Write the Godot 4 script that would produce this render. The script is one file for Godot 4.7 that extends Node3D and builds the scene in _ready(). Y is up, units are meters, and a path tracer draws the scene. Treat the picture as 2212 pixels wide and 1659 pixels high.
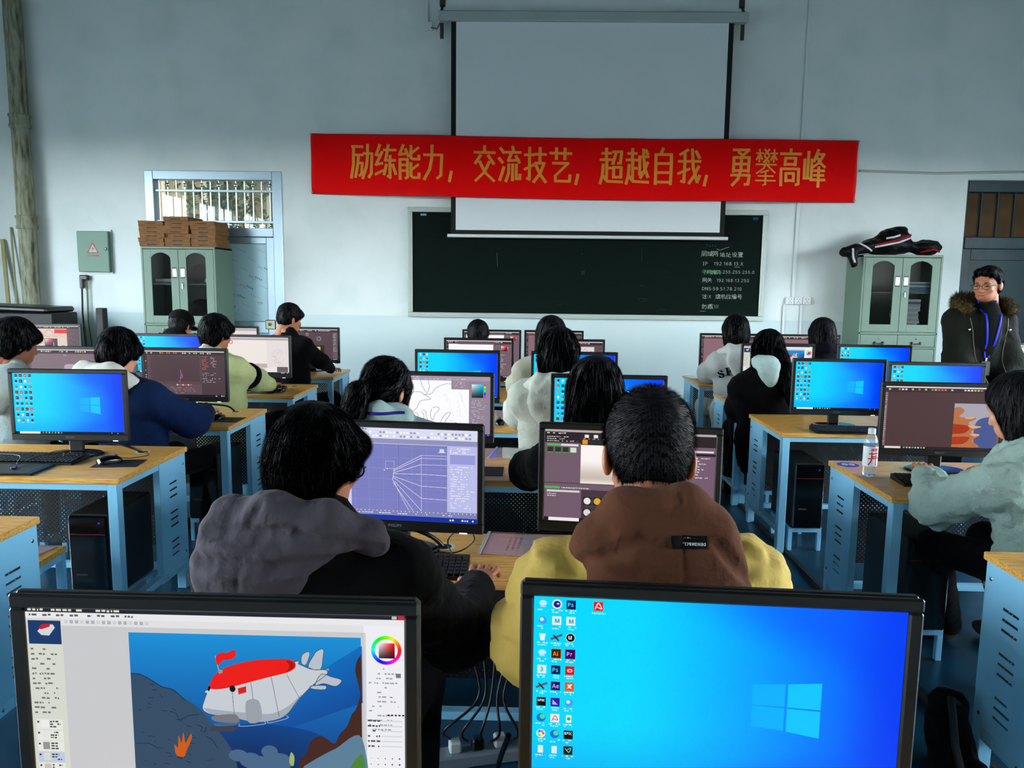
extends Node3D
# A school computer room: rows of desks with monitors, students seen from behind, a blackboard, a projection screen and a red banner on the far wall.

const DESK_H := 0.74
const SKY_ENERGY := 33.0
const EXPOSURE := 1.0

func _ready() -> void:
	# camera
	var cam := Camera3D.new()
	cam.name = "camera"
	var bx := Vector3(0.99974, 0.01204, -0.01904).normalized()
	var bz := Vector3(0.01904, 0.12819, 0.99157).normalized()
	var by := bz.cross(bx).normalized()
	bx = by.cross(bz)
	cam.transform = Transform3D(Basis(bx, by, bz), Vector3(0, 1.585, 0))
	cam.fov = 53.11
	cam.near = 0.05
	cam.far = 200.0
	add_child(cam)
	cam.current = true
	# sky, exposure
	var sky_m := ProceduralSkyMaterial.new()
	sky_m.sky_top_color = Color(0.79, 0.885, 0.955)
	sky_m.sky_horizon_color = Color(0.95, 0.96, 0.955)
	sky_m.ground_bottom_color = Color(0.12, 0.13, 0.13)
	sky_m.ground_horizon_color = Color(0.20, 0.21, 0.21)
	sky_m.sun_angle_max = 0.0
	var sky := Sky.new()
	sky.sky_material = sky_m
	var e := Environment.new()
	e.background_mode = Environment.BG_SKY
	e.sky = sky
	e.background_energy_multiplier = SKY_ENERGY
	e.tonemap_mode = Environment.TONE_MAPPER_LINEAR
	e.tonemap_exposure = EXPOSURE
	e.sdfgi_enabled = true
	e.ssao_enabled = true
	e.ssil_enabled = true
	var we := WorldEnvironment.new()
	we.name = "environment"
	we.environment = e
	add_child(we)
	build_materials()
	build_room()
	build_wall_things()
	build_desks()
	build_stations()
	build_people()
	build_small()
# ---------------------------------------------------------------- mesh building
class Mb:
	var v := PackedVector3Array()
	var n := PackedVector3Array()
	var uv := PackedVector2Array()
	var ix := PackedInt32Array()

	func tri(a: Vector3, b: Vector3, c: Vector3, nn: Vector3) -> void:
		var k := v.size()
		v.append(a); v.append(b); v.append(c)
		for i in 3:
			n.append(nn); uv.append(Vector2.ZERO)
		if (b - a).cross(c - a).dot(nn) > 0.0:
			ix.append(k); ix.append(k + 2); ix.append(k + 1)
		else:
			ix.append(k); ix.append(k + 1); ix.append(k + 2)

	# corners in ring order; uv runs (0,0) (1,0) (1,1) (0,1)
	func quad(a: Vector3, b: Vector3, c: Vector3, d: Vector3, nn := Vector3.ZERO) -> void:
		var k := v.size()
		if nn == Vector3.ZERO:
			nn = (c - a).cross(b - a).normalized()
		v.append(a); v.append(b); v.append(c); v.append(d)
		for i in 4:
			n.append(nn)
		uv.append(Vector2(0, 0)); uv.append(Vector2(1, 0)); uv.append(Vector2(1, 1)); uv.append(Vector2(0, 1))
		if (b - a).cross(c - a).dot(nn) > 0.0:
			ix.append_array(PackedInt32Array([k, k + 2, k + 1, k, k + 3, k + 2]))
		else:
			ix.append_array(PackedInt32Array([k, k + 1, k + 2, k, k + 2, k + 3]))

	func box(lo: Vector3, hi: Vector3, bev := 0.0, t := Transform3D()) -> void:
		var c := (lo + hi) * 0.5
		var h := (hi - lo) * 0.5
		var b: float = minf(bev, minf(h.x, minf(h.y, h.z)) * 0.9)
		var e := h - Vector3(b, b, b)
		for ax in 3:
			var u := (ax + 1) % 3
			var w := (ax + 2) % 3
			for s: float in [-1.0, 1.0]:
				var q: Array[Vector3] = []
				for m: Vector2 in [Vector2(-1, -1), Vector2(1, -1), Vector2(1, 1), Vector2(-1, 1)]:
					var p := Vector3.ZERO
					p[ax] = h[ax] * s
					p[u] = e[u] * m.x
					p[w] = e[w] * m.y
					q.append(t * (c + p))
				var nn := Vector3.ZERO
				nn[ax] = s
				quad(q[0], q[1], q[2], q[3], t.basis * nn)
				if b > 0.0:
					for s2: float in [-1.0, 1.0]:
						var qq: Array[Vector3] = []
						for m: Vector2 in [Vector2(0, -1), Vector2(0, 1), Vector2(1, 1), Vector2(1, -1)]:
							var p := Vector3.ZERO
							p[ax] = (h[ax] if m.x == 0 else e[ax]) * s
							p[u] = (e[u] if m.x == 0 else h[u]) * s2
							p[w] = e[w] * m.y
							qq.append(t * (c + p))
						var n2 := Vector3.ZERO
						n2[ax] = s * 0.7071
						n2[u] = s2 * 0.7071
						quad(qq[0], qq[1], qq[2], qq[3], t.basis * n2)
		if b > 0.0:
			for sx: float in [-1.0, 1.0]:
				for sy: float in [-1.0, 1.0]:
					for sz: float in [-1.0, 1.0]:
						tri(t * (c + Vector3(h.x * sx, e.y * sy, e.z * sz)), t * (c + Vector3(e.x * sx, h.y * sy, e.z * sz)), t * (c + Vector3(e.x * sx, e.y * sy, h.z * sz)), t.basis * Vector3(sx, sy, sz).normalized())

	func cbox(c: Vector3, s: Vector3, bev := 0.0, t := Transform3D()) -> void:
		box(c - s * 0.5, c + s * 0.5, bev, t)

	# a square or round bar from a to b
	func bar(a: Vector3, b: Vector3, w: float, th: float, bev := 0.0) -> void:
		var y := (b - a).normalized()
		var x := y.cross(Vector3(0, 0, 1) if absf(y.z) < 0.9 else Vector3(1, 0, 0)).normalized()
		var bs := Basis(x, y, x.cross(y))
		box(Vector3(-w / 2, 0, -th / 2), Vector3(w / 2, a.distance_to(b), th / 2), bev, Transform3D(bs, a))

	func tube(pts: PackedVector3Array, r: float, sides := 6, r_end := -1.0) -> void:
		var m := pts.size()
		if r_end < 0.0:
			r_end = r
		var up := Vector3(0.31, 0.87, 0.22)
		var k0 := v.size()
		for i in m:
			var d := (pts[mini(i + 1, m - 1)] - pts[maxi(i - 1, 0)]).normalized()
			var x := d.cross(up).normalized()
			if x.length() < 0.5:
				x = d.cross(Vector3(1, 0, 0)).normalized()
			var y := x.cross(d).normalized()
			up = y
			var rr := lerpf(r, r_end, float(i) / (m - 1))
			for j in sides:
				var a := TAU * j / sides
				var o := x * cos(a) + y * sin(a)
				v.append(pts[i] + o * rr); n.append(o); uv.append(Vector2(float(j) / sides, float(i) / m))
		for i in m - 1:
			for j in sides:
				var a := k0 + i * sides + j
				var b := k0 + i * sides + (j + 1) % sides
				ix.append_array(PackedInt32Array([a, b, b + sides, a, b + sides, a + sides]))
		for e in [0, m - 1]:
			var cap := pts[e]
			var kk := v.size()
			var dd := ((pts[0] - pts[1]) if e == 0 else (pts[m - 1] - pts[m - 2])).normalized()
			v.append(cap); n.append(dd); uv.append(Vector2.ZERO)
			for j in sides:
				v.append(v[k0 + e * sides + j]); n.append(dd); uv.append(Vector2.ZERO)
			for j in sides:
				ix.append_array(PackedInt32Array([kk, kk + 1 + j, kk + 1 + (j + 1) % sides]))

	# profile of (radius, height); smooth
	func lathe(pr: PackedVector2Array, t := Transform3D(), seg := 16, sx := 1.0, sz := 1.0) -> void:
		var k0 := v.size()
		var m := pr.size()
		for i in m:
			var d := pr[mini(i + 1, m - 1)] - pr[maxi(i - 1, 0)]
			var nn := Vector2(d.y, -d.x).normalized()
			for j in seg + 1:
				var a := TAU * j / seg
				v.append(t * Vector3(cos(a) * pr[i].x * sx, pr[i].y, sin(a) * pr[i].x * sz))
				n.append((t.basis * Vector3(cos(a) * nn.x / sx, nn.y, sin(a) * nn.x / sz)).normalized())
				uv.append(Vector2(float(j) / seg, 1.0 - float(i) / (m - 1)))
		for i in m - 1:
			for j in seg:
				var a := k0 + i * (seg + 1) + j
				ix.append_array(PackedInt32Array([a, a + 1, a + seg + 2, a, a + seg + 2, a + seg + 1]))

	# polygon (x, y) pushed along z by depth, front at z = 0
	func prism(poly: PackedVector2Array, depth: float, t := Transform3D()) -> void:
		var ids := Geometry2D.triangulate_polygon(poly)
		for i in range(0, ids.size(), 3):
			var a := poly[ids[i]]; var b := poly[ids[i + 1]]; var c := poly[ids[i + 2]]
			tri(t * Vector3(a.x, a.y, 0), t * Vector3(b.x, b.y, 0), t * Vector3(c.x, c.y, 0), t.basis * Vector3(0, 0, 1))
			if depth > 0.0:
				tri(t * Vector3(a.x, a.y, -depth), t * Vector3(b.x, b.y, -depth), t * Vector3(c.x, c.y, -depth), t.basis * Vector3(0, 0, -1))
		if depth > 0.0:
			var cw := Geometry2D.is_polygon_clockwise(poly)
			for i in poly.size():
				var a := poly[i]; var b := poly[(i + 1) % poly.size()]
				var d := (b - a).normalized()
				var nn := Vector3(d.y, -d.x, 0) * (-1.0 if cw else 1.0)
				quad(t * Vector3(a.x, a.y, 0), t * Vector3(b.x, b.y, 0), t * Vector3(b.x, b.y, -depth), t * Vector3(a.x, a.y, -depth), (t.basis * nn).normalized())

	# grid of points rows x cols, smooth normals; closed sheets get thickness from the caller
	func sheet(p: PackedVector3Array, cols: int, flip := false) -> void:
		var rows := p.size() / cols
		var k0 := v.size()
		for r in rows:
			for c in cols:
				var du := p[r * cols + mini(c + 1, cols - 1)] - p[r * cols + maxi(c - 1, 0)]
				var dv := p[mini(r + 1, rows - 1) * cols + c] - p[maxi(r - 1, 0) * cols + c]
				var nn := dv.cross(du).normalized()
				v.append(p[r * cols + c]); n.append(-nn if flip else nn)
				uv.append(Vector2(float(c) / (cols - 1), float(r) / (rows - 1)))
		for r in rows - 1:
			for c in cols - 1:
				var a := k0 + r * cols + c
				if flip:
					ix.append_array(PackedInt32Array([a, a + cols + 1, a + 1, a, a + cols, a + cols + 1]))
				else:
					ix.append_array(PackedInt32Array([a, a + 1, a + cols + 1, a, a + cols + 1, a + cols]))

	func mesh() -> ArrayMesh:
		var a := []
		a.resize(Mesh.ARRAY_MAX)
		a[Mesh.ARRAY_VERTEX] = v
		a[Mesh.ARRAY_NORMAL] = n
		a[Mesh.ARRAY_TEX_UV] = uv
		a[Mesh.ARRAY_INDEX] = ix
		var m := ArrayMesh.new()
		m.add_surface_from_arrays(Mesh.PRIMITIVE_TRIANGLES, a)
		return m

# ---------------------------------------------------------------- names and tags
var used := {}
func numbered(s: String) -> String:
	var k: int = used.get(s, 0)
	used[s] = k + 1
	return s if k == 0 else "%s_%03d" % [s, k]

func thing(called: String, label: String, category: String, at := Vector3.ZERO, turn := 0.0, group := "") -> Node3D:
	var o := Node3D.new()
	o.name = numbered(called)
	add_child(o)
	o.position = at
	o.rotation.y = turn
	tag(o, label, category, group)
	return o

func tag(o: Node, label: String, category: String, group := "") -> Node:
	if label: o.set_meta("label", label)
	if category: o.set_meta("category", category)
	if group: o.set_meta("group", group)
	return o

func put(called: String, m, mt: Material, parent: Node = null) -> MeshInstance3D:
	var o := MeshInstance3D.new()
	o.mesh = m.mesh() if m is Mb else m
	o.material_override = mt
	if parent == null:
		o.name = numbered(called)
		add_child(o)
	else:
		o.name = called
		parent.add_child(o, true)
	return o

func struct(called: String, m, mt: Material) -> MeshInstance3D:
	var o := put(called, m, mt)
	o.set_meta("kind", "structure")
	return o

func copy(o: Node3D, at: Vector3, turn: float, label: String, base: String) -> Node3D:
	var c: Node3D = o.duplicate()
	c.name = numbered(base)
	add_child(c)
	c.position = at
	c.rotation.y = turn
	c.set_meta("label", label)
	return c

# ---------------------------------------------------------------- materials
var mats := {}
func mt(called: String, c: Color, rough := 0.6, metal := 0.0) -> StandardMaterial3D:
	if mats.has(called):
		return mats[called]
	var m := StandardMaterial3D.new()
	m.resource_name = called
	m.albedo_color = c
	m.roughness = rough
	m.metallic = metal
	mats[called] = m
	return m

func noise_tex(freq: float, ramp: Array, size := 512, octaves := 4, sd := 1, normal := false, bump := 4.0) -> NoiseTexture2D:
	var f := FastNoiseLite.new()
	f.noise_type = FastNoiseLite.TYPE_SIMPLEX_SMOOTH
	f.seed = sd
	f.frequency = freq
	f.fractal_octaves = octaves
	var t := NoiseTexture2D.new()
	t.width = size
	t.height = size
	t.seamless = true
	t.as_normal_map = normal
	t.bump_strength = bump
	if ramp.size():
		var g := Gradient.new()
		g.offsets = PackedFloat32Array(range(ramp.size()).map(func(i): return float(i) / (ramp.size() - 1)))
		g.colors = PackedColorArray(ramp)
		t.color_ramp = g
	t.noise = f
	return t

func tri(m: StandardMaterial3D, albedo: Texture2D, s: Vector3, world := true) -> StandardMaterial3D:
	m.albedo_texture = albedo
	m.uv1_triplanar = true
	m.uv1_world_triplanar = world
	m.uv1_scale = s
	return m

func cloth(called: String, c: Color, rough := 0.9, grain := 22.0, rim := 0.25, relief := 0.3) -> StandardMaterial3D:
	if mats.has(called):
		return mats[called]
	var m := mt(called, c, rough)
	if not mats.has("_weave"):
		mats["_weave"] = noise_tex(0.09, [], 256, 4, 5, true, 3.0)
	m.normal_enabled = true
	m.normal_texture = mats["_weave"]
	m.normal_scale = 0.2
	m.uv1_triplanar = true
	m.uv1_scale = Vector3(grain, grain, grain) * 0.16
	m.rim_enabled = rim > 0.0
	m.rim = rim
	m.rim_tint = 0.6
	m.metallic_specular = 0.25
	if not mats.has("_wrinkle"):
		var w := noise_tex(0.010, [], 512, 4, 15)
		(w.noise as FastNoiseLite).fractal_type = FastNoiseLite.FRACTAL_RIDGED
		mats["_wrinkle"] = w
	m.heightmap_enabled = true
	m.heightmap_texture = mats["_wrinkle"]
	m.heightmap_scale = relief
	return m
# ---------------------------------------------------------------- bodies as distance fields
class Pr:
	var ty := 0
	var a: Vector3
	var ba: Vector3
	var il := 0.0
	var ra := 0.0
	var dr := 0.0
	var inv: Transform3D
	var ir: Vector3
	var k := 0.0
	func dist(p: Vector3) -> float:
		if ty == 0:
			var pa := p - a
			var t := clampf(pa.dot(ba) * il, 0.0, 1.0)
			return (pa - ba * t).length() - (ra + dr * t)
		var s := inv * p
		var l := s.length()
		return l * (l - 1.0) / maxf((s * ir).length(), 1e-6) if l > 1e-5 else -0.03

class Field:
	var L: Array[Pr] = []
	var G: Array[Pr] = []          # grooves: ra = width, dr = depth
	var nz: FastNoiseLite
	var amp := 0.0
	var nscale := Vector3.ONE
	var quilt := 0.0
	var quilt_n := 0.0
	var T := Transform3D()
	func cap(a: Vector3, b: Vector3, ra: float, rb: float, k := 0.03) -> void:
		var q := Pr.new()
		q.a = T * a
		q.ba = T * b - q.a
		q.il = 1.0 / maxf(q.ba.length_squared(), 1e-9)
		q.ra = ra
		q.dr = rb - ra
		q.k = k
		L.append(q)
	func ell(c: Vector3, r: Vector3, k := 0.03, bs := Basis()) -> void:
		var q := Pr.new()
		q.ty = 1
		q.inv = (T * Transform3D(bs * Basis.from_scale(r), c)).affine_inverse()
		q.ir = Vector3(1.0 / r.x, 1.0 / r.y, 1.0 / r.z)
		q.a = T * c
		q.ra = maxf(r.x, maxf(r.y, r.z))
		q.k = k
		L.append(q)
	func groove(a: Vector3, b: Vector3, w: float, depth: float) -> void:
		var q := Pr.new()
		q.a = T * a
		q.ba = T * b - q.a
		q.il = 1.0 / maxf(q.ba.length_squared(), 1e-9)
		q.ra = w
		q.k = depth
		G.append(q)
	func ev(p: Vector3, l: Array[Pr], g: Array[Pr]) -> float:
		var d := 10.0
		for q: Pr in l:
			var e: float
			if q.ty == 0:
				var pa := p - q.a
				var t := clampf(pa.dot(q.ba) * q.il, 0.0, 1.0)
				e = (pa - q.ba * t).length() - (q.ra + q.dr * t)
			else:
				var s := q.inv * p
				var ln := s.length()
				e = ln * (ln - 1.0) / maxf((s * q.ir).length(), 1e-6) if ln > 1e-5 else -0.03
			var h := q.k - absf(d - e)
			d = minf(d, e)
			if h > 0.0:
				d -= h * h / q.k * 0.25
		for q: Pr in g:
			var pa := p - q.a
			var t := clampf(pa.dot(q.ba) * q.il, 0.0, 1.0)
			var e := 1.0 - (pa - q.ba * t).length() / q.ra
			if e > 0.0:
				d += q.k * e * e * (3.0 - 2.0 * e)
		if amp > 0.0:
			d += amp * nz.get_noise_3dv(p * nscale)
		if quilt > 0.0:
			d += quilt * pow(absf(sin(p.y * quilt_n + 0.6 * sin(p.x * 9.0))), 0.5) * -1.0
		return d
	func at(p: Vector3) -> float:
		return ev(p, L, G)
	func grad(p: Vector3) -> Vector3:
		var e := 0.004
		return (Vector3(1, -1, -1) * at(p + Vector3(e, -e, -e)) + Vector3(-1, -1, 1) * at(p + Vector3(-e, -e, e)) + Vector3(-1, 1, -1) * at(p + Vector3(-e, e, -e)) + Vector3(1, 1, 1) * at(p + Vector3(e, e, e))).normalized()

	func net(h: float, mb: Mb) -> void:
		var lo := Vector3(1e9, 1e9, 1e9)
		var hi := -lo
		for q in L:
			var r: float = q.ra + maxf(q.dr, 0.0) + 0.02
			lo = lo.min(q.a - Vector3(r, r, r)).min(q.a + q.ba - Vector3(r, r, r))
			hi = hi.max(q.a + Vector3(r, r, r)).max(q.a + q.ba + Vector3(r, r, r))
		var B := 4
		var nb := Vector3i(((hi - lo) / (h * B)).ceil())
		var sx := nb.x * B + 1
		var sy := nb.y * B + 1
		var sz := nb.z * B + 1
		var sxy := sx * sy
		var val := PackedFloat32Array()
		val.resize(sx * sy * sz)
		val.fill(1e9)
		var cell := PackedInt32Array()
		cell.resize(sx * sy * sz)
		cell.fill(-1)
		var half := h * B * 0.5
		var reach := half * 1.733 * 1.15 + amp + quilt + h
		var live: Array[Vector3i] = []
		for bz in nb.z:
			for by in nb.y:
				for bx in nb.x:
					var c := lo + Vector3(bx * B, by * B, bz * B) * h + Vector3(half, half, half)
					var best := 10.0
					var kk := 0.0
					var loc: Array[Pr] = []
					var ds := PackedFloat32Array()
					for q: Pr in L:
						var e := q.dist(c)
						ds.append(e)
						if e < best:
							best = e
						kk = maxf(kk, q.k)
					if best > reach + kk * 0.3 or best < -reach - kk:
						continue
					for i in L.size():
						if ds[i] < best + 2.3 * half * 1.733 + kk:
							loc.append(L[i])
					var gl: Array[Pr] = []
					for q: Pr in G:
						var pa := c - q.a
						var t := clampf(pa.dot(q.ba) * q.il, 0.0, 1.0)
						if (pa - q.ba * t).length() < q.ra + half * 1.8:
							gl.append(q)
					live.append(Vector3i(bx * B, by * B, bz * B))
					for k in B + 1:
						for j in B + 1:
							var row := (bz * B + k) * sxy + (by * B + j) * sx + bx * B
							var p := lo + Vector3(bx * B, by * B + j, bz * B + k) * h
							for i in B + 1:
								if val[row + i] > 1e8:
									val[row + i] = ev(p, loc, gl)
								p.x += h
		var off := PackedInt32Array([0, 1, sx, sx + 1, sxy, sxy + 1, sxy + sx, sxy + sx + 1])
		var k0 := mb.v.size()
		for b: Vector3i in live:
			for k in B:
				for j in B:
					for i in B:
						var id := (b.z + k) * sxy + (b.y + j) * sx + b.x + i
						var neg := 0
						for o in 8:
							if val[id + off[o]] < 0.0:
								neg += 1
						if neg == 0 or neg == 8:
							continue
						var sum := Vector3.ZERO
						var cnt := 0
						for o in 8:
							for ax in 3:
								if o & (1 << ax):
									continue
								var o2: int = o | (1 << ax)
								var va := val[id + off[o]]
								var vb := val[id + off[o2]]
								if (va < 0.0) != (vb < 0.0):
									var p := Vector3(o & 1, (o >> 1) & 1, o >> 2)
									p[ax] += va / (va - vb)
									sum += p
									cnt += 1
						cell[id] = mb.v.size()
						mb.v.append(lo + (Vector3(b.x + i, b.y + j, b.z + k) + sum / cnt) * h)
						mb.n.append(Vector3.ZERO)
						mb.uv.append(Vector2.ZERO)
		var step := PackedInt32Array([1, sx, sxy])
		for b: Vector3i in live:
			for k in B:
				for j in B:
					for i in B:
						var id := (b.z + k) * sxy + (b.y + j) * sx + b.x + i
						if cell[id] < 0:
							continue
						var v0 := val[id]
						for ax in 3:
							var v1 := val[id + step[ax]]
							if (v0 < 0.0) == (v1 < 0.0):
								continue
							var su := step[(ax + 1) % 3]
							var sw := step[(ax + 2) % 3]
							if id - su - sw < 0:
								continue
							var a := cell[id]
							var c1 := cell[id - su]
							var c2 := cell[id - su - sw]
							var c3 := cell[id - sw]
							if c1 < 0 or c2 < 0 or c3 < 0:
								continue
							var nn := (mb.v[c1] - mb.v[a]).cross(mb.v[c2] - mb.v[a]) + (mb.v[c2] - mb.v[a]).cross(mb.v[c3] - mb.v[a])
							if v0 < 0.0:
								mb.ix.append_array(PackedInt32Array([a, c2, c1, a, c3, c2]))
							else:
								nn = -nn
								mb.ix.append_array(PackedInt32Array([a, c1, c2, a, c2, c3]))
							mb.n[a] += nn; mb.n[c1] += nn; mb.n[c2] += nn; mb.n[c3] += nn
		for i in range(k0, mb.v.size()):
			mb.n[i] = mb.n[i].normalized()
# ---------------------------------------------------------------- materials shared by many things
func build_materials() -> void:
	var m := mt("wall_paint", Color(1, 1, 1), 0.85)
	tri(m, noise_tex(0.006, [Color(0.80, 0.85, 0.84), Color(0.845, 0.885, 0.88), Color(0.865, 0.90, 0.895)], 512, 5, 3), Vector3(0.35, 0.35, 0.35))
	m = mt("dado_paint", Color(1, 1, 1), 0.6)
	tri(m, noise_tex(0.006, [Color(0.75, 0.83, 0.83), Color(0.80, 0.865, 0.865)], 256, 5, 8), Vector3(0.4, 0.4, 0.4))
	m = mt("floor_paint", Color(1, 1, 1), 0.28)
	tri(m, noise_tex(0.012, [Color(0.05, 0.16, 0.22), Color(0.07, 0.22, 0.30), Color(0.09, 0.27, 0.36)], 512, 5, 11), Vector3(0.5, 0.5, 0.5))
	m.metallic_specular = 0.45
	m = mt("ceiling_paint", Color(0.36, 0.39, 0.40), 0.9)
	m = mt("wood_top", Color(1, 1, 1), 0.32)
	tri(m, noise_tex(0.018, [Color(0.70, 0.43, 0.16), Color(0.87, 0.61, 0.27), Color(0.96, 0.76, 0.40), Color(0.82, 0.54, 0.22)], 512, 4, 21), Vector3(0.55, 9.0, 9.0))
	m.metallic_specular = 0.5
	m = mt("wood_edge", Color(1, 1, 1), 0.45)
	tri(m, noise_tex(0.02, [Color(0.50, 0.27, 0.08), Color(0.66, 0.39, 0.14)], 256, 3, 22), Vector3(0.8, 16.0, 16.0))
	m = mt("frame_paint", Color(0.57, 0.83, 0.96), 0.42)
	m.metallic_specular = 0.5
	mt("black_plastic", Color(0.022, 0.023, 0.027), 0.38)
	mt("black_matte", Color(0.018, 0.019, 0.022), 0.65)
	mt("black_gloss", Color(0.012, 0.013, 0.017), 0.16)
	mt("grey_plastic", Color(0.25, 0.27, 0.28), 0.5)
	mt("white_plastic", Color(0.83, 0.86, 0.86), 0.42)
	mt("steel", Color(0.80, 0.83, 0.85), 0.22, 1.0)
	mt("chrome", Color(0.86, 0.88, 0.90), 0.12, 1.0)
	mt("cabinet_paint", Color(0.375, 0.475, 0.41), 0.5)
	mt("cabinet_dark", Color(0.30, 0.40, 0.36), 0.6)
	m = mt("dark_glass", Color(0.012, 0.018, 0.018, 0.55), 0.08)
	m.metallic_specular = 0.12
	m.transparency = BaseMaterial3D.TRANSPARENCY_ALPHA
	m = mt("clear_glass", Color(0.9, 0.95, 0.95, 0.08), 0.03)
	m.transparency = BaseMaterial3D.TRANSPARENCY_ALPHA
	m = mt("kraft_board", Color(1, 1, 1), 0.85)
	tri(m, noise_tex(0.03, [Color(0.42, 0.28, 0.15), Color(0.52, 0.36, 0.20)], 256, 4, 31), Vector3(2, 2, 2))
	mt("print_brown", Color(0.10, 0.06, 0.035), 0.8)
	mt("paper_white", Color(0.85, 0.86, 0.85), 0.8)
	mt("paper_blue", Color(0.20, 0.38, 0.60), 0.7)
	# dark sheet steel with punched holes
	var im := Image.create(64, 64, false, Image.FORMAT_RGBA8)
	im.fill(Color(0.035, 0.04, 0.045, 1))
	for y in 64:
		for x in 64:
			var p := Vector2(x + 0.5, y + 0.5)
			for c: Vector2 in [Vector2(16, 16), Vector2(48, 48)]:
				if p.distance_to(c) < 8.5:
					im.set_pixel(x, y, Color(0.035, 0.04, 0.045, 0))
	m = mt("punched_steel", Color(1, 1, 1), 0.45)
	m.albedo_texture = ImageTexture.create_from_image(im)
	m.transparency = BaseMaterial3D.TRANSPARENCY_ALPHA_SCISSOR
	m.alpha_scissor_threshold = 0.5
	m.uv1_triplanar = true
	m.uv1_world_triplanar = true
	m.uv1_scale = Vector3(45, 45, 45)

# a wall in the xy or zy plane with rectangular openings; u runs along the wall
func wall_with(openings: Array, u0: float, u1: float, h: float, make: Callable) -> Mb:
	var mb := Mb.new()
	var cuts := [u0, u1]
	for o: Rect2 in openings:
		cuts.append(o.position.x)
		cuts.append(o.end.x)
	cuts.sort()
	for i in cuts.size() - 1:
		var a: float = cuts[i]
		var b: float = cuts[i + 1]
		if b - a < 0.001:
			continue
		var spans := [[0.0, h]]
		for o: Rect2 in openings:
			if a >= o.position.x - 0.001 and b <= o.end.x + 0.001:
				spans = []
				if o.position.y > 0.001:
					spans.append([0.0, o.position.y])
				spans.append([o.end.y, h])
		for s in spans:
			make.call(mb, a, b, s[0], s[1])
	return mb

const ROOM_H := 5.6
const XL := -7.0
const XR := 6.6
const ZF := -9.0
const ZB := 3.2

func build_room() -> void:
	var mb := Mb.new()
	mb.box(Vector3(XL - 0.2, -0.15, ZF - 0.2), Vector3(XR + 0.2, 0, ZB + 0.2))
	struct("floor", mb, mats.floor_paint)
	mb = Mb.new()
	mb.box(Vector3(XL - 0.2, ROOM_H, ZF - 0.2), Vector3(XR + 0.2, ROOM_H + 0.15, ZB + 0.2))
	struct("ceiling", mb, mats.ceiling_paint)
	mb = wall_with([Rect2(-4.41, 0, 1.53, 2.83), Rect2(4.95, 0, 1.1, 2.82)], XL - 0.2, XR + 0.2, ROOM_H, func(b, a, c, y0, y1): b.box(Vector3(a, y0, ZF - 0.2), Vector3(c, y1, ZF)))
	struct("wall_front", mb, mats.wall_paint)
	var wins := [Rect2(-7.1, 0.95, 2.4, 2.35), Rect2(-4.4, 0.95, 2.4, 2.35), Rect2(-1.7, 0.95, 2.4, 2.35), Rect2(0.95, 0.95, 2.0, 2.35)]
	var wins_r := [Rect2(-6.8, 0.95, 2.3, 2.2), Rect2(-3.8, 0.95, 2.3, 2.2), Rect2(-0.8, 0.95, 2.3, 2.2)]
	mb = wall_with(wins, ZF, ZB, ROOM_H, func(b, a, c, y0, y1): b.box(Vector3(XL - 0.2, y0, a), Vector3(XL, y1, c)))
	struct("wall_left", mb, mats.wall_paint)
	mb = wall_with(wins_r, ZF, ZB, ROOM_H, func(b, a, c, y0, y1): b.box(Vector3(XR, y0, a), Vector3(XR + 0.2, y1, c)))
	struct("wall_right", mb, mats.wall_paint)
	mb = Mb.new()
	mb.box(Vector3(XL - 0.2, 0, ZB), Vector3(XR + 0.2, ROOM_H, ZB + 0.2))
	struct("wall_back", mb, mats.wall_paint)
	var k := 0
	for side: float in [-1.0, 1.0]:
		for w: Rect2 in (wins if side < 0 else wins_r):
			k += 1
			window(k, side, w)
	# painted lower band of the front wall
	mb = Mb.new()
	for s: Vector2 in [Vector2(XL, -4.41), Vector2(-2.88, 4.95), Vector2(6.05, XR)]:
		mb.box(Vector3(s.x, 0.0, ZF), Vector3(s.y, 1.21, ZF + 0.004))
	struct("trim_1", mb, mats.dado_paint)
	# ground outside
	mb = Mb.new()
	mb.box(Vector3(-60, -0.5, -60), Vector3(60, -0.16, 40))
	struct("ground", mb, mt("ground_paving", Color(0.24, 0.25, 0.24), 0.9))

func window(k: int, side: float, w: Rect2) -> void:
	var x := XL - 0.1 if side < 0 else XR + 0.1
	var mb := Mb.new()
	var z0 := w.position.x
	var z1 := w.end.x
	var y0 := w.position.y
	var y1 := w.end.y
	var f := 0.05
	for s in [[y0, y0 + f], [y1 - f, y1]]:
		mb.box(Vector3(x - 0.03, s[0], z0), Vector3(x + 0.03, s[1], z1), 0.004)
	for zz: float in [z0, (z0 + z1) / 2 - f / 2, z1 - f]:
		mb.box(Vector3(x - 0.03, y0 + f, zz), Vector3(x + 0.03, y1 - f, zz + f), 0.004)
	var o := struct("window_%d" % k, mb, mats.white_plastic)
	for h: Vector2 in [Vector2(z0 + f, (z0 + z1) / 2 - f / 2), Vector2((z0 + z1) / 2 + f / 2, z1 - f)]:
		var g := Mb.new()
		g.quad(Vector3(x, y0 + f, h.x), Vector3(x, y0 + f, h.y), Vector3(x, y1 - f, h.y), Vector3(x, y1 - f, h.x))
		put("pane", g, mats.clear_glass, o)
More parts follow.
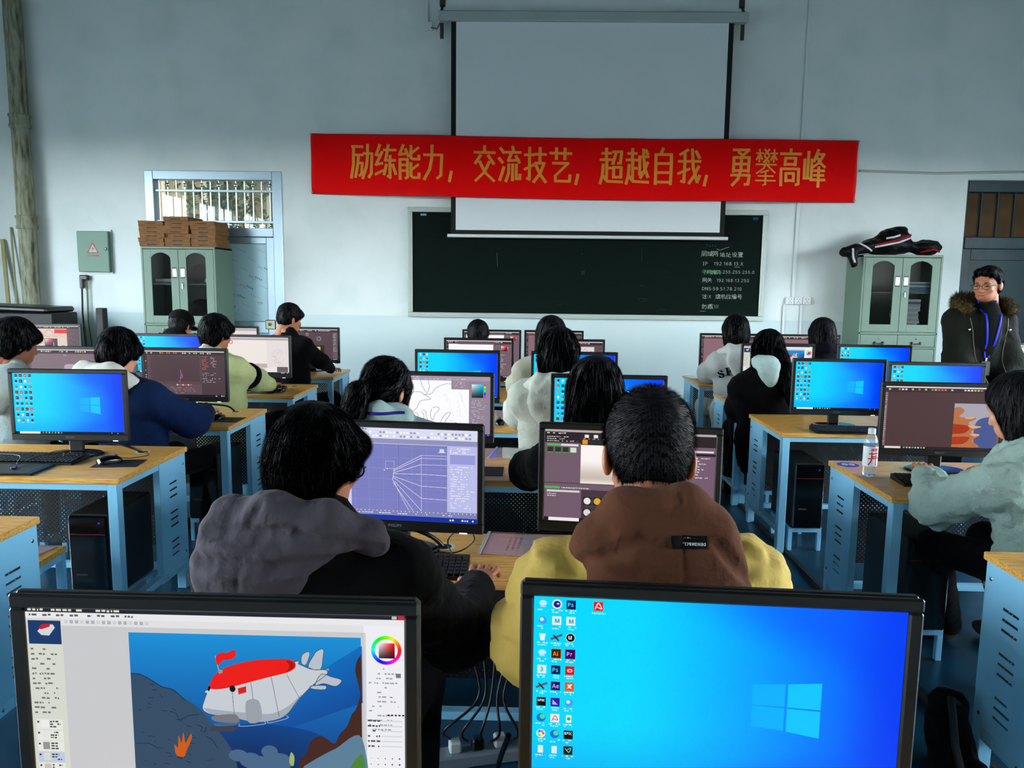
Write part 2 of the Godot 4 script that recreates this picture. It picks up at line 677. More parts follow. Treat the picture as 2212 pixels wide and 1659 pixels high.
# ---------------------------------------------------------------- drawing flat print into images
class Cv:
	var im: Image
	var w := 0
	var h := 0
	var rg := RandomNumberGenerator.new()
	var fonts := {}
	func _init(ww: int, hh: int, c := Color.BLACK) -> void:
		w = ww
		h = hh
		im = Image.create(w, h, false, Image.FORMAT_RGBA8)
		im.fill(c)
		rg.seed = ww * 31 + hh
	func rect(x: float, y: float, ww: float, hh: float, c: Color) -> void:
		var r := Rect2i(roundi(x), roundi(y), maxi(1, roundi(ww)), maxi(1, roundi(hh))).intersection(Rect2i(0, 0, w, h))
		if r.size.x > 0 and r.size.y > 0:
			im.fill_rect(r, c)
	func poly(p: PackedVector2Array, c: Color) -> void:
		var y0 := 1e9
		var y1 := -1e9
		for q in p:
			y0 = minf(y0, q.y)
			y1 = maxf(y1, q.y)
		for y in range(maxi(0, floori(y0)), mini(h, ceili(y1) + 1)):
			var yy := y + 0.5
			var xs := PackedFloat32Array()
			for i in p.size():
				var a := p[i]
				var b := p[(i + 1) % p.size()]
				if (a.y <= yy) != (b.y <= yy):
					xs.append(a.x + (yy - a.y) / (b.y - a.y) * (b.x - a.x))
			xs.sort()
			for i in range(0, xs.size() - 1, 2):
				var x0 := maxi(0, roundi(xs[i]))
				var x1 := mini(w, roundi(xs[i + 1]))
				if x1 > x0:
					im.fill_rect(Rect2i(x0, y, x1 - x0, 1), c)
	func line(a: Vector2, b: Vector2, wd: float, c: Color) -> void:
		var d := (b - a).normalized() * wd * 0.5
		var o := Vector2(-d.y, d.x)
		if wd < 1.6:
			var m := maxi(1, ceili(a.distance_to(b)))
			for i in m + 1:
				rect(a.x + (b.x - a.x) * i / m, a.y + (b.y - a.y) * i / m, 1, 1, c)
		else:
			poly(PackedVector2Array([a - d + o, b + d + o, b + d - o, a - d - o]), c)
	func pl(p: PackedVector2Array, wd: float, c: Color) -> void:
		for i in p.size() - 1:
			line(p[i], p[i + 1], wd, c)
	func pls(flat: Array, ox: float, oy: float, s: float, wd: float, c: Color, sy := 0.0) -> void:
		var p := PackedVector2Array()
		if sy == 0.0:
			sy = s
		for i in range(0, flat.size(), 2):
			p.append(Vector2(ox + flat[i] * s, oy + flat[i + 1] * sy))
		pl(p, wd, c)
	func shape(flat: Array, ox: float, oy: float, s: float, c: Color) -> void:
		var p := PackedVector2Array()
		for i in range(0, flat.size(), 2):
			p.append(Vector2(ox + flat[i] * s, oy + flat[i + 1] * s))
		poly(p, c)
	# smooth closed or open curve through points
	func curve(flat: Array, ox: float, oy: float, s: float, closed := false) -> PackedVector2Array:
		var q := PackedVector2Array()
		for i in range(0, flat.size(), 2):
			q.append(Vector2(ox + flat[i] * s, oy + flat[i + 1] * s))
		var out := PackedVector2Array()
		var m := q.size()
		for i in (m if closed else m - 1):
			var p0 := q[(i - 1 + m) % m] if closed else q[maxi(i - 1, 0)]
			var p1 := q[i]
			var p2 := q[(i + 1) % m]
			var p3 := q[(i + 2) % m] if closed else q[mini(i + 2, m - 1)]
			for k in 6:
				out.append(p1.cubic_interpolate(p2, p0, p3, k / 6.0))
		if not closed:
			out.append(q[m - 1])
		return out
	func disc(c: Vector2, r: float, col: Color, ry := 0.0) -> void:
		if ry == 0.0:
			ry = r
		for y in range(floori(c.y - ry), ceili(c.y + ry) + 1):
			var t := (y + 0.5 - c.y) / ry
			if absf(t) < 1.0:
				var hw := r * sqrt(1.0 - t * t)
				rect(c.x - hw, y, 2.0 * hw, 1, col)
	func text(s: String, x: float, y: float, hh: float, c: Color, bold := false, flip := false) -> float:
		if not fonts.has(bold):
			var f := SystemFont.new()
			f.font_names = PackedStringArray(["Droid Sans"])
			f.font_weight = 700 if bold else 400
			fonts[bold] = f
		var tm := TextMesh.new()
		tm.font = fonts[bold]
		tm.text = s
		tm.font_size = 48
		tm.pixel_size = hh / 36.0
		tm.depth = 0.0
		tm.curve_step = 2.0
		tm.horizontal_alignment = HORIZONTAL_ALIGNMENT_LEFT
		var a := tm.get_mesh_arrays()
		if a.size() == 0 or a[0] == null or a[0].size() == 0:
			return 0.0
		var v: PackedVector3Array = a[Mesh.ARRAY_VERTEX]
		var ix: PackedInt32Array = a[Mesh.ARRAY_INDEX] if a[Mesh.ARRAY_INDEX] != null else PackedInt32Array(range(v.size()))
		var lo := Vector2(1e9, 1e9)
		var hi := -lo
		for p in v:
			lo = lo.min(Vector2(p.x, -p.y))
			hi = hi.max(Vector2(p.x, -p.y))
		for i in range(0, ix.size() - 2, 3):
			var q := PackedVector2Array()
			for k in 3:
				var p := v[ix[i + k]]
				var z := Vector2(p.x, -p.y) - lo
				if flip:
					z = hi - lo - z
				q.append(z + Vector2(x, y))
			poly(q, c)
		return hi.x - lo.x
	# rows of short dashes: print too small to read
	func smear(x: float, y: float, ww: float, hh: float, c: Color, dens := 0.6) -> void:
		var px := x
		while px < x + ww:
			var l := rg.randf_range(hh * 0.5, hh * 2.2)
			if rg.randf() < dens:
				rect(px, y + rg.randf_range(0, hh * 0.2), minf(l, x + ww - px), hh * 0.8, c)
			px += l + hh * 0.5
	func smears(x: float, y: float, ww: float, rows: int, step: float, hh: float, c: Color, dens := 0.6) -> void:
		for i in rows:
			smear(x, y + i * step, ww * rg.randf_range(0.5, 1.0), hh, c, dens)
	func tex() -> ImageTexture:
		return ImageTexture.create_from_image(im)

# strokes of the written characters on a 100 x 100 field, x right, y down
var HZ := {
	"励": [[8,10,54,10],[14,10,12,60,4,94],[20,32,54,32],[35,32,32,58,22,92],[34,54,52,54,50,84,40,88],[58,28,95,28,93,82,82,92],[76,5,75,40,70,66,55,95]],
	"练": [[24,5,8,31,28,33],[34,24,8,58,36,54],[6,84,38,74],[42,18,94,18],[62,5,50,46,92,46],[70,34,70,92,60,88],[54,58,44,84],[82,58,95,82]],
	"能": [[24,5,8,30,44,27],[34,16,47,34],[10,43,10,95],[10,43,43,43,43,90,34,93],[10,58,43,58],[10,73,43,73],[58,7,58,38,66,42,93,42,93,33],[90,12,60,26],[58,53,58,86,66,91,93,91,93,80],[90,57,60,70]],
	"力": [[12,30,88,30,84,84,68,92],[46,5,44,42,36,68,12,95]],
	"交": [[50,3,50,16],[8,20,93,20],[33,28,12,49],[66,28,89,49],[70,45,50,72,12,95],[30,45,52,72,91,95]],
	"流": [[10,8,25,19],[4,34,19,45],[8,92,25,58],[62,3,65,14],[34,18,95,18],[58,18,44,40,90,38],[76,28,91,45],[46,50,45,74,34,95],[62,50,62,92],[78,50,78,88,93,88,94,77]],
	"技": [[6,24,43,24],[26,5,26,89,16,86],[6,62,43,50],[46,22,95,22],[70,5,70,45],[50,45,88,45,72,72,45,95],[54,52,73,76,95,95]],
	"艺": [[6,18,95,18],[32,5,32,33],[68,5,68,33],[18,44,82,44,28,78,30,92,89,92,91,76]],
	"超": [[10,16,47,16],[28,4,28,33],[4,33,53,33],[30,33,30,82],[30,55,50,55],[15,46,12,76,4,96],[14,76,34,90,97,92],[56,12,92,12,88,42,78,42],[70,12,56,44],[60,53,60,80],[60,53,91,53,91,80],[60,79,91,79]],
	"越": [[10,16,45,16],[28,4,28,33],[4,33,50,33],[30,33,30,82],[30,55,48,55],[15,46,12,76,4,96],[14,76,34,90,97,92],[56,24,96,24],[60,24,60,72,72,66],[74,5,80,52,95,78],[93,40,78,64,64,80],[85,7,93,17]],
	"自": [[48,2,40,16],[18,18,18,96],[18,18,83,18,83,96],[18,42,83,42],[18,66,83,66],[18,91,83,91]],
	"我": [[42,6,10,18],[4,36,95,36],[30,14,30,90,18,88],[4,68,50,56],[60,5,66,52,86,90,95,74],[89,50,72,74,52,93],[76,10,91,27]],
	"勇": [[16,6,82,6,60,18],[38,12,55,21],[18,26,18,63],[18,26,83,26,83,63],[18,43,83,43],[18,60,83,60],[50,26,50,61],[10,72,88,72,84,95,70,96],[48,62,40,82,16,98]],
	"攀": [[4,14,33,14],[18,4,18,36],[18,16,5,31],[18,16,31,30],[67,14,96,14],[82,4,82,36],[82,16,69,31],[82,16,95,30],[40,4,60,18],[60,4,40,18],[40,21,62,37],[62,21,38,37],[6,43,95,43],[50,37,40,53,10,66],[54,44,91,64],[62,58,30,64],[18,73,83,73],[8,85,93,85],[50,62,50,95,40,97]],
	"高": [[50,2,50,13],[6,14,95,14],[28,25,28,43],[28,25,73,25,73,43],[28,41,73,41],[12,53,12,97],[12,53,89,53,89,93,78,95],[34,65,34,86],[34,65,67,65,67,86],[34,84,67,84]],
	"峰": [[20,8,20,76],[5,28,5,78],[5,77,36,77],[36,28,36,82],[62,3,46,32],[58,14,88,14,68,36,44,47],[56,20,75,37,95,47],[46,57,93,57],[48,69,91,69],[42,81,97,81],[69,48,69,99]],
	"，": [[46,74,38,99]],
	"局": [[15,8,85,8,85,30,15,30],[15,8,14,60,4,95],[15,48,90,48,86,92,75,92],[30,62,30,84,65,84,65,62,30,62]],
	"域": [[4,34,36,34],[20,10,20,80],[4,84,38,72],[42,24,95,24],[48,42,48,64,66,64,66,42,48,42],[42,84,70,74],[70,5,78,60,92,90,96,74],[92,36,76,70,60,92],[80,6,92,16]],
	"网": [[10,10,10,95],[10,10,90,10,90,92,78,92],[24,26,46,70],[46,26,20,74],[54,26,78,70],[78,26,52,74]],
	"地": [[4,34,36,34],[20,8,20,80],[4,86,38,74],[48,20,48,86,94,86,94,72],[38,52,90,34,88,62,78,62],[68,5,68,74]],
	"址": [[4,34,36,34],[20,8,20,80],[4,86,38,74],[66,6,66,92],[66,44,92,44],[48,36,48,92],[40,93,97,93]],
	"设": [[12,8,24,20],[4,36,22,36,22,84,36,72],[50,10,50,36,38,46],[50,10,80,10,80,38,94,40],[44,54,86,54,66,80,40,95],[48,60,94,95]],
	"置": [[12,6,88,6,88,26,12,26,12,6],[36,6,36,26],[62,6,62,26],[10,38,90,38],[50,30,50,48],[24,48,24,92],[24,48,78,48,78,92],[24,62,78,62],[24,76,78,76],[4,94,96,94]],
	"子": [[16,10,82,10,50,36],[50,36,50,92,36,88],[4,50,96,50]],
	"掩": [[4,26,34,26],[20,6,20,90,10,86],[4,62,34,50],[42,20,96,20],[66,5,40,44],[68,20,94,44],[50,44,90,44,90,76,50,76,50,44],[50,60,90,60],[70,36,70,92,96,92]],
	"码": [[4,12,42,12],[22,12,4,52],[14,46,14,86,38,86,38,46,14,46],[52,12,84,12,82,44],[58,12,54,44,92,44,86,92,74,90],[48,68,84,68]],
	"关": [[30,4,40,20],[70,4,60,20],[14,28,86,28],[4,52,96,52],[50,28,46,60,8,95],[52,54,92,95]],
	"注": [[10,8,24,20],[4,36,18,46],[8,92,26,58],[58,4,66,14],[38,24,94,24],[42,54,90,54],[34,92,98,92],[65,24,65,92]],
	"填": [[4,34,34,34],[20,8,20,80],[4,86,36,74],[42,14,94,14],[68,4,68,24],[48,24,88,24,88,72,48,72,48,24],[48,40,88,40],[48,56,88,56],[38,76,98,76],[56,80,42,96],[78,80,94,96]],
	"机": [[4,28,46,28],[26,6,26,95],[26,34,6,66],[28,38,44,54],[58,14,58,60,46,94],[58,14,82,14,82,88,96,88,97,72]],
	"位": [[26,5,4,46],[18,32,18,95],[60,4,66,16],[40,24,94,24],[50,38,58,76],[84,36,72,80],[36,90,98,90]],
	"编": [[24,5,8,31,28,33],[34,24,8,58,36,54],[6,84,38,74],[66,3,72,12],[48,16,90,16,90,36,48,36],[48,16,46,60,40,94],[54,48,54,94],[54,48,92,48,92,94],[54,68,92,68],[66,48,66,92],[79,48,79,92]],
	"号": [[26,8,76,8,76,34,26,34,26,8],[6,48,94,48],[32,48,28,66,78,66,72,94,56,92]],
	"勿": [[34,6,10,46],[26,24,90,24,84,92,66,90],[50,26,14,82],[70,26,34,90]],
	"擦": [[4,26,34,26],[20,6,20,90,10,86],[4,62,34,50],[66,3,70,10],[40,26,40,14,96,14,94,26],[56,20,40,44],[52,26,66,26,50,50],[72,22,90,46],[48,56,88,56],[40,70,96,70],[68,70,68,95],[54,78,44,92],[82,78,94,92]],
	"止": [[50,6,50,90],[50,44,86,44],[22,38,22,90],[4,92,96,92]],
	"步": [[50,4,50,38],[50,20,82,20],[24,18,24,38],[4,40,96,40],[50,44,50,70],[28,52,14,70],[80,50,60,82,18,97]],
	"有": [[6,22,94,22],[44,4,30,50,6,72],[36,42,36,96],[36,42,80,42,80,92,66,94],[36,58,80,58],[36,74,80,74]],
	"电": [[16,20,82,20,82,66,16,66,16,20],[16,43,82,43],[50,4,50,90,94,90,94,74]],
	"危": [[36,3,10,34],[34,14,70,14,54,30],[8,34,94,34],[18,34,16,70,4,96],[38,50,72,50,72,68,58,68],[38,50,38,90,90,90,92,76]],
	"险": [[10,8,10,96],[10,8,36,8,22,34,36,56,24,66],[64,4,38,42],[66,6,97,42],[52,46,82,46],[48,60,56,76],[66,56,70,74],[92,56,78,88],[40,94,97,94]],
	"冰": [[8,14,20,28],[4,86,22,52],[30,34,50,34,28,80],[60,5,60,92,50,88],[64,30,96,84],[90,22,68,44]],
	"想": [[4,20,48,20],[26,4,26,58],[26,24,4,50],[28,28,46,46],[56,8,90,8,90,56,56,56,56,8],[56,24,90,24],[56,40,90,40],[14,72,6,94],[30,68,32,92,76,92,76,80],[50,64,58,80],[84,66,95,86]],
	"开": [[10,14,90,14],[6,48,94,48],[34,14,32,60,14,96],[68,14,68,98]],
	"封": [[8,16,44,16],[26,4,26,40],[4,40,48,40],[10,58,44,58],[26,46,26,84],[4,92,48,80],[52,30,96,30],[80,5,80,92,66,88],[58,46,68,62]],
	"验": [[8,12,38,12,34,50],[14,14,12,50,44,50,38,92,26,90],[4,74,34,68],[68,5,46,40],[70,8,96,40],[56,46,86,46],[52,60,58,76],[68,58,72,74],[92,58,80,84],[46,92,98,92]],
	"袋": [[24,4,8,28],[16,18,16,40],[36,18,90,12],[54,4,60,30,84,42],[76,4,84,10],[8,52,92,52],[50,44,50,56,6,80],[36,66,36,94,56,86],[52,58,94,94],[80,62,62,76]],
}
func scrawl(cv: Cv, s: String, x: float, y: float, size: float, wd: float, c: Color, gap := 1.15, wob := 0.0) -> float:
	for ch in s:
		if HZ.has(ch):
			for st: Array in HZ[ch]:
				var p := PackedVector2Array()
				for i in range(0, st.size(), 2):
					p.append(Vector2(x + (st[i] + cv.rg.randf_range(-wob, wob)) * size / 100.0, y + (st[i + 1] + cv.rg.randf_range(-wob, wob)) * size / 100.0))
				cv.pl(p, wd, c)
			x += size * gap
		else:
			x += cv.text(ch, x, y + size * 0.12 if ch != "." and ch != ":" else y + size * (0.75 if ch == "." else 0.35), size * (0.8 if not ch in ".:" else 0.5), c) + size * 0.22
	return x
# ---------------------------------------------------------------- things on and by the front wall
func build_wall_things() -> void:
	blackboard()
	projection_screen()
	banner()
	steel_door()
	teal_door()
	outside()
	var c := cabinet("two-door sage green steel cabinet below the stacked cardboard boxes", Vector3(-3.84, 0, -8.70), 0.82, 0.50)
	cabinet("two-door sage green steel cabinet with dark jackets heaped on top", Vector3(4.075, 0, -8.76), 0.86, 0.44)
	cardboard_boxes()
	jacket_pile()
	cabinet_contents()
	wall_fittings()

func blackboard() -> void:
	var t := thing("blackboard", "long dark green blackboard with pale frame on the front wall", "blackboard", Vector3(0.6625, 1.2, ZF))
	var w := 4.115
	var h := 1.255
	var cv := Cv.new(2048, 624, Color(0.030, 0.085, 0.068))
	# wiped chalk dust
	for i in 420:
		var p := Vector2(cv.rg.randf() * 2048, cv.rg.randf() * 624)
		var q := p + Vector2(cv.rg.randf_range(-70, 70), cv.rg.randf_range(-14, 14))
		cv.line(p, q, cv.rg.randf_range(1, 5), Color(0.034, 0.094, 0.076).lerp(Color(0.05, 0.12, 0.10), cv.rg.randf() * 0.6))
	var chalk := Color(0.62, 0.66, 0.62)
	for st: Array in [[1000, 350, 1004, 352, 1003, 372], [1014, 350, 1014, 374], [505, 250, 510, 330], [1000, 250, 1001, 255]]:
		cv.pls(st, 0, 0, 1, 2, Color(0.4, 0.45, 0.42))
	for st: Array in [[1345, 210, 1348, 290], [1352, 430, 1340, 440, 1370, 432], [1335, 520, 1350, 510, 1390, 515, 1350, 535], [860, 560, 890, 552], [1440, 590, 1470, 575, 1500, 580], [330, 480, 338, 500]]:
		cv.pls(st, 0, 0, 1, 2.2, Color(0.17, 0.24, 0.21))
	var x := 1690.0
	scrawl(cv, "局域网", x, 224, 34, 2.6, chalk, 0.95, 4)
	scrawl(cv, "地址设置", x + 108, 230, 30, 2.4, chalk, 1.15, 4)
	cv.pl(cv.curve([1780, 212, 1800, 218, 1830, 206, 1850, 200], 0, 0, 1), 2.4, chalk)
	for i in 4:
		cv.rect(1720 + i * 16, 190 + (i % 2) * 4, 3, 3, chalk)
	scrawl(cv, "IP", x + 12, 286, 28, 2, chalk)
	scrawl(cv, "192.168.13.X", x + 76, 286, 26, 2, chalk)
	cv.line(Vector2(x + 196, 318), Vector2(x + 226, 318), 2.4, chalk)
	scrawl(cv, "子网掩码", x + 10, 336, 28, 2.2, Color(0.50, 0.70, 0.55), 0.95, 4)
	scrawl(cv, ":255.255.255.0", x + 122, 336, 24, 2, chalk)
	scrawl(cv, "网关", x + 12, 384, 28, 2.2, chalk, 1.0, 4)
	scrawl(cv, "192.168.13.250", x + 96, 386, 24, 2, chalk)
	scrawl(cv, "DNS:59.51.78.210", x + 14, 436, 25, 2, chalk)
	scrawl(cv, "注", x + 16, 482, 28, 2.2, chalk, 1.0, 4)
	scrawl(cv, ":X", x + 46, 484, 24, 2, chalk)
	scrawl(cv, "填机位编号", x + 92, 480, 30, 2.2, chalk, 1.05, 4)
	scrawl(cv, "勿擦", x + 14, 540, 32, 2.4, chalk, 1.1, 4)
	scrawl(cv, "!!!", x + 90, 542, 26, 2, chalk)
	cv.line(Vector2(x + 8, 584), Vector2(x + 38, 584), 2.6, chalk)
	cv.rect(60, 22, 34, 12, Color(0.45, 0.62, 0.68))
	cv.rect(1978, 24, 30, 16, Color(0.08, 0.28, 0.42))
	var m := mt("board_green", Color(1, 1, 1), 0.75)
	m.metallic_specular = 0.2
	m.albedo_texture = cv.tex()
	var s := Mb.new()
	s.quad(Vector3(-w / 2 + 0.03, h - 0.03, 0.022), Vector3(w / 2 - 0.03, h - 0.03, 0.022), Vector3(w / 2 - 0.03, 0.03, 0.022), Vector3(-w / 2 + 0.03, 0.03, 0.022), Vector3(0, 0, 1))
	put("writing_surface", s, m, t)
	s = Mb.new()
	s.box(Vector3(-w / 2 + 0.02, 0.02, 0.004), Vector3(w / 2 - 0.02, h - 0.02, 0.020))
	put("backing", s, mats.grey_plastic, t)
	var fm := mt("board_frame", Color(0.72, 0.77, 0.74), 0.4, 0.2)
	var f := 0.055
	for r in [[Vector3(-w / 2, h - f, 0.004), Vector3(w / 2, h, 0.04)], [Vector3(-w / 2, 0, 0.004), Vector3(w / 2, f, 0.055)], [Vector3(-w / 2, f, 0.004), Vector3(-w / 2 + f, h - f, 0.04)], [Vector3(w / 2 - f, f, 0.004), Vector3(w / 2, h - f, 0.04)]]:
		s = Mb.new()
		s.box(r[0], r[1], 0.006)
		var mid: Vector3 = (r[0] + r[1]) * 0.5
		var sz: Vector3 = r[1] - r[0]
		# raised bead along the rail
		if sz.x > sz.y:
			s.box(Vector3(r[0].x, mid.y - 0.006, r[1].z), Vector3(r[1].x, mid.y + 0.006, r[1].z + 0.006), 0.003)
		else:
			s.box(Vector3(mid.x - 0.006, r[0].y, r[1].z), Vector3(mid.x + 0.006, r[1].y, r[1].z + 0.006), 0.003)
		put("frame_rail", s, fm, t)

func projection_screen() -> void:
	var t := thing("projection_screen", "white pull-down projection screen with black side borders", "screen", Vector3(0.66, 0, -8.86))
	var w := 3.09
	var hb := 0.055
	var y0 := 2.13
	var y1 := 4.46
	var s := Mb.new()
	s.box(Vector3(-w / 2 + hb, y0 + 0.065, -0.001), Vector3(w / 2 - hb, y1, 0.001))
	put("white_fabric", s, mt("screen_white", Color(0.84, 0.88, 0.89), 0.9), t)
	for r in [[-w / 2, -w / 2 + hb, y0 + 0.02, y1], [w / 2 - hb, w / 2, y0 + 0.02, y1], [-w / 2 + hb, w / 2 - hb, y0 + 0.02, y0 + 0.065]]:
		s = Mb.new()
		s.box(Vector3(r[0], r[2], -0.001), Vector3(r[1], r[3], 0.001))
		put("black_border", s, mt("screen_black", Color(0.012, 0.012, 0.014), 0.85), t)
	s = Mb.new()
	s.tube(PackedVector3Array([Vector3(-w / 2 - 0.04, y0, 0), Vector3(w / 2 + 0.04, y0, 0)]), 0.02, 10)
	put("bottom_bar", s, mats.white_plastic, t)
	s = Mb.new()
	s.box(Vector3(-1.68, y1 - 0.02, -0.055), Vector3(1.69, y1 + 0.085, 0.055), 0.012)
	put("housing", s, mt("housing_white", Color(0.62, 0.68, 0.68), 0.45), t)
	for x: float in [-1.655, 1.655]:
		s = Mb.new()
		s.bar(Vector3(x, y1 + 0.08, -0.02), Vector3(x, y1 + 0.2, -0.13), 0.03, 0.006)
		s.bar(Vector3(x, y1 - 0.18, -0.06), Vector3(x, y1 + 0.08, -0.06), 0.04, 0.02, 0.004)
		s.box(Vector3(x - 0.03, y1 + 0.18, -0.139), Vector3(x + 0.03, y1 + 0.3, -0.125))
		put("hanger_bracket", s, mt("bracket_grey", Color(0.18, 0.17, 0.16), 0.6), t)

# banner surface depth in front of the wall at x
func banner_z(x: float) -> float:
	var e := 0.02
	var k := 0.185
	var z := 0.0
	if x < -0.9:
		z = lerpf(e, k, smoothstep(-2.5, -0.9, x))
	elif x > 2.2:
		z = lerpf(e, k, 1.0 - smoothstep(2.2, 3.69, x))
	else:
		z = k
	return ZF + z

func banner_p(x: float, v: float) -> Vector3:
	var u := (x + 2.5) / 6.19
	var top := lerpf(3.262, 3.232, u) - 0.045 * sin(PI * u)
	var bot := lerpf(2.595, 2.555, u) - 0.035 * sin(PI * u)
	var z := banner_z(x) + 0.008 * sin(x * 7.0 + v * 3.0) * sin(v * 4.0 + x) + 0.006 * sin(x * 2.3 + v * 9.0)
	return Vector3(x, lerpf(top, bot, v), z)

func banner() -> void:
	var t := thing("banner", "long red cloth banner with golden Chinese characters across the wall", "banner", Vector3.ZERO)
	var m := mt("banner_red", Color(0.93, 0.008, 0.012, 0.955), 0.75)
	m.transparency = BaseMaterial3D.TRANSPARENCY_ALPHA
	m.backlight_enabled = true
	m.backlight = Color(0.30, 0.02, 0.02)
	m.metallic_specular = 0.2
	var s := Mb.new()
	var cols := 90
	var p := PackedVector3Array()
	for r in 13:
		for c in cols:
			p.append(banner_p(-2.5 + 6.19 * c / (cols - 1), r / 12.0))
	s.sheet(p, cols)
	put("cloth", s, m, t)
	s = Mb.new()
	for v: float in [0.0, 1.0]:
		var q := PackedVector3Array()
		for c in cols:
			q.append(banner_p(-2.5 + 6.19 * c / (cols - 1), v))
		s.tube(q, 0.004, 5)
	put("hem", s, mt("hem_red", Color(0.66, 0.01, 0.015), 0.8), t)
	var gold := mt("foil_gold", Color(0.90, 0.56, 0.10), 0.40, 0.12)
	var txt := "励练能力，交流技艺，超越自我，勇攀高峰"
	var px := [775, 829, 882, 935, 977, 1047, 1102, 1157, 1212, 1252, 1322, 1378, 1434, 1490, 1530, 1601, 1657, 1711, 1767]
	for i in txt.length():
		var cx: float = -1.905 + (px[i] - 775.0) * 0.005143
		var g := Mb.new()
		var wd := 0.034 if txt[i] != "攀" else 0.021
		for st: Array in HZ[txt[i]]:
			for k in range(0, st.size() - 2, 2):
				var a := Vector2(st[k] - 50.0, st[k + 1] - 50.0) * Vector2(0.00262, 0.0041)
				var b := Vector2(st[k + 2] - 50.0, st[k + 3] - 50.0) * Vector2(0.00262, 0.0041)
				var d := (b - a).normalized()
				var o := Vector2(-d.y, d.x) * wd * (0.42 if absf(d.x) > absf(d.y) else 0.5)
				a -= d * wd * 0.3
				b += d * wd * 0.3
				var m2 := maxi(1, ceili(a.distance_to(b) / 0.05))
				for e in m2:
					var a2 := a.lerp(b, float(e) / m2)
					var b2 := a.lerp(b, float(e + 1) / m2)
					var q: Array[Vector3] = []
					for c: Vector2 in [a2 + o, b2 + o, b2 - o, a2 - o]:
						q.append(banner_p(cx + c.x, 0.445 + c.y / 0.665) + Vector3(0, 0, 0.0035))
					g.quad(q[0], q[1], q[2], q[3], Vector3(0, 0, 1))
					g.quad(q[0] - Vector3(0, 0, 0.0015), q[1] - Vector3(0, 0, 0.0015), q[2] - Vector3(0, 0, 0.0015), q[3] - Vector3(0, 0, 0.0015), Vector3(0, 0, -1))
		put("character" if txt[i] != "，" else "comma", g, gold, t)
	s = Mb.new()
	for q: Vector2 in [Vector2(-2.49, 0.02), Vector2(-2.49, 0.97), Vector2(3.68, 0.02), Vector2(3.68, 0.97)]:
		var b := banner_p(q.x, q.y)
		s.lathe(PackedVector2Array([Vector2(0.012, 0), Vector2(0.012, 0.02), Vector2(0.0, 0.024)]), Transform3D(Basis(Vector3(1, 0, 0), PI / 2), b), 8)
	put("nail", s, mats.steel, t)

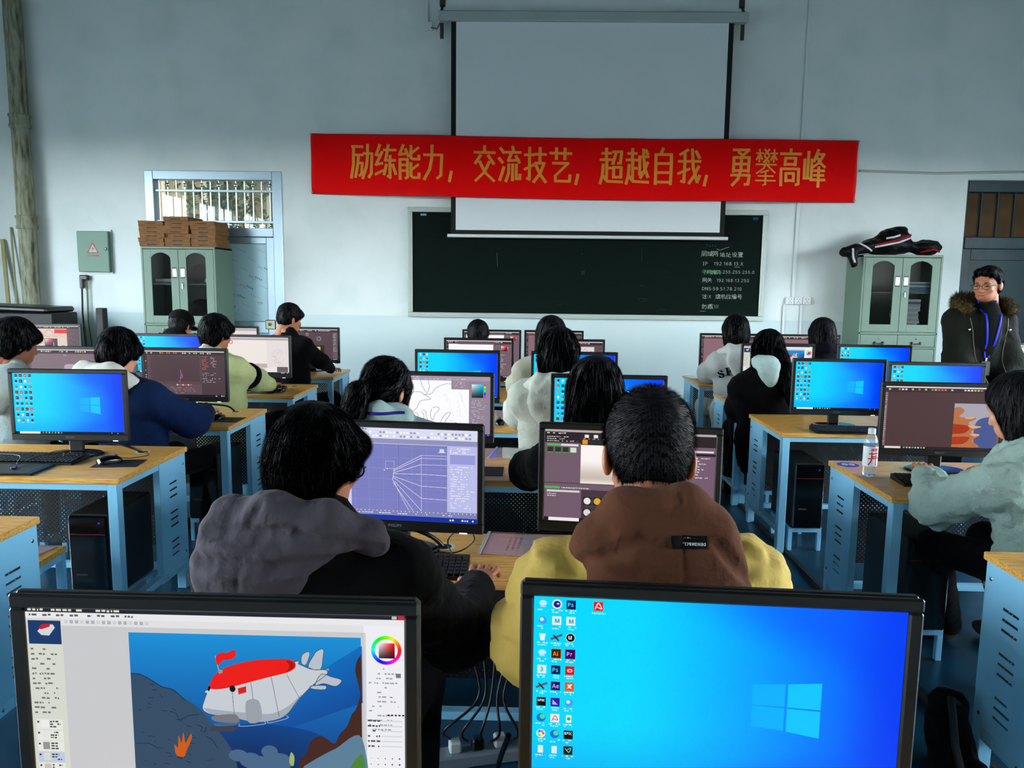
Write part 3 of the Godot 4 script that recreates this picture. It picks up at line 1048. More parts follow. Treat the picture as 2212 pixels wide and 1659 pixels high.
func steel_door() -> void:
	var o := Mb.new()
	var x0 := -4.41
	var x1 := -2.88
	var st := mats.steel as StandardMaterial3D
	var fm := mt("film_steel", Color(0.58, 0.66, 0.70), 0.32, 0.7)
	# outer frame set proud of the wall
	for r in [[x0 - 0.03, x0 + 0.07, 0.0, 2.84], [x1 - 0.08, x1 + 0.03, 0.0, 2.84]]:
		o.box(Vector3(r[0], r[2], ZF - 0.14), Vector3(r[1], r[3], ZF + 0.012), 0.005)
	o.box(Vector3(x0 + 0.07, 2.74, ZF - 0.14), Vector3(x1 - 0.08, 2.84, ZF + 0.012), 0.005)
	o.box(Vector3(x0 + 0.07, 2.10, ZF - 0.14), Vector3(x1 - 0.08, 2.20, ZF + 0.008), 0.005)
	var d := struct("door_1", o, fm)
	# leaf with printed film still on the steel
	var cv := Cv.new(900, 1024, Color(0.66, 0.80, 0.84))
	for k in 9:
		var b := Vector2(-300 + k * 170, -60)
		for i in 9:
			var p := b + Vector2(i * 88, i * 120)
			var red := Color(0.55, 0.30, 0.22)
			if (i + k) % 4 == 0:
				for z in 5:
					cv.pl(PackedVector2Array([p + Vector2(z * 9, z * 6), p + Vector2(z * 9 + 5, z * 6 - 14), p + Vector2(z * 9 + 9, z * 6 - 10)]), 2.4, red)
				cv.line(p + Vector2(-12, 4), p + Vector2(64, 52), 2.4, red)
				for z in 4:
					var c := p + Vector2(54 + z * 16, 20 + z * 12)
					cv.pl(PackedVector2Array([c, c + Vector2(12, -8), c + Vector2(5, -14), c + Vector2(8, 8)]), 4.5, Color(0.12, 0.42, 0.72))
			elif (i + k) % 4 == 2 and k % 3 == 0:
				cv.disc(p, 22, Color(0.62, 0.42, 0.30), 16)
				cv.disc(p, 17, Color(0.70, 0.80, 0.82), 12)
				cv.text("SB", p.x - 11, p.y - 7, 14, Color(0.62, 0.42, 0.30), true)
			else:
				for z in 7:
					cv.rect(p.x + z * 11, p.y + z * 8, 7, 5, Color(0.60, 0.42, 0.36))
	var pm := mt("door_film", Color(1, 1, 1), 0.35, 0.25)
	pm.albedo_texture = cv.tex()
	for r in [[0.10, 0.98, 0.0, 1.0], [1.12, 2.02, 0.0, 0.6]]:
		var f := Mb.new()
		var a := Vector3(x0 + 0.17, r[1], ZF - 0.055)
		var b := Vector3(x1 - 0.18, r[0], ZF - 0.055)
		f.quad(Vector3(a.x, a.y, a.z), Vector3(b.x, a.y, a.z), Vector3(b.x, b.y, a.z), Vector3(a.x, b.y, a.z), Vector3(0, 0, 1))
		put("film_panel", f, pm, d)
	var leaf := Mb.new()
	leaf.box(Vector3(x0 + 0.07, 0.0, ZF - 0.11), Vector3(x1 - 0.08, 2.10, ZF - 0.06))
	for r in [[x0 + 0.07, x0 + 0.17, 0.0, 2.10], [x1 - 0.18, x1 - 0.08, 0.0, 2.10]]:
		leaf.box(Vector3(r[0], r[2], ZF - 0.06), Vector3(r[1], r[3], ZF - 0.03), 0.006)
	for r: Vector2 in [Vector2(0.0, 0.10), Vector2(0.98, 1.12), Vector2(2.02, 2.10)]:
		leaf.box(Vector3(x0 + 0.17, r.x, ZF - 0.06), Vector3(x1 - 0.18, r.y, ZF - 0.03), 0.006)
	put("leaf", leaf, fm, d)
	var lk := Mb.new()
	lk.box(Vector3(x1 - 0.20, 1.03, ZF - 0.03), Vector3(x1 - 0.09, 1.14, ZF + 0.02), 0.008)
	lk.lathe(PackedVector2Array([Vector2(0.018, 0), Vector2(0.018, 0.012), Vector2(0.0, 0.016)]), Transform3D(Basis(Vector3(1, 0, 0), PI / 2), Vector3(x1 - 0.145, 1.09, ZF + 0.02)), 10)
	put("lock_box", lk, mt("brass_grey", Color(0.55, 0.55, 0.48), 0.35, 0.8), d)
	var g := Mb.new()
	g.quad(Vector3(x0 + 0.07, 2.74, ZF - 0.10), Vector3(x1 - 0.08, 2.74, ZF - 0.10), Vector3(x1 - 0.08, 2.20, ZF - 0.10), Vector3(x0 + 0.07, 2.20, ZF - 0.10), Vector3(0, 0, 1))
	put("transom_pane", g, mats.clear_glass, d)
	for y: float in [2.27, 2.62]:
		var r := Mb.new()
		r.box(Vector3(x0 + 0.07, y - 0.014, ZF - 0.05), Vector3(x1 - 0.08, y + 0.014, ZF - 0.022), 0.004)
		put("grille_rail", r, fm, d)
	for i in 14:
		var x := x0 + 0.12 + i * 0.0995
		var b := Mb.new()
		b.tube(PackedVector3Array([Vector3(x, 2.20, ZF - 0.036), Vector3(x, 2.74, ZF - 0.036)]), 0.0065, 8)
		put("grille_bar", b, st, d)
		if i % 2 == 1:
			for y: float in [2.685, 2.235]:
				var k := Mb.new()
				k.lathe(PackedVector2Array([Vector2(0.0, -0.028), Vector2(0.010, -0.02), Vector2(0.024, 0), Vector2(0.010, 0.02), Vector2(0.0, 0.028)]), Transform3D(Basis(), Vector3(x, y, ZF - 0.036)), 8)
				put("grille_knob", k, st, d)

func teal_door() -> void:
	var x0 := 4.95
	var x1 := 6.05
	var m := mt("door_teal", Color(1, 1, 1), 0.55)
	tri(m, noise_tex(0.01, [Color(0.06, 0.16, 0.19), Color(0.09, 0.22, 0.25), Color(0.11, 0.25, 0.27)], 256, 4, 41), Vector3(1.2, 0.5, 1.2))
	var o := Mb.new()
	for r in [[x0, x0 + 0.07, 0.0, 2.82], [x1 - 0.07, x1, 0.0, 2.82]]:
		o.box(Vector3(r[0], r[2], ZF - 0.2), Vector3(r[1], r[3], ZF - 0.1), 0.005)
	o.box(Vector3(x0 + 0.07, 2.70, ZF - 0.2), Vector3(x1 - 0.07, 2.82, ZF - 0.1), 0.005)
	o.box(Vector3(x0 + 0.07, 2.06, ZF - 0.2), Vector3(x1 - 0.07, 2.19, ZF - 0.09), 0.005)
	var d := struct("door_2", o, m)
	var leaf := Mb.new()
	leaf.box(Vector3(x0 + 0.07, 0, ZF - 0.18), Vector3(x1 - 0.07, 2.06, ZF - 0.14))
	for r in [[x0 + 0.07, x0 + 0.17], [x1 - 0.17, x1 - 0.07]]:
		leaf.box(Vector3(r[0], 0, ZF - 0.14), Vector3(r[1], 2.06, ZF - 0.125), 0.004)
	for r: Vector2 in [Vector2(0, 0.2), Vector2(1.0, 1.14), Vector2(1.93, 2.06)]:
		leaf.box(Vector3(x0 + 0.17, r.x, ZF - 0.14), Vector3(x1 - 0.17, r.y, ZF - 0.125), 0.004)
	put("leaf", leaf, m, d)
	var bk := Mb.new()
	bk.box(Vector3(x0 + 0.07, 2.19, ZF - 0.2), Vector3(x1 - 0.07, 2.70, ZF - 0.19))
	put("transom_backing", bk, mats.black_matte, d)
	var pm := mt("transom_ochre", Color(1, 1, 1), 0.8)
	tri(pm, noise_tex(0.012, [Color(0.26, 0.17, 0.06), Color(0.36, 0.25, 0.09)], 128, 3, 44), Vector3(1, 1, 1))
	for i in 5:
		var b := Mb.new()
		var xa := x0 + 0.08 + i * 0.19
		b.box(Vector3(xa, 2.2, ZF - 0.19), Vector3(xa + 0.165, 2.69, ZF - 0.17))
		put("transom_board", b, pm, d)
		b = Mb.new()
		b.tube(PackedVector3Array([Vector3(xa + 0.175, 2.19, ZF - 0.15), Vector3(xa + 0.175, 2.70, ZF - 0.15)]), 0.011, 8)
		put("transom_bar", b, m, d)

func outside() -> void:
	var m := mt("ochre_render", Color(1, 1, 1), 0.9)
	tri(m, noise_tex(0.02, [Color(0.46, 0.40, 0.28), Color(0.58, 0.51, 0.37)], 256, 4, 51), Vector3(0.3, 0.3, 0.3))
	var b := thing("neighbour_building", "ochre building with a grey sloping stair seen through the door's transom", "building", Vector3(-6.0, -0.16, -12.6))
	var s := Mb.new()
	s.box(Vector3(-7, 0, -4), Vector3(9, 7.5, 0))
	put("wall", s, m, b)
	s = Mb.new()
	s.bar(Vector3(0.6, 4.0, 0.2), Vector3(4.6, 2.0, 0.2), 0.26, 0.3)
	put("stair", s, mt("stair_grey", Color(0.36, 0.38, 0.40), 0.8), b)
	for i in 14:
		s = Mb.new()
		s.box(Vector3(-0.6 + i * 0.34, 1.9, 0.0), Vector3(-0.54 + i * 0.34, 3.4, 0.06))
		put("railing_post", s, mt("railing_cream", Color(0.70, 0.66, 0.55), 0.7), b)
	s = Mb.new()
	s.box(Vector3(-7, 4.6, 0), Vector3(9, 4.75, 3.2))
	put("canopy", s, mt("stair_grey", Color(0.36, 0.38, 0.40), 0.8), b)
	var t := thing("leafy_tree", "small leafy tree outside seen through the transom bars", "tree", Vector3(-4.45, -0.16, -11.3))
	s = Mb.new()
	s.tube(PackedVector3Array([Vector3(0, 0, 0), Vector3(0.08, 1.2, 0), Vector3(-0.05, 2.4, 0.05), Vector3(0.1, 3.4, 0)]), 0.09, 8, 0.03)
	for a in 7:
		s.tube(PackedVector3Array([Vector3(0, 1.9 + a * 0.15, 0), Vector3(cos(a * 2.1) * 0.3, 2.2 + a * 0.16, sin(a * 2.1) * 0.3), Vector3(cos(a * 2.1) * 0.5, 2.4 + a * 0.18, sin(a * 2.1) * 0.45)]), 0.025, 5, 0.008)
	put("trunk", s, mt("bark", Color(0.16, 0.12, 0.08), 0.9), t)
	s = Mb.new()
	var rg := RandomNumberGenerator.new()
	rg.seed = 77
	for i in 900:
		var p := Vector3(rg.randfn(0, 0.3), 2.75 + rg.randfn(0, 0.35), rg.randfn(0, 0.3))
		var bs := Basis.from_euler(Vector3(rg.randf() * TAU, rg.randf() * TAU, rg.randf() * TAU))
		s.quad(p, p + bs * Vector3(0.05, 0.03, 0), p + bs * Vector3(0.13, 0, 0.01), p + bs * Vector3(0.05, -0.03, 0))
	var f := put("foliage", s, mt("leaf_green", Color(0.24, 0.33, 0.12), 0.6), t)
	f.set_meta("kind", "stuff")

func cabinet(label: String, at: Vector3, w: float, dp: float) -> Node3D:
	var t := thing("steel_cabinet", label, "cabinet", at)
	var h := 1.955
	var cp := mats.cabinet_paint as Material
	var z0 := -dp / 2
	var z1 := dp / 2
	var s := Mb.new()
	for x: float in [-w / 2, w / 2 - 0.02]:
		s.box(Vector3(x, 0.05, z0), Vector3(x + 0.02, h, z1 - 0.02), 0.003)
	s.box(Vector3(-w / 2, h - 0.025, z0), Vector3(w / 2, h, z1), 0.004)
	s.box(Vector3(-w / 2 + 0.02, 0.05, z0), Vector3(w / 2 - 0.02, h - 0.025, z0 + 0.01))
	s.box(Vector3(-w / 2, 0.0, z0), Vector3(w / 2, 0.06, z1 - 0.03))
	s.box(Vector3(-w / 2, 1.09, z1 - 0.03), Vector3(w / 2, 1.115, z1), 0.003)
	s.box(Vector3(-w / 2, 0.935, z1 - 0.03), Vector3(w / 2, 0.955, z1), 0.003)
	for x: float in [-w / 2, w / 2 - 0.022]:
		s.box(Vector3(x, 0.06, z1 - 0.02), Vector3(x + 0.022, h - 0.025, z1), 0.003)
	put("body", s, cp, t)
	for y: float in [1.105, 1.555]:
		s = Mb.new()
		s.box(Vector3(-w / 2 + 0.02, y - 0.016, z0 + 0.01), Vector3(w / 2 - 0.02, y, z1 - 0.04))
		put("shelf", s, cp, t)
	var hw := w / 2 - 0.024
	for sd: float in [-1.0, 1.0]:
		var d := Mb.new()
		var xa := 0.002 if sd > 0 else -hw
		var xb := hw if sd > 0 else -0.002
		var y0 := 1.118
		var y1 := h - 0.03
		var gy0 := 1.2
		var gys := 1.835
		var gx0 := xa + 0.085
		var gx1 := xb - 0.085
		var za := z1 - 0.002
		d.box(Vector3(xa, y0, za - 0.018), Vector3(gx0, y1, za), 0.002)
		d.box(Vector3(gx1, y0, za - 0.018), Vector3(xb, y1, za), 0.002)
		d.box(Vector3(gx0, y0, za - 0.018), Vector3(gx1, gy0, za))
		var poly := PackedVector2Array([Vector2(gx0, y1), Vector2(gx1, y1), Vector2(gx1, gys)])
		for i in 11:
			var u := i / 10.0
			var c := 0.5 - 0.5 * cos(TAU * u)
			poly.append(Vector2(lerpf(gx1, gx0, u), gys + 0.055 * pow(sin(PI * u), 0.7)))
		poly.append(Vector2(gx0, gys))
		var clean := PackedVector2Array()
		for q in poly:
			if clean.is_empty() or clean[clean.size() - 1].distance_to(q) > 0.001:
				clean.append(q)
		d.prism(clean, 0.018, Transform3D(Basis(), Vector3(0, 0, za)))
		var dr := put("door", d, cp, t)
		var g := Mb.new()
		g.quad(Vector3(gx0, gys + 0.06, za - 0.012), Vector3(gx1, gys + 0.06, za - 0.012), Vector3(gx1, gy0, za - 0.012), Vector3(gx0, gy0, za - 0.012), Vector3(0, 0, 1))
		put("glass", g, mats.dark_glass, dr)
		var hd := Mb.new()
		var hx := 0.045 * sd
		hd.box(Vector3(hx - 0.02, 1.62, za), Vector3(hx + 0.02, 1.72, za + 0.006), 0.003)
		put("handle_plate", hd, mats.chrome, dr)
		hd = Mb.new()
		for y: float in [1.615, 1.713]:
			hd.box(Vector3(hx - 0.023, y, za), Vector3(hx + 0.023, y + 0.014, za + 0.012), 0.004)
		put("handle_cap", hd, mats.black_plastic, dr)
		if sd > 0:
			hd = Mb.new()
			hd.lathe(PackedVector2Array([Vector2(0.013, 0), Vector2(0.013, 0.01), Vector2(0.0, 0.012)]), Transform3D(Basis(Vector3(1, 0, 0), PI / 2), Vector3(0.04, 1.55, za)), 10)
			hd.box(Vector3(0.036, 1.50, za + 0.012), Vector3(0.044, 1.545, za + 0.015))
			put("lock", hd, mats.steel, dr)
		d = Mb.new()
		d.box(Vector3(xa, 0.958, za - 0.018), Vector3(xb, 1.087, za), 0.003)
		var dw := put("drawer", d, cp, t)
		hd = Mb.new()
		var mx := (xa + xb) / 2
		hd.box(Vector3(mx - 0.05, 0.985, za + 0.012), Vector3(mx + 0.05, 0.998, za + 0.022), 0.003)
		for q: float in [-0.05, 0.04]:
			hd.box(Vector3(mx + q, 0.98, za), Vector3(mx + q + 0.01, 1.012, za + 0.022))
		put("handle", hd, mats.black_plastic, dw)
		hd = Mb.new()
		hd.lathe(PackedVector2Array([Vector2(0.011, 0), Vector2(0.011, 0.008), Vector2(0.0, 0.01)]), Transform3D(Basis(Vector3(1, 0, 0), PI / 2), Vector3(mx, 1.05, za)), 10)
		put("lock", hd, mats.steel, dw)
		d = Mb.new()
		d.box(Vector3(xa, 0.07, za - 0.018), Vector3(xb, 0.932, za), 0.003)
		put("lower_door", d, cp, t)
	return t

func cardboard_boxes() -> void:
	var s := Mb.new()
	var w := 0.275
	var h := 0.046
	var dp := 0.38
	s.box(Vector3(-w / 2, 0, -dp), Vector3(w / 2, h - 0.014, 0), 0.002)
	var lid := Mb.new()
	lid.box(Vector3(-w / 2 - 0.003, h - 0.016, -dp - 0.003), Vector3(w / 2 + 0.003, h - 0.001, 0.003), 0.002)
	var pr := Mb.new()
	pr.box(Vector3(-0.055, 0.014, 0.0), Vector3(0.055, 0.022, 0.0006))
	var fl := Mb.new()
	fl.prism(PackedVector2Array([Vector2(0, 0.004), Vector2(0.03, 0.006), Vector2(0.034, 0.02), Vector2(0.012, 0.028)]), 0.002, Transform3D(Basis(Vector3(0, 1, 0), -0.5), Vector3(-w / 2 - 0.03, 0, 0.004)))
	var proto := thing("cardboard_box", "", "box", Vector3.ZERO, 0, "flat cardboard boxes stacked on the left cabinet")
	put("body", s, mats.kraft_board, proto)
	put("lid", lid, mats.kraft_board, proto)
	put("printed_line", pr, mats.print_brown, proto)
	var pos := ["bottom", "second from bottom", "third from bottom", "fourth from bottom", "fifth from bottom", "sixth from bottom", "topmost"]
	var first := true
	var st := [[-4.125, 6, "left", 0.0], [-3.845, 7, "middle", 0.02], [-3.565, 6, "right", 0.0]]
	var rg := RandomNumberGenerator.new()
	rg.seed = 5
	for a in st:
		for i in a[1]:
			var at := Vector3(a[0] + rg.randf_range(-0.012, 0.012), 1.957 + i * h, -8.46 + rg.randf_range(-0.02, 0.01) + (0.01 if i == a[1] - 1 else 0.0))
			if a[2] == "left" and i == 5:
				at.x -= 0.02
			var nm: String = pos[i] if i < a[1] - 1 else "topmost"
			var lb := "flat brown cardboard box, %s of the %s stack on the cabinet" % [nm, a[2]]
			if first:
				proto.position = at
				proto.set_meta("label", lb)
				first = false
			else:
				copy(proto, at, rg.randf_range(-0.04, 0.04), lb, "cardboard_box")

func jacket_pile() -> void:
	var t := thing("jacket_heap", "dark navy sports jackets with red and white stripes heaped on the cabinet", "jackets", Vector3(4.05, 1.955, -8.66))
	var f := Field.new()
	f.nz = FastNoiseLite.new()
	f.nz.seed = 4
	f.nz.frequency = 1.0
	f.nscale = Vector3(9, 13, 9)
	f.amp = 0.018
	f.ell(Vector3(-0.10, 0.10, 0), Vector3(0.30, 0.10, 0.17), 0.06)
	f.ell(Vector3(-0.05, 0.20, 0.02), Vector3(0.17, 0.09, 0.13), 0.06)
	f.ell(Vector3(0.0, 0.265, 0.03), Vector3(0.085, 0.05, 0.08), 0.03)
	f.ell(Vector3(0.30, 0.085, 0.02), Vector3(0.17, 0.085, 0.14), 0.04)
	f.cap(Vector3(-0.34, 0.09, 0.08), Vector3(-0.62, 0.02, 0.12), 0.06, 0.05, 0.05)
	f.cap(Vector3(-0.52, 0.045, 0.12), Vector3(-0.53, -0.10, 0.17), 0.05, 0.042, 0.04)
	var mb := Mb.new()
	f.net(0.014, mb)
	put("cloth", mb, cloth("navy_nylon", Color(0.018, 0.018, 0.030), 0.5), t)
	var lines := [["red_stripe", Color(0.55, 0.02, 0.03), [Vector3(-0.3, 0.1, 0.3), Vector3(-0.05, 0.16, 0.3), Vector3(0.16, 0.24, 0.3)]], ["white_stripe", Color(0.75, 0.76, 0.78), [Vector3(-0.3, 0.08, 0.3), Vector3(-0.05, 0.135, 0.3), Vector3(0.17, 0.215, 0.3)]], ["white_stripe", Color(0.75, 0.76, 0.78), [Vector3(-0.46, 0.12, 0.3), Vector3(-0.38, 0.07, 0.3), Vector3(-0.33, 0.04, 0.3)]], ["white_stripe", Color(0.75, 0.76, 0.78), [Vector3(-0.55, 0.06, 0.3), Vector3(-0.55, -0.03, 0.3), Vector3(-0.535, -0.09, 0.3)]], ["red_stripe", Color(0.55, 0.02, 0.03), [Vector3(0.2, 0.03, 0.3), Vector3(0.32, 0.06, 0.3), Vector3(0.42, 0.04, 0.3)]], ["white_stripe", Color(0.75, 0.76, 0.78), [Vector3(-0.18, 0.175, 0.3), Vector3(-0.1, 0.19, 0.3), Vector3(-0.05, 0.21, 0.3)]]]
	for l in lines:
		var q := PackedVector3Array()
		var c := Curve3D.new()
		for p in l[2]:
			c.add_point(p)
		for i in 13:
			var p := c.sample_baked(c.get_baked_length() * i / 12.0)
			var hit := false
			for k in 60:
				var dd := f.at(p)
				if dd < 0.002:
					hit = true
					break
				p.z -= maxf(dd * 0.7, 0.002)
				if p.z < -0.1:
					break
			if hit:
				q.append(p)
		if q.size() < 2:
			continue
		var s := Mb.new()
		s.tube(q, 0.011, 6)
		put(l[0], s, cloth(l[0], l[1], 0.6), t)

func cabinet_contents() -> void:
	var rg := RandomNumberGenerator.new()
	rg.seed = 12
	var cols := [Color(0.75, 0.78, 0.78), Color(0.60, 0.70, 0.72), Color(0.30, 0.45, 0.55), Color(0.78, 0.76, 0.70)]
	for a in [[Vector3(4.22, 1.106, -8.72), 14, "right cabinet's lower shelf", 0.026, 0.19], [Vector3(3.86, 1.106, -8.72), 4, "left of the right cabinet's lower shelf", 0.022, 0.24], [Vector3(4.28, 1.556, -8.72), 6, "right cabinet's upper shelf", 0.018, 0.26], [Vector3(-4.03, 1.556, -8.66), 3, "left cabinet's upper shelf", 0.016, 0.22], [Vector3(-3.53, 1.556, -8.66), 3, "right end of the left cabinet's shelf", 0.016, 0.1]]:
		for i in a[1]:
			var c: Color = cols[rg.randi() % 4]
			var s := Mb.new()
			s.box(Vector3(-a[4] / 2, 0, -0.14), Vector3(a[4] / 2, a[3], 0.13), 0.002)
			var at: Vector3 = a[0] + Vector3(rg.randf_range(-0.012, 0.012), i * (a[3] + 0.0005), 0)
			var o := put("book", s, mt("book_%d" % (cols.find(c)), c, 0.7))
			o.position = at
			o.rotation.y = rg.randf_range(-0.06, 0.06)
			tag(o, "book in a flat pile on the %s" % a[2], "book", "books piled on the %s" % a[2])
	var b := thing("dark_bag", "dark cloth bag on the left cabinet's shelf behind the glass", "bag", Vector3(-3.72, 1.556, -8.68))
	var f := Field.new()
	f.ell(Vector3(-0.02, 0.09, 0), Vector3(0.10, 0.09, 0.10), 0.05)
	f.ell(Vector3(0.03, 0.17, 0), Vector3(0.08, 0.05, 0.07), 0.05)
	var mb := Mb.new()
	f.net(0.014, mb)
	put("cloth", mb, mats.black_matte, b)
	var c := thing("dark_clothes", "dark clothes folded on the left cabinet's lower shelf", "clothes", Vector3(-3.66, 1.105, -8.68))
	f = Field.new()
	f.ell(Vector3(0, 0.1, 0), Vector3(0.2, 0.1, 0.13), 0.05)
	f.ell(Vector3(-0.03, 0.2, 0), Vector3(0.12, 0.08, 0.1), 0.05)
	mb = Mb.new()
	f.net(0.02, mb)
	put("cloth", mb, mats.black_matte, c)

func wall_fittings() -> void:
	# drain pipe
	var t := thing("drain_pipe", "grimy cast iron drain pipe running down the front wall", "pipe", Vector3(-5.765, 0, -8.87))
	var pm := mt("pipe_grime", Color(1, 1, 1), 0.7)
	tri(pm, noise_tex(0.02, [Color(0.20, 0.19, 0.12), Color(0.42, 0.42, 0.32), Color(0.58, 0.60, 0.52), Color(0.48, 0.48, 0.38)], 256, 5, 61), Vector3(4, 0.5, 4))
	var s := Mb.new()
	s.tube(PackedVector3Array([Vector3(0, 0, 0), Vector3(0, ROOM_H, 0)]), 0.095, 18)
	put("shaft", s, pm, t)
	for y: float in [3.36, 2.24]:
		s = Mb.new()
		s.lathe(PackedVector2Array([Vector2(0.095, -0.09), Vector2(0.112, -0.085), Vector2(0.112, -0.05), Vector2(0.104, -0.045), Vector2(0.104, 0.03), Vector2(0.116, 0.035), Vector2(0.116, 0.06), Vector2(0.095, 0.065)]), Transform3D(Basis(), Vector3(0, y, 0)), 18)
		put("coupling", s, pm, t)
	for a in [[Vector3(-6.13, 2.04, -8.97), Vector3(-5.93, 0.0, -8.74), 0.022, "wide"], [Vector3(-6.03, 2.18, -8.98), Vector3(-5.88, 0.0, -8.80), 0.011, "thin"]]:
		s = Mb.new()
		s.bar(a[0], a[1], a[2] * 2, a[2], 0.003)
		var o := put("wooden_pole", s, mt("pole_wood", Color(0.58, 0.55, 0.36), 0.7))
		tag(o, "%s pale wooden pole leaning against the wall beside the pipe" % a[3], "pole")
	# meter box with warning sign
	t = thing("electric_box", "grey green electric box with red warning triangle on wall", "electric box", Vector3(-5.055, 1.91, ZF))
	s = Mb.new()
	s.box(Vector3(-0.20, -0.255, 0), Vector3(0.20, 0.255, 0.012), 0.003)
	put("back_plate", s, mats.white_plastic, t)
	s = Mb.new()
	s.box(Vector3(-0.185, -0.235, 0.012), Vector3(0.185, 0.235, 0.06), 0.006)
	var dr := put("door", s, mt("box_green", Color(0.36, 0.50, 0.42), 0.5), t)
	var cv := Cv.new(256, 256, Color(0.36, 0.50, 0.42))
	var red := Color(0.55, 0.12, 0.10)
	cv.shape([128, 20, 206, 160, 50, 160], 0, 0, 1, red)
	cv.shape([128, 50, 182, 148, 74, 148], 0, 0, 1, Color(0.62, 0.68, 0.62))
	cv.shape([138, 66, 112, 112, 128, 112, 114, 142, 148, 100, 130, 100], 0, 0, 1, red)
	scrawl(cv, "止步", 50, 178, 22, 3.4, red, 1.05)
	cv.rect(98, 190, 4, 8, red)
	scrawl(cv, "有电危险", 106, 178, 22, 3.4, red, 1.05)
	s = Mb.new()
	s.quad(Vector3(-0.12, 0.13, 0.0605), Vector3(0.12, 0.13, 0.0605), Vector3(0.12, -0.11, 0.0605), Vector3(-0.12, -0.11, 0.0605), Vector3(0, 0, 1))
	var sm := mt("box_sign", Color(1, 1, 1), 0.5)
	sm.albedo_texture = cv.tex()
	put("warning_print", s, sm, dr)
	s = Mb.new()
	s.lathe(PackedVector2Array([Vector2(0.016, 0), Vector2(0.016, 0.01), Vector2(0.0, 0.012)]), Transform3D(Basis(Vector3(1, 0, 0), PI / 2), Vector3(0.155, 0.03, 0.06)), 12)
	put("lock", s, mats.chrome, dr)
	# plug and hanging cable under it
	t = thing("cable_and_plug", "black cable and plug hanging down below the electric box", "cable", Vector3(-5.19, 1.60, -8.96))
	s = Mb.new()
	s.box(Vector3(-0.045, -0.02, -0.03), Vector3(0.05, 0.04, 0.03), 0.01)
	s.box(Vector3(-0.045, -0.12, -0.02), Vector3(-0.005, 0.0, 0.03), 0.01)
	put("plug", s, mats.black_plastic, t)
	s = Mb.new()
	s.tube(PackedVector3Array([Vector3(-0.025, -0.1, 0.01), Vector3(-0.03, -0.4, 0.02), Vector3(-0.005, -0.8, 0.03), Vector3(0.08, -1.2, 0.05), Vector3(0.12, -1.57, 0.06)]), 0.011, 7)
	put("cable", s, mats.black_plastic, t)
	s = Mb.new()
	s.tube(PackedVector3Array([Vector3(0.03, -0.02, 0.0), Vector3(0.02, -0.5, 0.0), Vector3(0.09, -1.1, 0.02), Vector3(0.11, -1.59, 0.04)]), 0.008, 6)
	put("thin_cable", s, mt("cable_olive", Color(0.40, 0.42, 0.25), 0.6), t)
	# black upright speaker and the big black console
	t = thing("column_speaker", "slim black column speaker standing by the left wall section", "speaker", Vector3(-4.72, 0, -8.45))
	s = Mb.new()
	s.box(Vector3(-0.04, 0.04, -0.05), Vector3(0.04, 1.275, 0.05), 0.006)
	put("cabinet", s, mats.black_matte, t)
	s = Mb.new()
	for y in 10:
		for x in 3:
			s.cbox(Vector3(-0.016 + x * 0.016, 1.05 + y * 0.016, 0.0505), Vector3(0.006, 0.006, 0.002))
	put("grille_dots", s, mats.grey_plastic, t)
	s = Mb.new()
	s.box(Vector3(-0.11, 0, -0.11), Vector3(0.11, 0.04, 0.11), 0.008)
	put("foot", s, mats.black_matte, t)
	t = thing("black_console", "large black teaching console with sloped lid at far left", "console", Vector3(-5.75, 0, -8.42))
	s = Mb.new()
	s.box(Vector3(-0.55, 0, -0.25), Vector3(0.63, 1.22, 0.22), 0.01)
	put("body", s, mats.black_matte, t)
	s = Mb.new()
	s.box(Vector3(-0.60, 1.22, -0.28), Vector3(0.55, 1.28, 0.26), 0.02, Transform3D(Basis(Vector3(0, 0, 1), -0.03), Vector3(0, 0.02, 0)))
	put("lid", s, mats.black_plastic, t)
	s = Mb.new()
	for y in 5:
		for x in 3:
			s.cbox(Vector3(0.54 + x * 0.018, 1.02 + y * 0.02, 0.221), Vector3(0.007, 0.007, 0.002))
	put("vent_dots", s, mats.grey_plastic, t)
	# conduits and sockets
	t = thing("wall_conduit", "white plastic conduit rising from the triple wall sockets", "conduit", Vector3(3.06, 0, ZF))
	s = Mb.new()
	s.box(Vector3(-0.018, 1.475, 0), Vector3(0.018, ROOM_H - 0.001, 0.02), 0.004)
	put("trunking", s, mats.wall_paint, t)
	t = thing("socket_strip", "three white wall sockets in a row right of the blackboard", "sockets", Vector3(3.12, 1.44, ZF))
	for i in 3:
		s = Mb.new()
		s.box(Vector3(-0.145 + i * 0.096, -0.043, 0), Vector3(-0.053 + i * 0.096, 0.043, 0.035), 0.006)
		var k := put("socket", s, mats.white_plastic, t)
		s = Mb.new()
		for q: Vector2 in [Vector2(-0.014, 0.018), Vector2(0.014, 0.018), Vector2(0, -0.006), Vector2(-0.014, -0.022), Vector2(0.014, -0.022)]:
			s.cbox(Vector3(-0.099 + i * 0.096 + q.x, q.y, 0.0352), Vector3(0.006, 0.010, 0.001))
		put("holes", s, mats.black_matte, k)
	t = thing("drop_conduits", "two thin white conduits running down below the triple sockets", "conduit", Vector3(3.12, 0, ZF))
	s = Mb.new()
	s.box(Vector3(-0.17, 0.0, 0.004), Vector3(-0.145, 1.395, 0.022), 0.004)
	put("trunking", s, mats.white_plastic, t)
	s = Mb.new()
	s.box(Vector3(0.03, 0.0, 0.004), Vector3(0.055, 1.396, 0.022), 0.004)
	put("trunking", s, mats.white_plastic, t)
	t = thing("wall_pipe", "thin pale conduit running right from the banner's end", "conduit", Vector3(0, 0, ZF))
	s = Mb.new()
	s.tube(PackedVector3Array([Vector3(3.72, 2.905, 0.015), Vector3(4.6, 2.885, 0.015), Vector3(5.3, 2.905, 0.015), Vector3(XR, 2.925, 0.015)]), 0.013, 8)
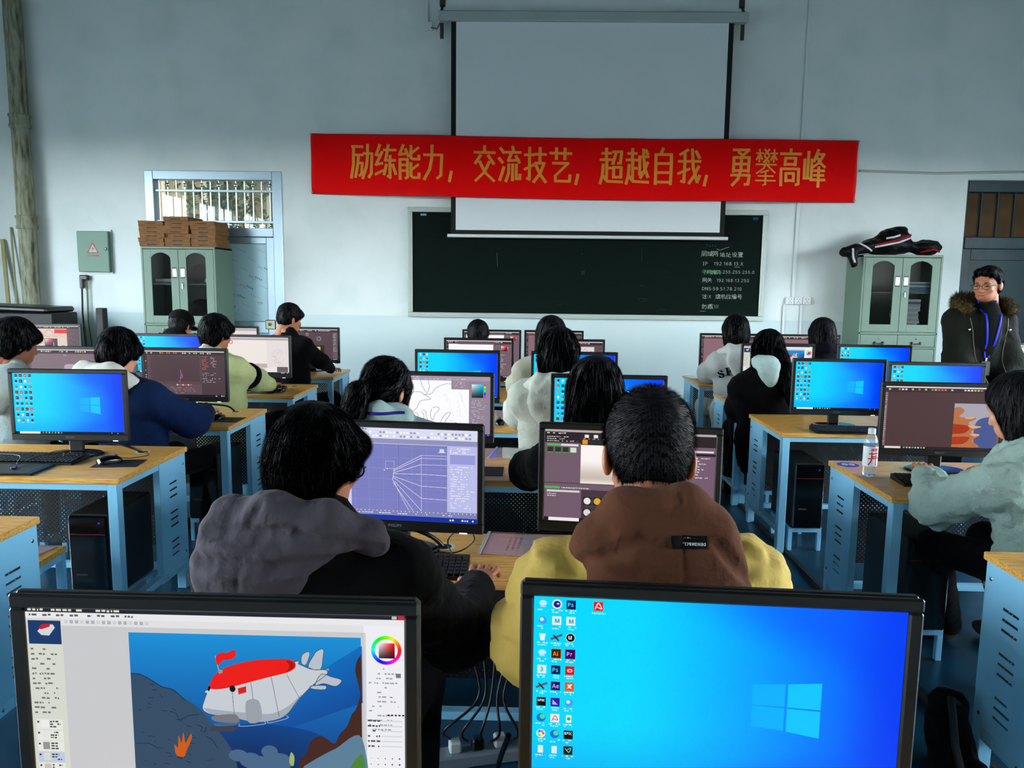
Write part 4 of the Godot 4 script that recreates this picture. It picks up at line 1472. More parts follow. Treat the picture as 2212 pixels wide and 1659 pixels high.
	put("pipe", s, mt("pipe_pale", Color(0.66, 0.70, 0.68), 0.5), t)
	t = thing("wall_socket", "white socket and conduit left of the screen housing", "socket", Vector3(-1.15, 4.43, ZF))
	s = Mb.new()
	s.box(Vector3(-0.045, -0.045, 0), Vector3(0.045, 0.045, 0.035), 0.006)
	put("socket", s, mats.white_plastic, t)
	s = Mb.new()
	s.box(Vector3(-0.03, 0.045, 0), Vector3(0.0, ROOM_H - 4.431, 0.02), 0.004)
	put("trunking", s, mats.white_plastic, t)
	s = Mb.new()
	s.tube(PackedVector3Array([Vector3(0.03, -0.02, 0.04), Vector3(0.1, -0.04, 0.06), Vector3(0.16, 0.06, 0.08), Vector3(0.17, 0.12, 0.1)]), 0.006, 6)
	put("lead", s, mats.grey_plastic, t)
	# cable cover on the floor of the right aisle
	s = Mb.new()
	s.prism(PackedVector2Array([Vector2(-0.02, 0), Vector2(0.02, 0), Vector2(0.012, 0.016), Vector2(-0.012, 0.016)]), 7.4, Transform3D(Basis(), Vector3(1.578, 0, -0.3)))
	tag(put("cable_cover", s, mats.black_matte), "black rubber cable cover running along the floor by right desks", "cable cover")
# ---------------------------------------------------------------- desks
const DESK_D := 0.67
# x0..x1 along the row, zb = far edge; parts laid out around the desk's own base point
func make_desk(label: String, x0: float, x1: float, zb: float) -> Node3D:
	var t := thing("computer_desk", label, "desk", Vector3((x0 + x1) / 2, 0, zb + DESK_D / 2), 0.0, "two-seat computer desks")
	var w := (x1 - x0) / 2
	var d := DESK_D / 2
	var s := Mb.new()
	s.box(Vector3(-w, DESK_H - 0.025, -d), Vector3(w, DESK_H, d), 0.0025)
	put("tabletop", s, mats.wood_top, t)
	var fp := mats.frame_paint as Material
	for sd: float in [-1.0, 1.0]:
		var xo := sd * (w - 0.012)
		var xi := sd * (w - 0.057)
		var a := minf(xo, xi)
		var b := maxf(xo, xi)
		s = Mb.new()
		s.box(Vector3(a, 0.0, d - 0.055), Vector3(b, DESK_H - 0.026, d - 0.010), 0.003)
		put("leg", s, fp, t)
		# rear panel with slots
		s = Mb.new()
		var zp0 := -d + 0.005
		var zp1 := -d + 0.285
		panel(s, xo, sd, zp0, zp1, 0.16, DESK_H - 0.03)
		s.box(Vector3(minf(xo - sd * 0.03, xo), 0.16, zp1 - 0.002), Vector3(maxf(xo - sd * 0.03, xo), DESK_H - 0.03, zp1))
		put("side_panel", s, fp, t)
		s = Mb.new()
		s.box(Vector3(a, 0.0, zp0), Vector3(b, 0.16, zp0 + 0.045), 0.003)
		s.box(Vector3(a, 0.115, zp0 + 0.045), Vector3(b, 0.16, zp1), 0.003)
		put("rear_foot", s, fp, t)
		s = Mb.new()
		s.box(Vector3(a, 0.125, zp1), Vector3(b, 0.155, d - 0.055), 0.003)
		put("side_rail", s, fp, t)
		s = Mb.new()
		s.box(Vector3(a, DESK_H - 0.056, zp1), Vector3(b, DESK_H - 0.026, d - 0.055), 0.003)
		put("upper_rail", s, fp, t)
		for q: Vector2 in [Vector2(zp0 + 0.03, 0.20), Vector2(zp1 - 0.04, 0.14), Vector2(zp0 + 0.03, 0.66)]:
			s = Mb.new()
			s.lathe(PackedVector2Array([Vector2(0.007, 0), Vector2(0.007, 0.003), Vector2(0.0, 0.004)]), Transform3D(Basis(Vector3(0, 0, 1), -sd * PI / 2), Vector3(xo, q.y, q.x)), 8)
			put("screw", s, mats.steel, t)
	s = Mb.new()
	s.box(Vector3(-w + 0.057, DESK_H - 0.056, d - 0.045), Vector3(w - 0.057, DESK_H - 0.026, d - 0.015), 0.003)
	put("front_rail", s, fp, t)
	s = Mb.new()
	s.box(Vector3(-w + 0.057, 0.12, -d + 0.07), Vector3(w - 0.057, 0.15, -d + 0.11), 0.003)
	put("cross_rail", s, fp, t)
	s = Mb.new()
	s.quad(Vector3(-w + 0.045, DESK_H - 0.03, -d + 0.012), Vector3(w - 0.045, DESK_H - 0.03, -d + 0.012), Vector3(w - 0.045, 0.22, -d + 0.012), Vector3(-w + 0.045, 0.22, -d + 0.012), Vector3(0, 0, 1))
	put("modesty_panel", s, mats.punched_steel, t)
	for gx: float in [-0.24, w - 0.16]:
		s = Mb.new()
		s.lathe(PackedVector2Array([Vector2(0.024, 0.0003), Vector2(0.03, 0.0006), Vector2(0.036, 0.0)]), Transform3D(Basis(), Vector3(gx, DESK_H, -d + 0.14)), 20)
		var g := put("cable_grommet", s, mats.white_plastic, t)
		s = Mb.new()
		s.lathe(PackedVector2Array([Vector2(0.0, 0.0004), Vector2(0.025, 0.0004)]), Transform3D(Basis(), Vector3(gx, DESK_H, -d + 0.14)), 16)
		put("hole", s, mats.black_matte, g)
	return t

func panel(s: Mb, x: float, sd: float, z0: float, z1: float, y0: float, y1: float) -> void:
	var nn := Vector3(sd, 0, 0)
	var cz := (z0 + z1) / 2
	var sl := 0.04
	var rise := 0.0005
	var th := 0.0045
	var ys := []
	for g in 3:
		for i in 3:
			ys.append(0.226 + g * 0.148 + i * 0.034)
	var yb := y0
	for e in 2:
		var xx := x if e == 0 else x - sd * 0.0015
		var n2 := nn if e == 0 else -nn
		yb = y0
		for y: float in ys:
			var lo := y - rise - th
			var hi := y + rise + th
			s.quad(Vector3(xx, yb, z0), Vector3(xx, yb, z1), Vector3(xx, lo, z1), Vector3(xx, lo, z0), n2)
			s.quad(Vector3(xx, lo, z0), Vector3(xx, lo, cz - sl), Vector3(xx, hi, cz - sl), Vector3(xx, hi, z0), n2)
			s.quad(Vector3(xx, lo, cz + sl), Vector3(xx, lo, z1), Vector3(xx, hi, z1), Vector3(xx, hi, cz + sl), n2)
			# slot slants up towards the rear
			s.quad(Vector3(xx, lo, cz - sl), Vector3(xx, lo, cz + sl), Vector3(xx, y - rise - th, cz + sl), Vector3(xx, y + rise - th, cz - sl), n2)
			s.quad(Vector3(xx, y + rise + th, cz - sl), Vector3(xx, y - rise + th, cz + sl), Vector3(xx, hi, cz + sl), Vector3(xx, hi, cz - sl), n2)
			yb = hi
		s.quad(Vector3(xx, yb, z0), Vector3(xx, yb, z1), Vector3(xx, y1, z1), Vector3(xx, y1, z0), n2)

var LROW := [-2.64, -3.84, -5.06, -6.33, -7.50]
var MROW := [-1.22, -2.54, -3.92, -5.13, -6.30, -7.47]
var RROW := [-2.45, -3.76, -5.14, -6.15, -7.36]

func build_desks() -> void:
	var ord := ["nearest", "second", "third", "fourth", "farthest"]
	for i in 5:
		make_desk("%s wood-topped computer desk of the left block, counted from the camera" % ord[i], -3.18, -1.74, LROW[i])
		make_desk("%s wood-topped computer desk of the right block, counted from the camera" % ord[i], 1.50, 2.98, RROW[i])
	var om := ["nearest", "second", "third", "fourth", "fifth", "farthest"]
	for i in 6:
		make_desk("%s wood-topped computer desk of the middle block, counted from the camera" % om[i], -0.76, 0.72, MROW[i])
	make_desk("wood-topped computer desk beyond the far left aisle by the console", -5.70, -4.26, -7.5)
	make_desk("wood-topped computer desk beyond the standing person at far right", 3.88, 5.3, -6.6)
	stools()
	towers()

func stool(label: String, at: Vector3, turn := 0.0) -> void:
	var t := thing("stool", label, "stool", at, turn, "wooden stools with white legs")
	if mats.has("_stool"):
		for k in mats["_stool"]:
			put(k[0], k[1], k[2], t)
		return
	var parts := []
	var s := Mb.new()
	s.box(Vector3(-0.17, 0.425, -0.12), Vector3(0.17, 0.45, 0.12), 0.003)
	parts.append(["seat", s.mesh(), mats.wood_top])
	for x: float in [-0.15, 0.15]:
		for z: float in [-0.1, 0.1]:
			s = Mb.new()
			s.cbox(Vector3(x, 0.2125, z), Vector3(0.03, 0.425, 0.03), 0.002)
			parts.append(["leg", s.mesh(), mats.frame_paint])
	for z: float in [-0.1, 0.1]:
		s = Mb.new()
		s.box(Vector3(-0.135, 0.395, z - 0.012), Vector3(0.135, 0.424, z + 0.012))
		parts.append(["apron", s.mesh(), mats.frame_paint])
	for x: float in [-0.15, 0.15]:
		s = Mb.new()
		s.box(Vector3(x - 0.012, 0.395, -0.085), Vector3(x + 0.012, 0.424, 0.085))
		parts.append(["apron", s.mesh(), mats.frame_paint])
		s = Mb.new()
		s.box(Vector3(x - 0.012, 0.11, -0.085), Vector3(x + 0.012, 0.135, 0.085))
		parts.append(["stretcher", s.mesh(), mats.frame_paint])
	s = Mb.new()
	s.box(Vector3(-0.138, 0.11, -0.012), Vector3(0.138, 0.135, 0.012))
	parts.append(["stretcher", s.mesh(), mats.frame_paint])
	mats["_stool"] = parts
	for k in parts:
		put(k[0], k[1], k[2], t)

func tower(label: String, at: Vector3) -> void:
	var t := thing("computer_tower", label, "computer", at, 0.0, "black computer towers under the desks")
	if not mats.has("_tower"):
		var parts := []
		var s := Mb.new()
		s.box(Vector3(-0.09, 0, -0.2), Vector3(0.09, 0.40, 0.19), 0.006)
		parts.append(["case", s.mesh(), mats.black_matte])
		s = Mb.new()
		s.box(Vector3(-0.088, 0.005, 0.19), Vector3(0.088, 0.395, 0.205), 0.008)
		parts.append(["front_panel", s.mesh(), mats.black_gloss])
		s = Mb.new()
		s.box(Vector3(-0.08, 0.31, 0.2048), Vector3(0.08, 0.3135, 0.2062))
		parts.append(["red_line", s.mesh(), mt("tower_red", Color(0.5, 0.03, 0.05), 0.4)])
		s = Mb.new()
		s.box(Vector3(-0.06, 0.12, 0.2048), Vector3(-0.01, 0.128, 0.2062))
		parts.append(["badge", s.mesh(), mats.grey_plastic])
		s = Mb.new()
		s.box(Vector3(0.05, 0.36, 0.2048), Vector3(0.058, 0.368, 0.2062))
		var led := mt("led_blue", Color(0.05, 0.05, 0.2), 0.4)
		led.emission_enabled = true
		led.emission = Color(0.15, 0.15, 1.0)
		led.emission_energy_multiplier = 1.2
		parts.append(["power_led", s.mesh(), led])
		mats["_tower"] = parts
	for k in mats["_tower"]:
		put(k[0], k[1], k[2], t)

func tower_stand(label: String, at: Vector3) -> void:
	var t := thing("tower_stand", label, "stand", at, 0.0, "white floor stands below the computer towers")
	var s := Mb.new()
	for z: float in [-0.17, 0.15]:
		s = Mb.new()
		s.box(Vector3(-0.10, 0.115, z), Vector3(0.10, 0.14, z + 0.025), 0.002)
		put("rail", s, mats.frame_paint, t)
		for x: float in [-0.10, 0.075]:
			s = Mb.new()
			s.box(Vector3(x, 0.0, z), Vector3(x + 0.025, 0.115, z + 0.025), 0.002)
			put("leg", s, mats.frame_paint, t)
	s = Mb.new()
	s.box(Vector3(-0.10, 0.14, -0.17), Vector3(0.10, 0.145, 0.175), 0.001)
	put("tray", s, mats.frame_paint, t)

func stools() -> void:
	for a in [["the person with the grey hood", -0.44, -1.60], ["the yellow jacketed person", 0.26, -1.53], ["the ponytailed person", -0.50, -2.86], ["the long-haired person in the middle row", 0.27, -2.84], ["the person in cream puffer", 0.15, -4.14], ["the denim-jacketed person", -2.16, -4.22], ["the person at the left picture edge", -2.84, -4.20], ["the person in green sweater", -2.16, -5.44], ["the person in black sweater", -2.03, -6.66], ["the person with mint inner hood", 1.73, -5.42], ["the person in lettered hoodie", 1.80, -6.56], ["the person in pale mint cotton jacket", 1.99, -2.84]]:
		stool("wooden stool carrying %s" % a[0], Vector3(a[1], 0, a[2]))
	stool("empty wooden stool with a pink folder on its seat, at left", Vector3(-2.13, 0, -3.02), 0.06)
	stool("empty wooden stool before the blue desktop screen in mid room", Vector3(-0.44, 0, -4.27), 0.1)

func towers() -> void:
	var k := ["second", "third", "fourth"]
	for i in 3:
		var r := [1, 2, 3]
		tower("black tower with red line under the %s right desk's left end" % k[i], Vector3(1.70, 0.145, RROW[r[i]] + 0.42))
		tower_stand("low white stand below the tower of the %s right desk" % k[i], Vector3(1.70, 0, RROW[r[i]] + 0.42))
		tower("black tower under the %s left desk's right end" % k[i], Vector3(-1.95, 0.145, LROW[r[i]] + 0.36))
		tower_stand("low white stand below the tower of the %s left desk" % k[i], Vector3(-1.95, 0, LROW[r[i]] + 0.36))
	for i in 3:
		tower("black tower under the %s middle desk's right seat" % k[i], Vector3(0.38, 0.145, MROW[i + 1] + 0.34))
		tower_stand("low white stand below the tower of the %s middle desk" % k[i], Vector3(0.38, 0, MROW[i + 1] + 0.34))
# ---------------------------------------------------------------- monitors and what stands by them
const MW := 0.56
const MH := 0.345
const MB0 := 0.076

func monitor_parts() -> Array:
	if mats.has("_monitor"):
		return mats["_monitor"]
	var parts := []
	var s := Mb.new()
	s.box(Vector3(-MW / 2, MB0, -0.022), Vector3(MW / 2, MB0 + MH, -0.002), 0.006)
	s.box(Vector3(-MW / 2 + 0.07, MB0 + 0.03, -0.05), Vector3(MW / 2 - 0.07, MB0 + MH - 0.07, -0.022), 0.012)
	parts.append(["housing", s.mesh(), mats.black_plastic])
	s = Mb.new()
	var b := 0.02
	s.box(Vector3(-MW / 2, MB0 + MH - b, -0.004), Vector3(MW / 2, MB0 + MH, 0.006), 0.003)
	s.box(Vector3(-MW / 2, MB0, -0.004), Vector3(MW / 2, MB0 + 0.032, 0.006), 0.003)
	s.box(Vector3(-MW / 2, MB0 + 0.032, -0.004), Vector3(-MW / 2 + b, MB0 + MH - b, 0.006), 0.003)
	s.box(Vector3(MW / 2 - b, MB0 + 0.032, -0.004), Vector3(MW / 2, MB0 + MH - b, 0.006), 0.003)
	parts.append(["bezel", s.mesh(), mats.black_plastic])
	s = Mb.new()
	var y0 := MB0 + 0.032
	var y1 := MB0 + MH - b
	var hx := MW / 2 - b
	s.quad(Vector3(-hx, y1, 0.0005), Vector3(hx, y1, 0.0005), Vector3(hx, y0, 0.0005), Vector3(-hx, y0, 0.0005), Vector3(0, 0, 1))
	parts.append(["screen", s.mesh(), null])
	s = Mb.new()
	s.box(Vector3(-0.035, 0.012, -0.06), Vector3(0.035, MB0 + 0.1, -0.04), 0.006)
	parts.append(["neck", s.mesh(), mats.black_plastic])
	s = Mb.new()
	s.lathe(PackedVector2Array([Vector2(0.13, 0.0), Vector2(0.135, 0.004), Vector2(0.125, 0.010), Vector2(0.06, 0.014), Vector2(0.0, 0.015)]), Transform3D(Basis(), Vector3(0, 0, -0.03)), 28, 1.0, 0.72)
	parts.append(["base", s.mesh(), mats.black_gloss])
	s = Mb.new()
	s.box(Vector3(MW / 2 - 0.075, MB0 - 0.001, 0.001), Vector3(MW / 2 - 0.05, MB0 + 0.004, 0.0066), 0.001)
	var led := mt("led_white", Color(0.8, 0.8, 0.8), 0.4)
	led.emission_enabled = true
	led.emission = Color(0.9, 0.95, 1.0)
	led.emission_energy_multiplier = 1.2
	parts.append(["power_led", s.mesh(), led])
	var f := SystemFont.new()
	f.font_names = PackedStringArray(["Droid Sans"])
	f.font_weight = 700
	var tm := TextMesh.new()
	tm.font = f
	tm.text = "PHILIPS"
	tm.font_size = 32
	tm.pixel_size = 0.00036
	tm.depth = 0.0006
	parts.append(["brand_lettering", tm, mt("letter_grey", Color(0.42, 0.44, 0.46), 0.4)])
	mats["_monitor"] = parts
	return parts

func screen_mat(cv: Cv, energy := 1.0) -> StandardMaterial3D:
	var m := StandardMaterial3D.new()
	m.resource_name = "screen"
	m.albedo_color = Color(0.008, 0.008, 0.009)
	m.roughness = 0.35
	m.metallic_specular = 0.3
	m.emission_enabled = true
	m.emission = Color.BLACK
	m.emission_texture = cv.tex()
	m.emission_energy_multiplier = energy
	return m

func monitor(label: String, x: float, z: float, turn: float, sm: Material) -> Node3D:
	var t := thing("monitor", label, "monitor", Vector3(x, DESK_H, z), deg_to_rad(turn), "black desktop monitors")
	for k in monitor_parts():
		var o := put(k[0], k[1], k[2] if k[2] else sm, t)
		if k[0] == "brand_lettering":
			o.position = Vector3(0, MB0 + 0.0165, 0.0064)
	return t

func keyboard(label: String, at: Vector3, turn := 0.0) -> void:
	var t := thing("keyboard", label, "keyboard", at, deg_to_rad(turn), "black keyboards")
	if not mats.has("_kb"):
		var s := Mb.new()
		s.prism(PackedVector2Array([Vector2(-0.075, 0.0), Vector2(0.075, 0.0), Vector2(0.075, 0.024), Vector2(-0.075, 0.010)]), 0.44, Transform3D(Basis(Vector3(0, 0, -1), Vector3(0, 1, 0), Vector3(1, 0, 0)), Vector3(0.22, 0, 0)))
		var k := Mb.new()
		for r in 6:
			var x := -0.21
			var i := 0
			while x < 0.205:
				var w := 0.0172
				if r == 5 and i == 3:
					w = 0.11
				var gap := 0.006 if x > 0.075 and x < 0.082 or x > 0.138 and x < 0.145 else 0.0
				var z := 0.058 - r * 0.0225
				var y := 0.0118 + (0.075 - z) / 0.15 * 0.0135
				k.box(Vector3(x, y, z - 0.0085), Vector3(x + w - 0.002, y + 0.0055, z + 0.0085), 0.0015)
				x += w + 0.0015 + gap
				i += 1
		mats["_kb"] = [s.mesh(), k.mesh()]
	put("case", mats["_kb"][0], mats.black_plastic, t)
	var o := put("keys", mats["_kb"][1], mats.black_matte, t)
	o.set_meta("kind", "stuff")

func mouse(label: String, at: Vector3, turn := 0.0) -> Node3D:
	var t := thing("mouse", label, "mouse", at, deg_to_rad(turn), "black computer mice")
	if not mats.has("_mouse"):
		var p := PackedVector3Array()
		for r in 9:
			for c in 17:
				var a := PI * c / 16.0
				var v := r / 8.0
				var ln := -cos(v * PI) * 0.055
				var wd := pow(sin(v * PI), 0.5) * (0.031 + 0.003 * cos(v * TAU))
				p.append(Vector3(cos(a) * wd, pow(sin(a), 0.6) * 0.036 * pow(sin(v * PI), 0.55) * (0.78 + 0.3 * v), ln))
		var s := Mb.new()
		s.sheet(p, 17)
		var wl := Mb.new()
		wl.lathe(PackedVector2Array([Vector2(0.0, -0.004), Vector2(0.008, -0.004), Vector2(0.008, 0.004), Vector2(0.0, 0.004)]), Transform3D(Basis(Vector3(0, 0, 1), PI / 2), Vector3(0, 0.027, -0.03)), 12)
		mats["_mouse"] = [s.mesh(), wl.mesh()]
	put("shell", mats["_mouse"][0], mats.black_gloss, t)
	put("wheel", mats["_mouse"][1], mats.grey_plastic, t)
	return t

func pad(label: String, at: Vector3, w := 0.22, d := 0.18, turn := 0.0) -> void:
	var s := Mb.new()
	s.box(Vector3(-w / 2, 0, -d / 2), Vector3(w / 2, 0.002, d / 2), 0.001)
	var o := put("mouse_pad", s, mats.black_matte)
	o.position = at
	o.rotation.y = deg_to_rad(turn)
	tag(o, label, "mouse pad", "black mouse pads")
# ---------------------------------------------------------------- what the screens show
func icon(cv: Cv, x: float, y: float, s: float, bg: Color, txt: String, fg: Color, border := Color(0, 0, 0, 0)) -> void:
	if border.a > 0:
		cv.rect(x - s * 0.06, y - s * 0.06, s * 1.12, s * 1.12, border)
	cv.rect(x, y, s, s, bg)
	if txt:
		cv.text(txt, x + s * (0.5 - 0.19 * txt.length()), y + s * 0.26, s * 0.5, fg, true)

func desk_icons(cv: Cv, x0: float, y0: float, s: float, px: float, py: float, rows: int, cols := 3, seed_ := 1) -> void:
	cv.rg.seed = seed_
	var set_ := [[0, "", 0], [1, "", 0], [2, "Ps", 0], [3, "M", 0], [3, "M", 0], [4, "U", 0], [5, "Ai", 0], [6, "Pr", 0], [3, "3", 0], [7, "Ps", 0], [8, "", 0], [9, "Ae", 0], [10, "", 0]]
	for c in cols:
		for r in rows:
			var x := x0 + c * px
			var y := y0 + r * py
			var k := (r + c * 3 + seed_) % 9
			var q := c * 100 + r
			if cols == 3 and seed_ == 1:
				k = [[20, 21, 22, 20, 12, 24, 13, 25, 26, 27], [23, 11, 24, 5, 2, 9, 10, 28, 25, 27], [2, 11, 4, 6, 8, 14, 21, 29, 13, 30]][c][r % 10]
			match k:
				2: icon(cv, x, y, s, Color(0.0, 0.10, 0.30), "Ps", Color(0.35, 0.75, 1))
				4:
					cv.disc(Vector2(x + s / 2, y + s / 2), s * 0.52, Color(0.85, 0.85, 0.85))
					cv.disc(Vector2(x + s / 2, y + s / 2), s * 0.45, Color(0.03, 0.03, 0.03))
					cv.text("u", x + s * 0.28, y + s * 0.28, s * 0.55, Color.WHITE, true)
				5: icon(cv, x, y, s, Color(0.25, 0.10, 0.0), "Ai", Color(1, 0.55, 0.1), Color(0.8, 0.45, 0.05))
				6: icon(cv, x, y, s, Color(0.20, 0.0, 0.28), "Pr", Color(0.85, 0.6, 1), Color(0.5, 0.1, 0.7))
				8: 
					icon(cv, x, y, s, Color(0.85, 0.06, 0.08), "", Color.WHITE)
					cv.disc(Vector2(x + s * 0.5, y + s * 0.52), s * 0.3, Color(1, 0.9, 0.9), s * 0.2)
					cv.disc(Vector2(x + s * 0.5, y + s * 0.54), s * 0.17, Color(0.85, 0.06, 0.08), s * 0.1)
				9: icon(cv, x, y, s, Color(0.12, 0.05, 0.35), "Ae", Color(0.75, 0.65, 1))
				10:
					icon(cv, x, y, s, Color(0.20, 0.10, 0.65), "", Color.WHITE)
					cv.shape([0.2, 0.2, 0.8, 0.8, 0.2, 0.8], x, y, s, Color(0.75, 0.7, 1))
				11: icon(cv, x, y, s, Color(0.88, 0.94, 0.94), "M", Color(0.05, 0.6, 0.65))
				12: icon(cv, x, y, s, Color(0.85, 0.93, 0.94), "3", Color(0.05, 0.6, 0.65))
				13: 
					icon(cv, x, y, s, Color(0.03, 0.03, 0.04), "", Color.WHITE)
					cv.text("EPIC", x + s * 0.08, y + s * 0.2, s * 0.3, Color.WHITE, true)
				14:
					icon(cv, x, y, s, Color(0.93, 0.33, 0.08), "", Color.WHITE)
					cv.shape([0.15, 0.75, 0.4, 0.5, 0.2, 0.3, 0.85, 0.2, 0.6, 0.5, 0.8, 0.75, 0.45, 0.65], x, y, s, Color.WHITE)
				20:
					cv.disc(Vector2(x + s / 2, y + s * 0.42), s * 0.42, Color(0.75, 0.92, 1), s * 0.32)
					cv.rect(x + s * 0.2, y + s * 0.75, s * 0.6, s * 0.14, Color(0.7, 0.85, 0.92))
				21:
					cv.disc(Vector2(x + s * 0.5, y + s * 0.5), s * 0.45, Color(0.25, 0.62, 0.95))
					cv.disc(Vector2(x + s * 0.4, y + s * 0.4), s * 0.22, Color(0.8, 0.93, 1))
				22: cv.shape([0.15, 0.15, 0.85, 0.15, 0.72, 0.95, 0.28, 0.95], x, y, s, Color(0.9, 0.95, 0.97))
				23:
					cv.disc(Vector2(x + s * 0.5, y + s * 0.5), s * 0.55, Color(0.9, 0.9, 1))
					cv.disc(Vector2(x + s * 0.5, y + s * 0.5), s * 0.38, Color(0.12, 0.1, 0.5))
					cv.disc(Vector2(x + s * 0.6, y + s * 0.45), s * 0.16, Color(0.75, 0.75, 1), s * 0.1)
				24:
					cv.line(Vector2(x, y + s * 0.7), Vector2(x + s, y + s * 0.25), s * 0.28, Color(0.35, 0.4, 0.45))
					cv.line(Vector2(x + s * 0.2, y + s * 0.3), Vector2(x + s * 0.7, y + s * 0.85), s * 0.16, Color(0.12, 0.14, 0.2))
				25:
					cv.disc(Vector2(x + s * 0.5, y + s * 0.5), s * 0.5, Color(0.05, 0.45, 0.85))
					cv.disc(Vector2(x + s * 0.65, y + s * 0.38), s * 0.3, Color(0.3, 0.85, 0.6))
				26:
					cv.disc(Vector2(x + s * 0.5, y + s * 0.5), s * 0.5, Color(0.95, 0.95, 0.95))
					for i in 6:
						cv.disc(Vector2(x + s * 0.5, y + s * 0.5) + Vector2.from_angle(i * TAU / 6) * s * 0.28, s * 0.14, Color.from_hsv(i / 6.0, 0.7, 0.95))
				27: cv.rect(x + s * 0.2, y + s * 0.05, s * 0.6, s * 0.9, Color(0.88, 0.93, 0.92))
				28:
					icon(cv, x, y, s, Color(0.92, 0.92, 0.92), "", Color.WHITE)
					cv.pl(cv.curve([0.2, 0.8, 0.5, 0.2, 0.8, 0.7, 0.3, 0.6], x, y, s), s * 0.07, Color(0.8, 0.1, 0.1))
				29:
					cv.rect(x + s * 0.2, y + s * 0.05, s * 0.6, s * 0.9, Color(0.93, 0.95, 0.9))
					cv.disc(Vector2(x + s * 0.5, y + s * 0.5), s * 0.2, Color(0.2, 0.7, 0.35))
				30:
					icon(cv, x, y, s, Color(0.08, 0.1, 0.1), "", Color.WHITE)
					cv.pl(cv.curve([0.2, 0.3, 0.6, 0.7, 0.8, 0.2, 0.4, 0.4], x, y, s), s * 0.08, Color(0.6, 0.8, 0.75))
				_:
					var h := cv.rg.randf()
					var col: Color = [Color(0.92, 0.94, 0.95), Color(0.75, 0.12, 0.15), Color(0.1, 0.12, 0.25), Color(0.85, 0.9, 0.9), Color(0.2, 0.05, 0.3), Color(0.9, 0.5, 0.45)][cv.rg.randi() % 6]
					if h < 0.5:
						cv.disc(Vector2(x + s / 2, y + s / 2), s * 0.45, col)
					else:
						cv.rect(x + s * 0.1, y + s * 0.1, s * 0.8, s * 0.8, col)
			cv.smear(x - s * 0.1, y + s * 1.12, s * 1.2, s * 0.16, Color(0.85, 0.95, 1))
			if py > s * 1.7:
				cv.smear(x, y + s * 1.36, s * 0.9, s * 0.15, Color(0.8, 0.92, 1))

# light beams through a four-pane window on blue
func wallpaper(w: int, h: int) -> Cv:
	var lo := Image.create(192, 108, false, Image.FORMAT_RGBA8)
	for y in 108:
		for x in 192:
			var u := x / 191.0
			var v := y / 107.0
			var t := clampf((u - 0.26) / 0.76, 0, 1)
			var c := Color(0.0, 0.85, 1.0).lerp(Color(0.0, 0.27, 1.0), pow(t, 1.3))
			# outside the cone of light it is darker
			var top := 0.38 - (0.80 - u) * 0.62 if u < 0.80 else 0.38 + (u - 0.8) * 1.2
			var bot := 0.68 + (0.80 - u) * 0.42 if u < 0.80 else 0.68 - (u - 0.8) * 0.6
			var o := 0.0
			if v < top:
				o = smoothstep(0.0, 0.30, top - v) * smoothstep(0.25, 0.75, u)
			if v > bot:
				o = maxf(o, smoothstep(0.0, 0.22, v - bot) * (0.25 + 0.6 * smoothstep(0.2, 0.8, u)))
			c = c.lerp(Color(0.0, 0.30, 1.0), o * 0.55)
			var low := smoothstep(0.62, 1.0, v) * 0.35
			c = c.lerp(Color(0.0, 0.48, 0.95), low)
			c = c.lerp(Color(0.0, 0.20, 0.95), smoothstep(0.82, 1.0, u) * 0.5)
			lo.set_pixel(x, y, c)
	lo.resize(w, h, Image.INTERPOLATE_CUBIC)
	var cv := Cv.new(w, h)
	cv.im = lo
	var lx := [0.605, 0.685, 0.69, 0.785]
	for q in [[0.605, 0.405, 0.693, 0.395, 0.693, 0.512, 0.605, 0.507], [0.70, 0.394, 0.79, 0.382, 0.79, 0.520, 0.70, 0.513], [0.605, 0.515, 0.693, 0.520, 0.693, 0.638, 0.605, 0.620], [0.70, 0.521, 0.79, 0.528, 0.79, 0.668, 0.70, 0.640]]:
		var p := PackedVector2Array()
		for i in range(0, 8, 2):
			p.append(Vector2(q[i] * w, q[i + 1] * h))
		cv.poly(p, Color(0.02, 0.70, 1.0) if q[0] < 0.65 else Color(0.05, 0.78, 1.0))
	return cv

func taskbar(cv: Cv) -> void:
	var w := cv.w
	var h := cv.h
	var b := h * 0.037
	cv.rect(0, h - b, w, b, Color(0.02, 0.06, 0.10))
	cv.rect(w * 0.035, h - b, w * 0.19, b, Color(0.92, 0.90, 0.85))
	for i in 7:
		cv.rect(w * (0.245 + i * 0.028), h - b * 0.8, b * 0.6, b * 0.6, [Color(0.3, 0.7, 0.9), Color(0.9, 0.75, 0.3), Color(0.9, 0.9, 0.9)][i % 3])
	cv.smear(w * 0.88, h - b * 0.75, w * 0.11, b * 0.5, Color(0.9, 0.92, 0.95))

func scr_desktop(w: int, h: int, seed_: int, cols: int) -> Cv:
	var cv := wallpaper(w, h)
	var s := h * 0.045
	if seed_ == 1:
		desk_icons(cv, w * 0.012, h * 0.018, s, w * 0.039, h * 0.0855, 10, 3, 1)
		icon(cv, w * 0.165, h * 0.02, s, Color(0.93, 0.06, 0.06), "", Color.WHITE)
		cv.pl(cv.curve([0.15, 0.8, 0.48, 0.15, 0.85, 0.75, 0.4, 0.6], w * 0.165, h * 0.02, s), s * 0.1, Color.WHITE)
		cv.smear(w * 0.16, h * 0.075, s * 1.5, s * 0.16, Color(0.9, 0.97, 1))
	else:
		desk_icons(cv, w * 0.02, h * 0.02, s, w * 0.042, h * 0.092, 9, cols, seed_)
	taskbar(cv)
	return cv

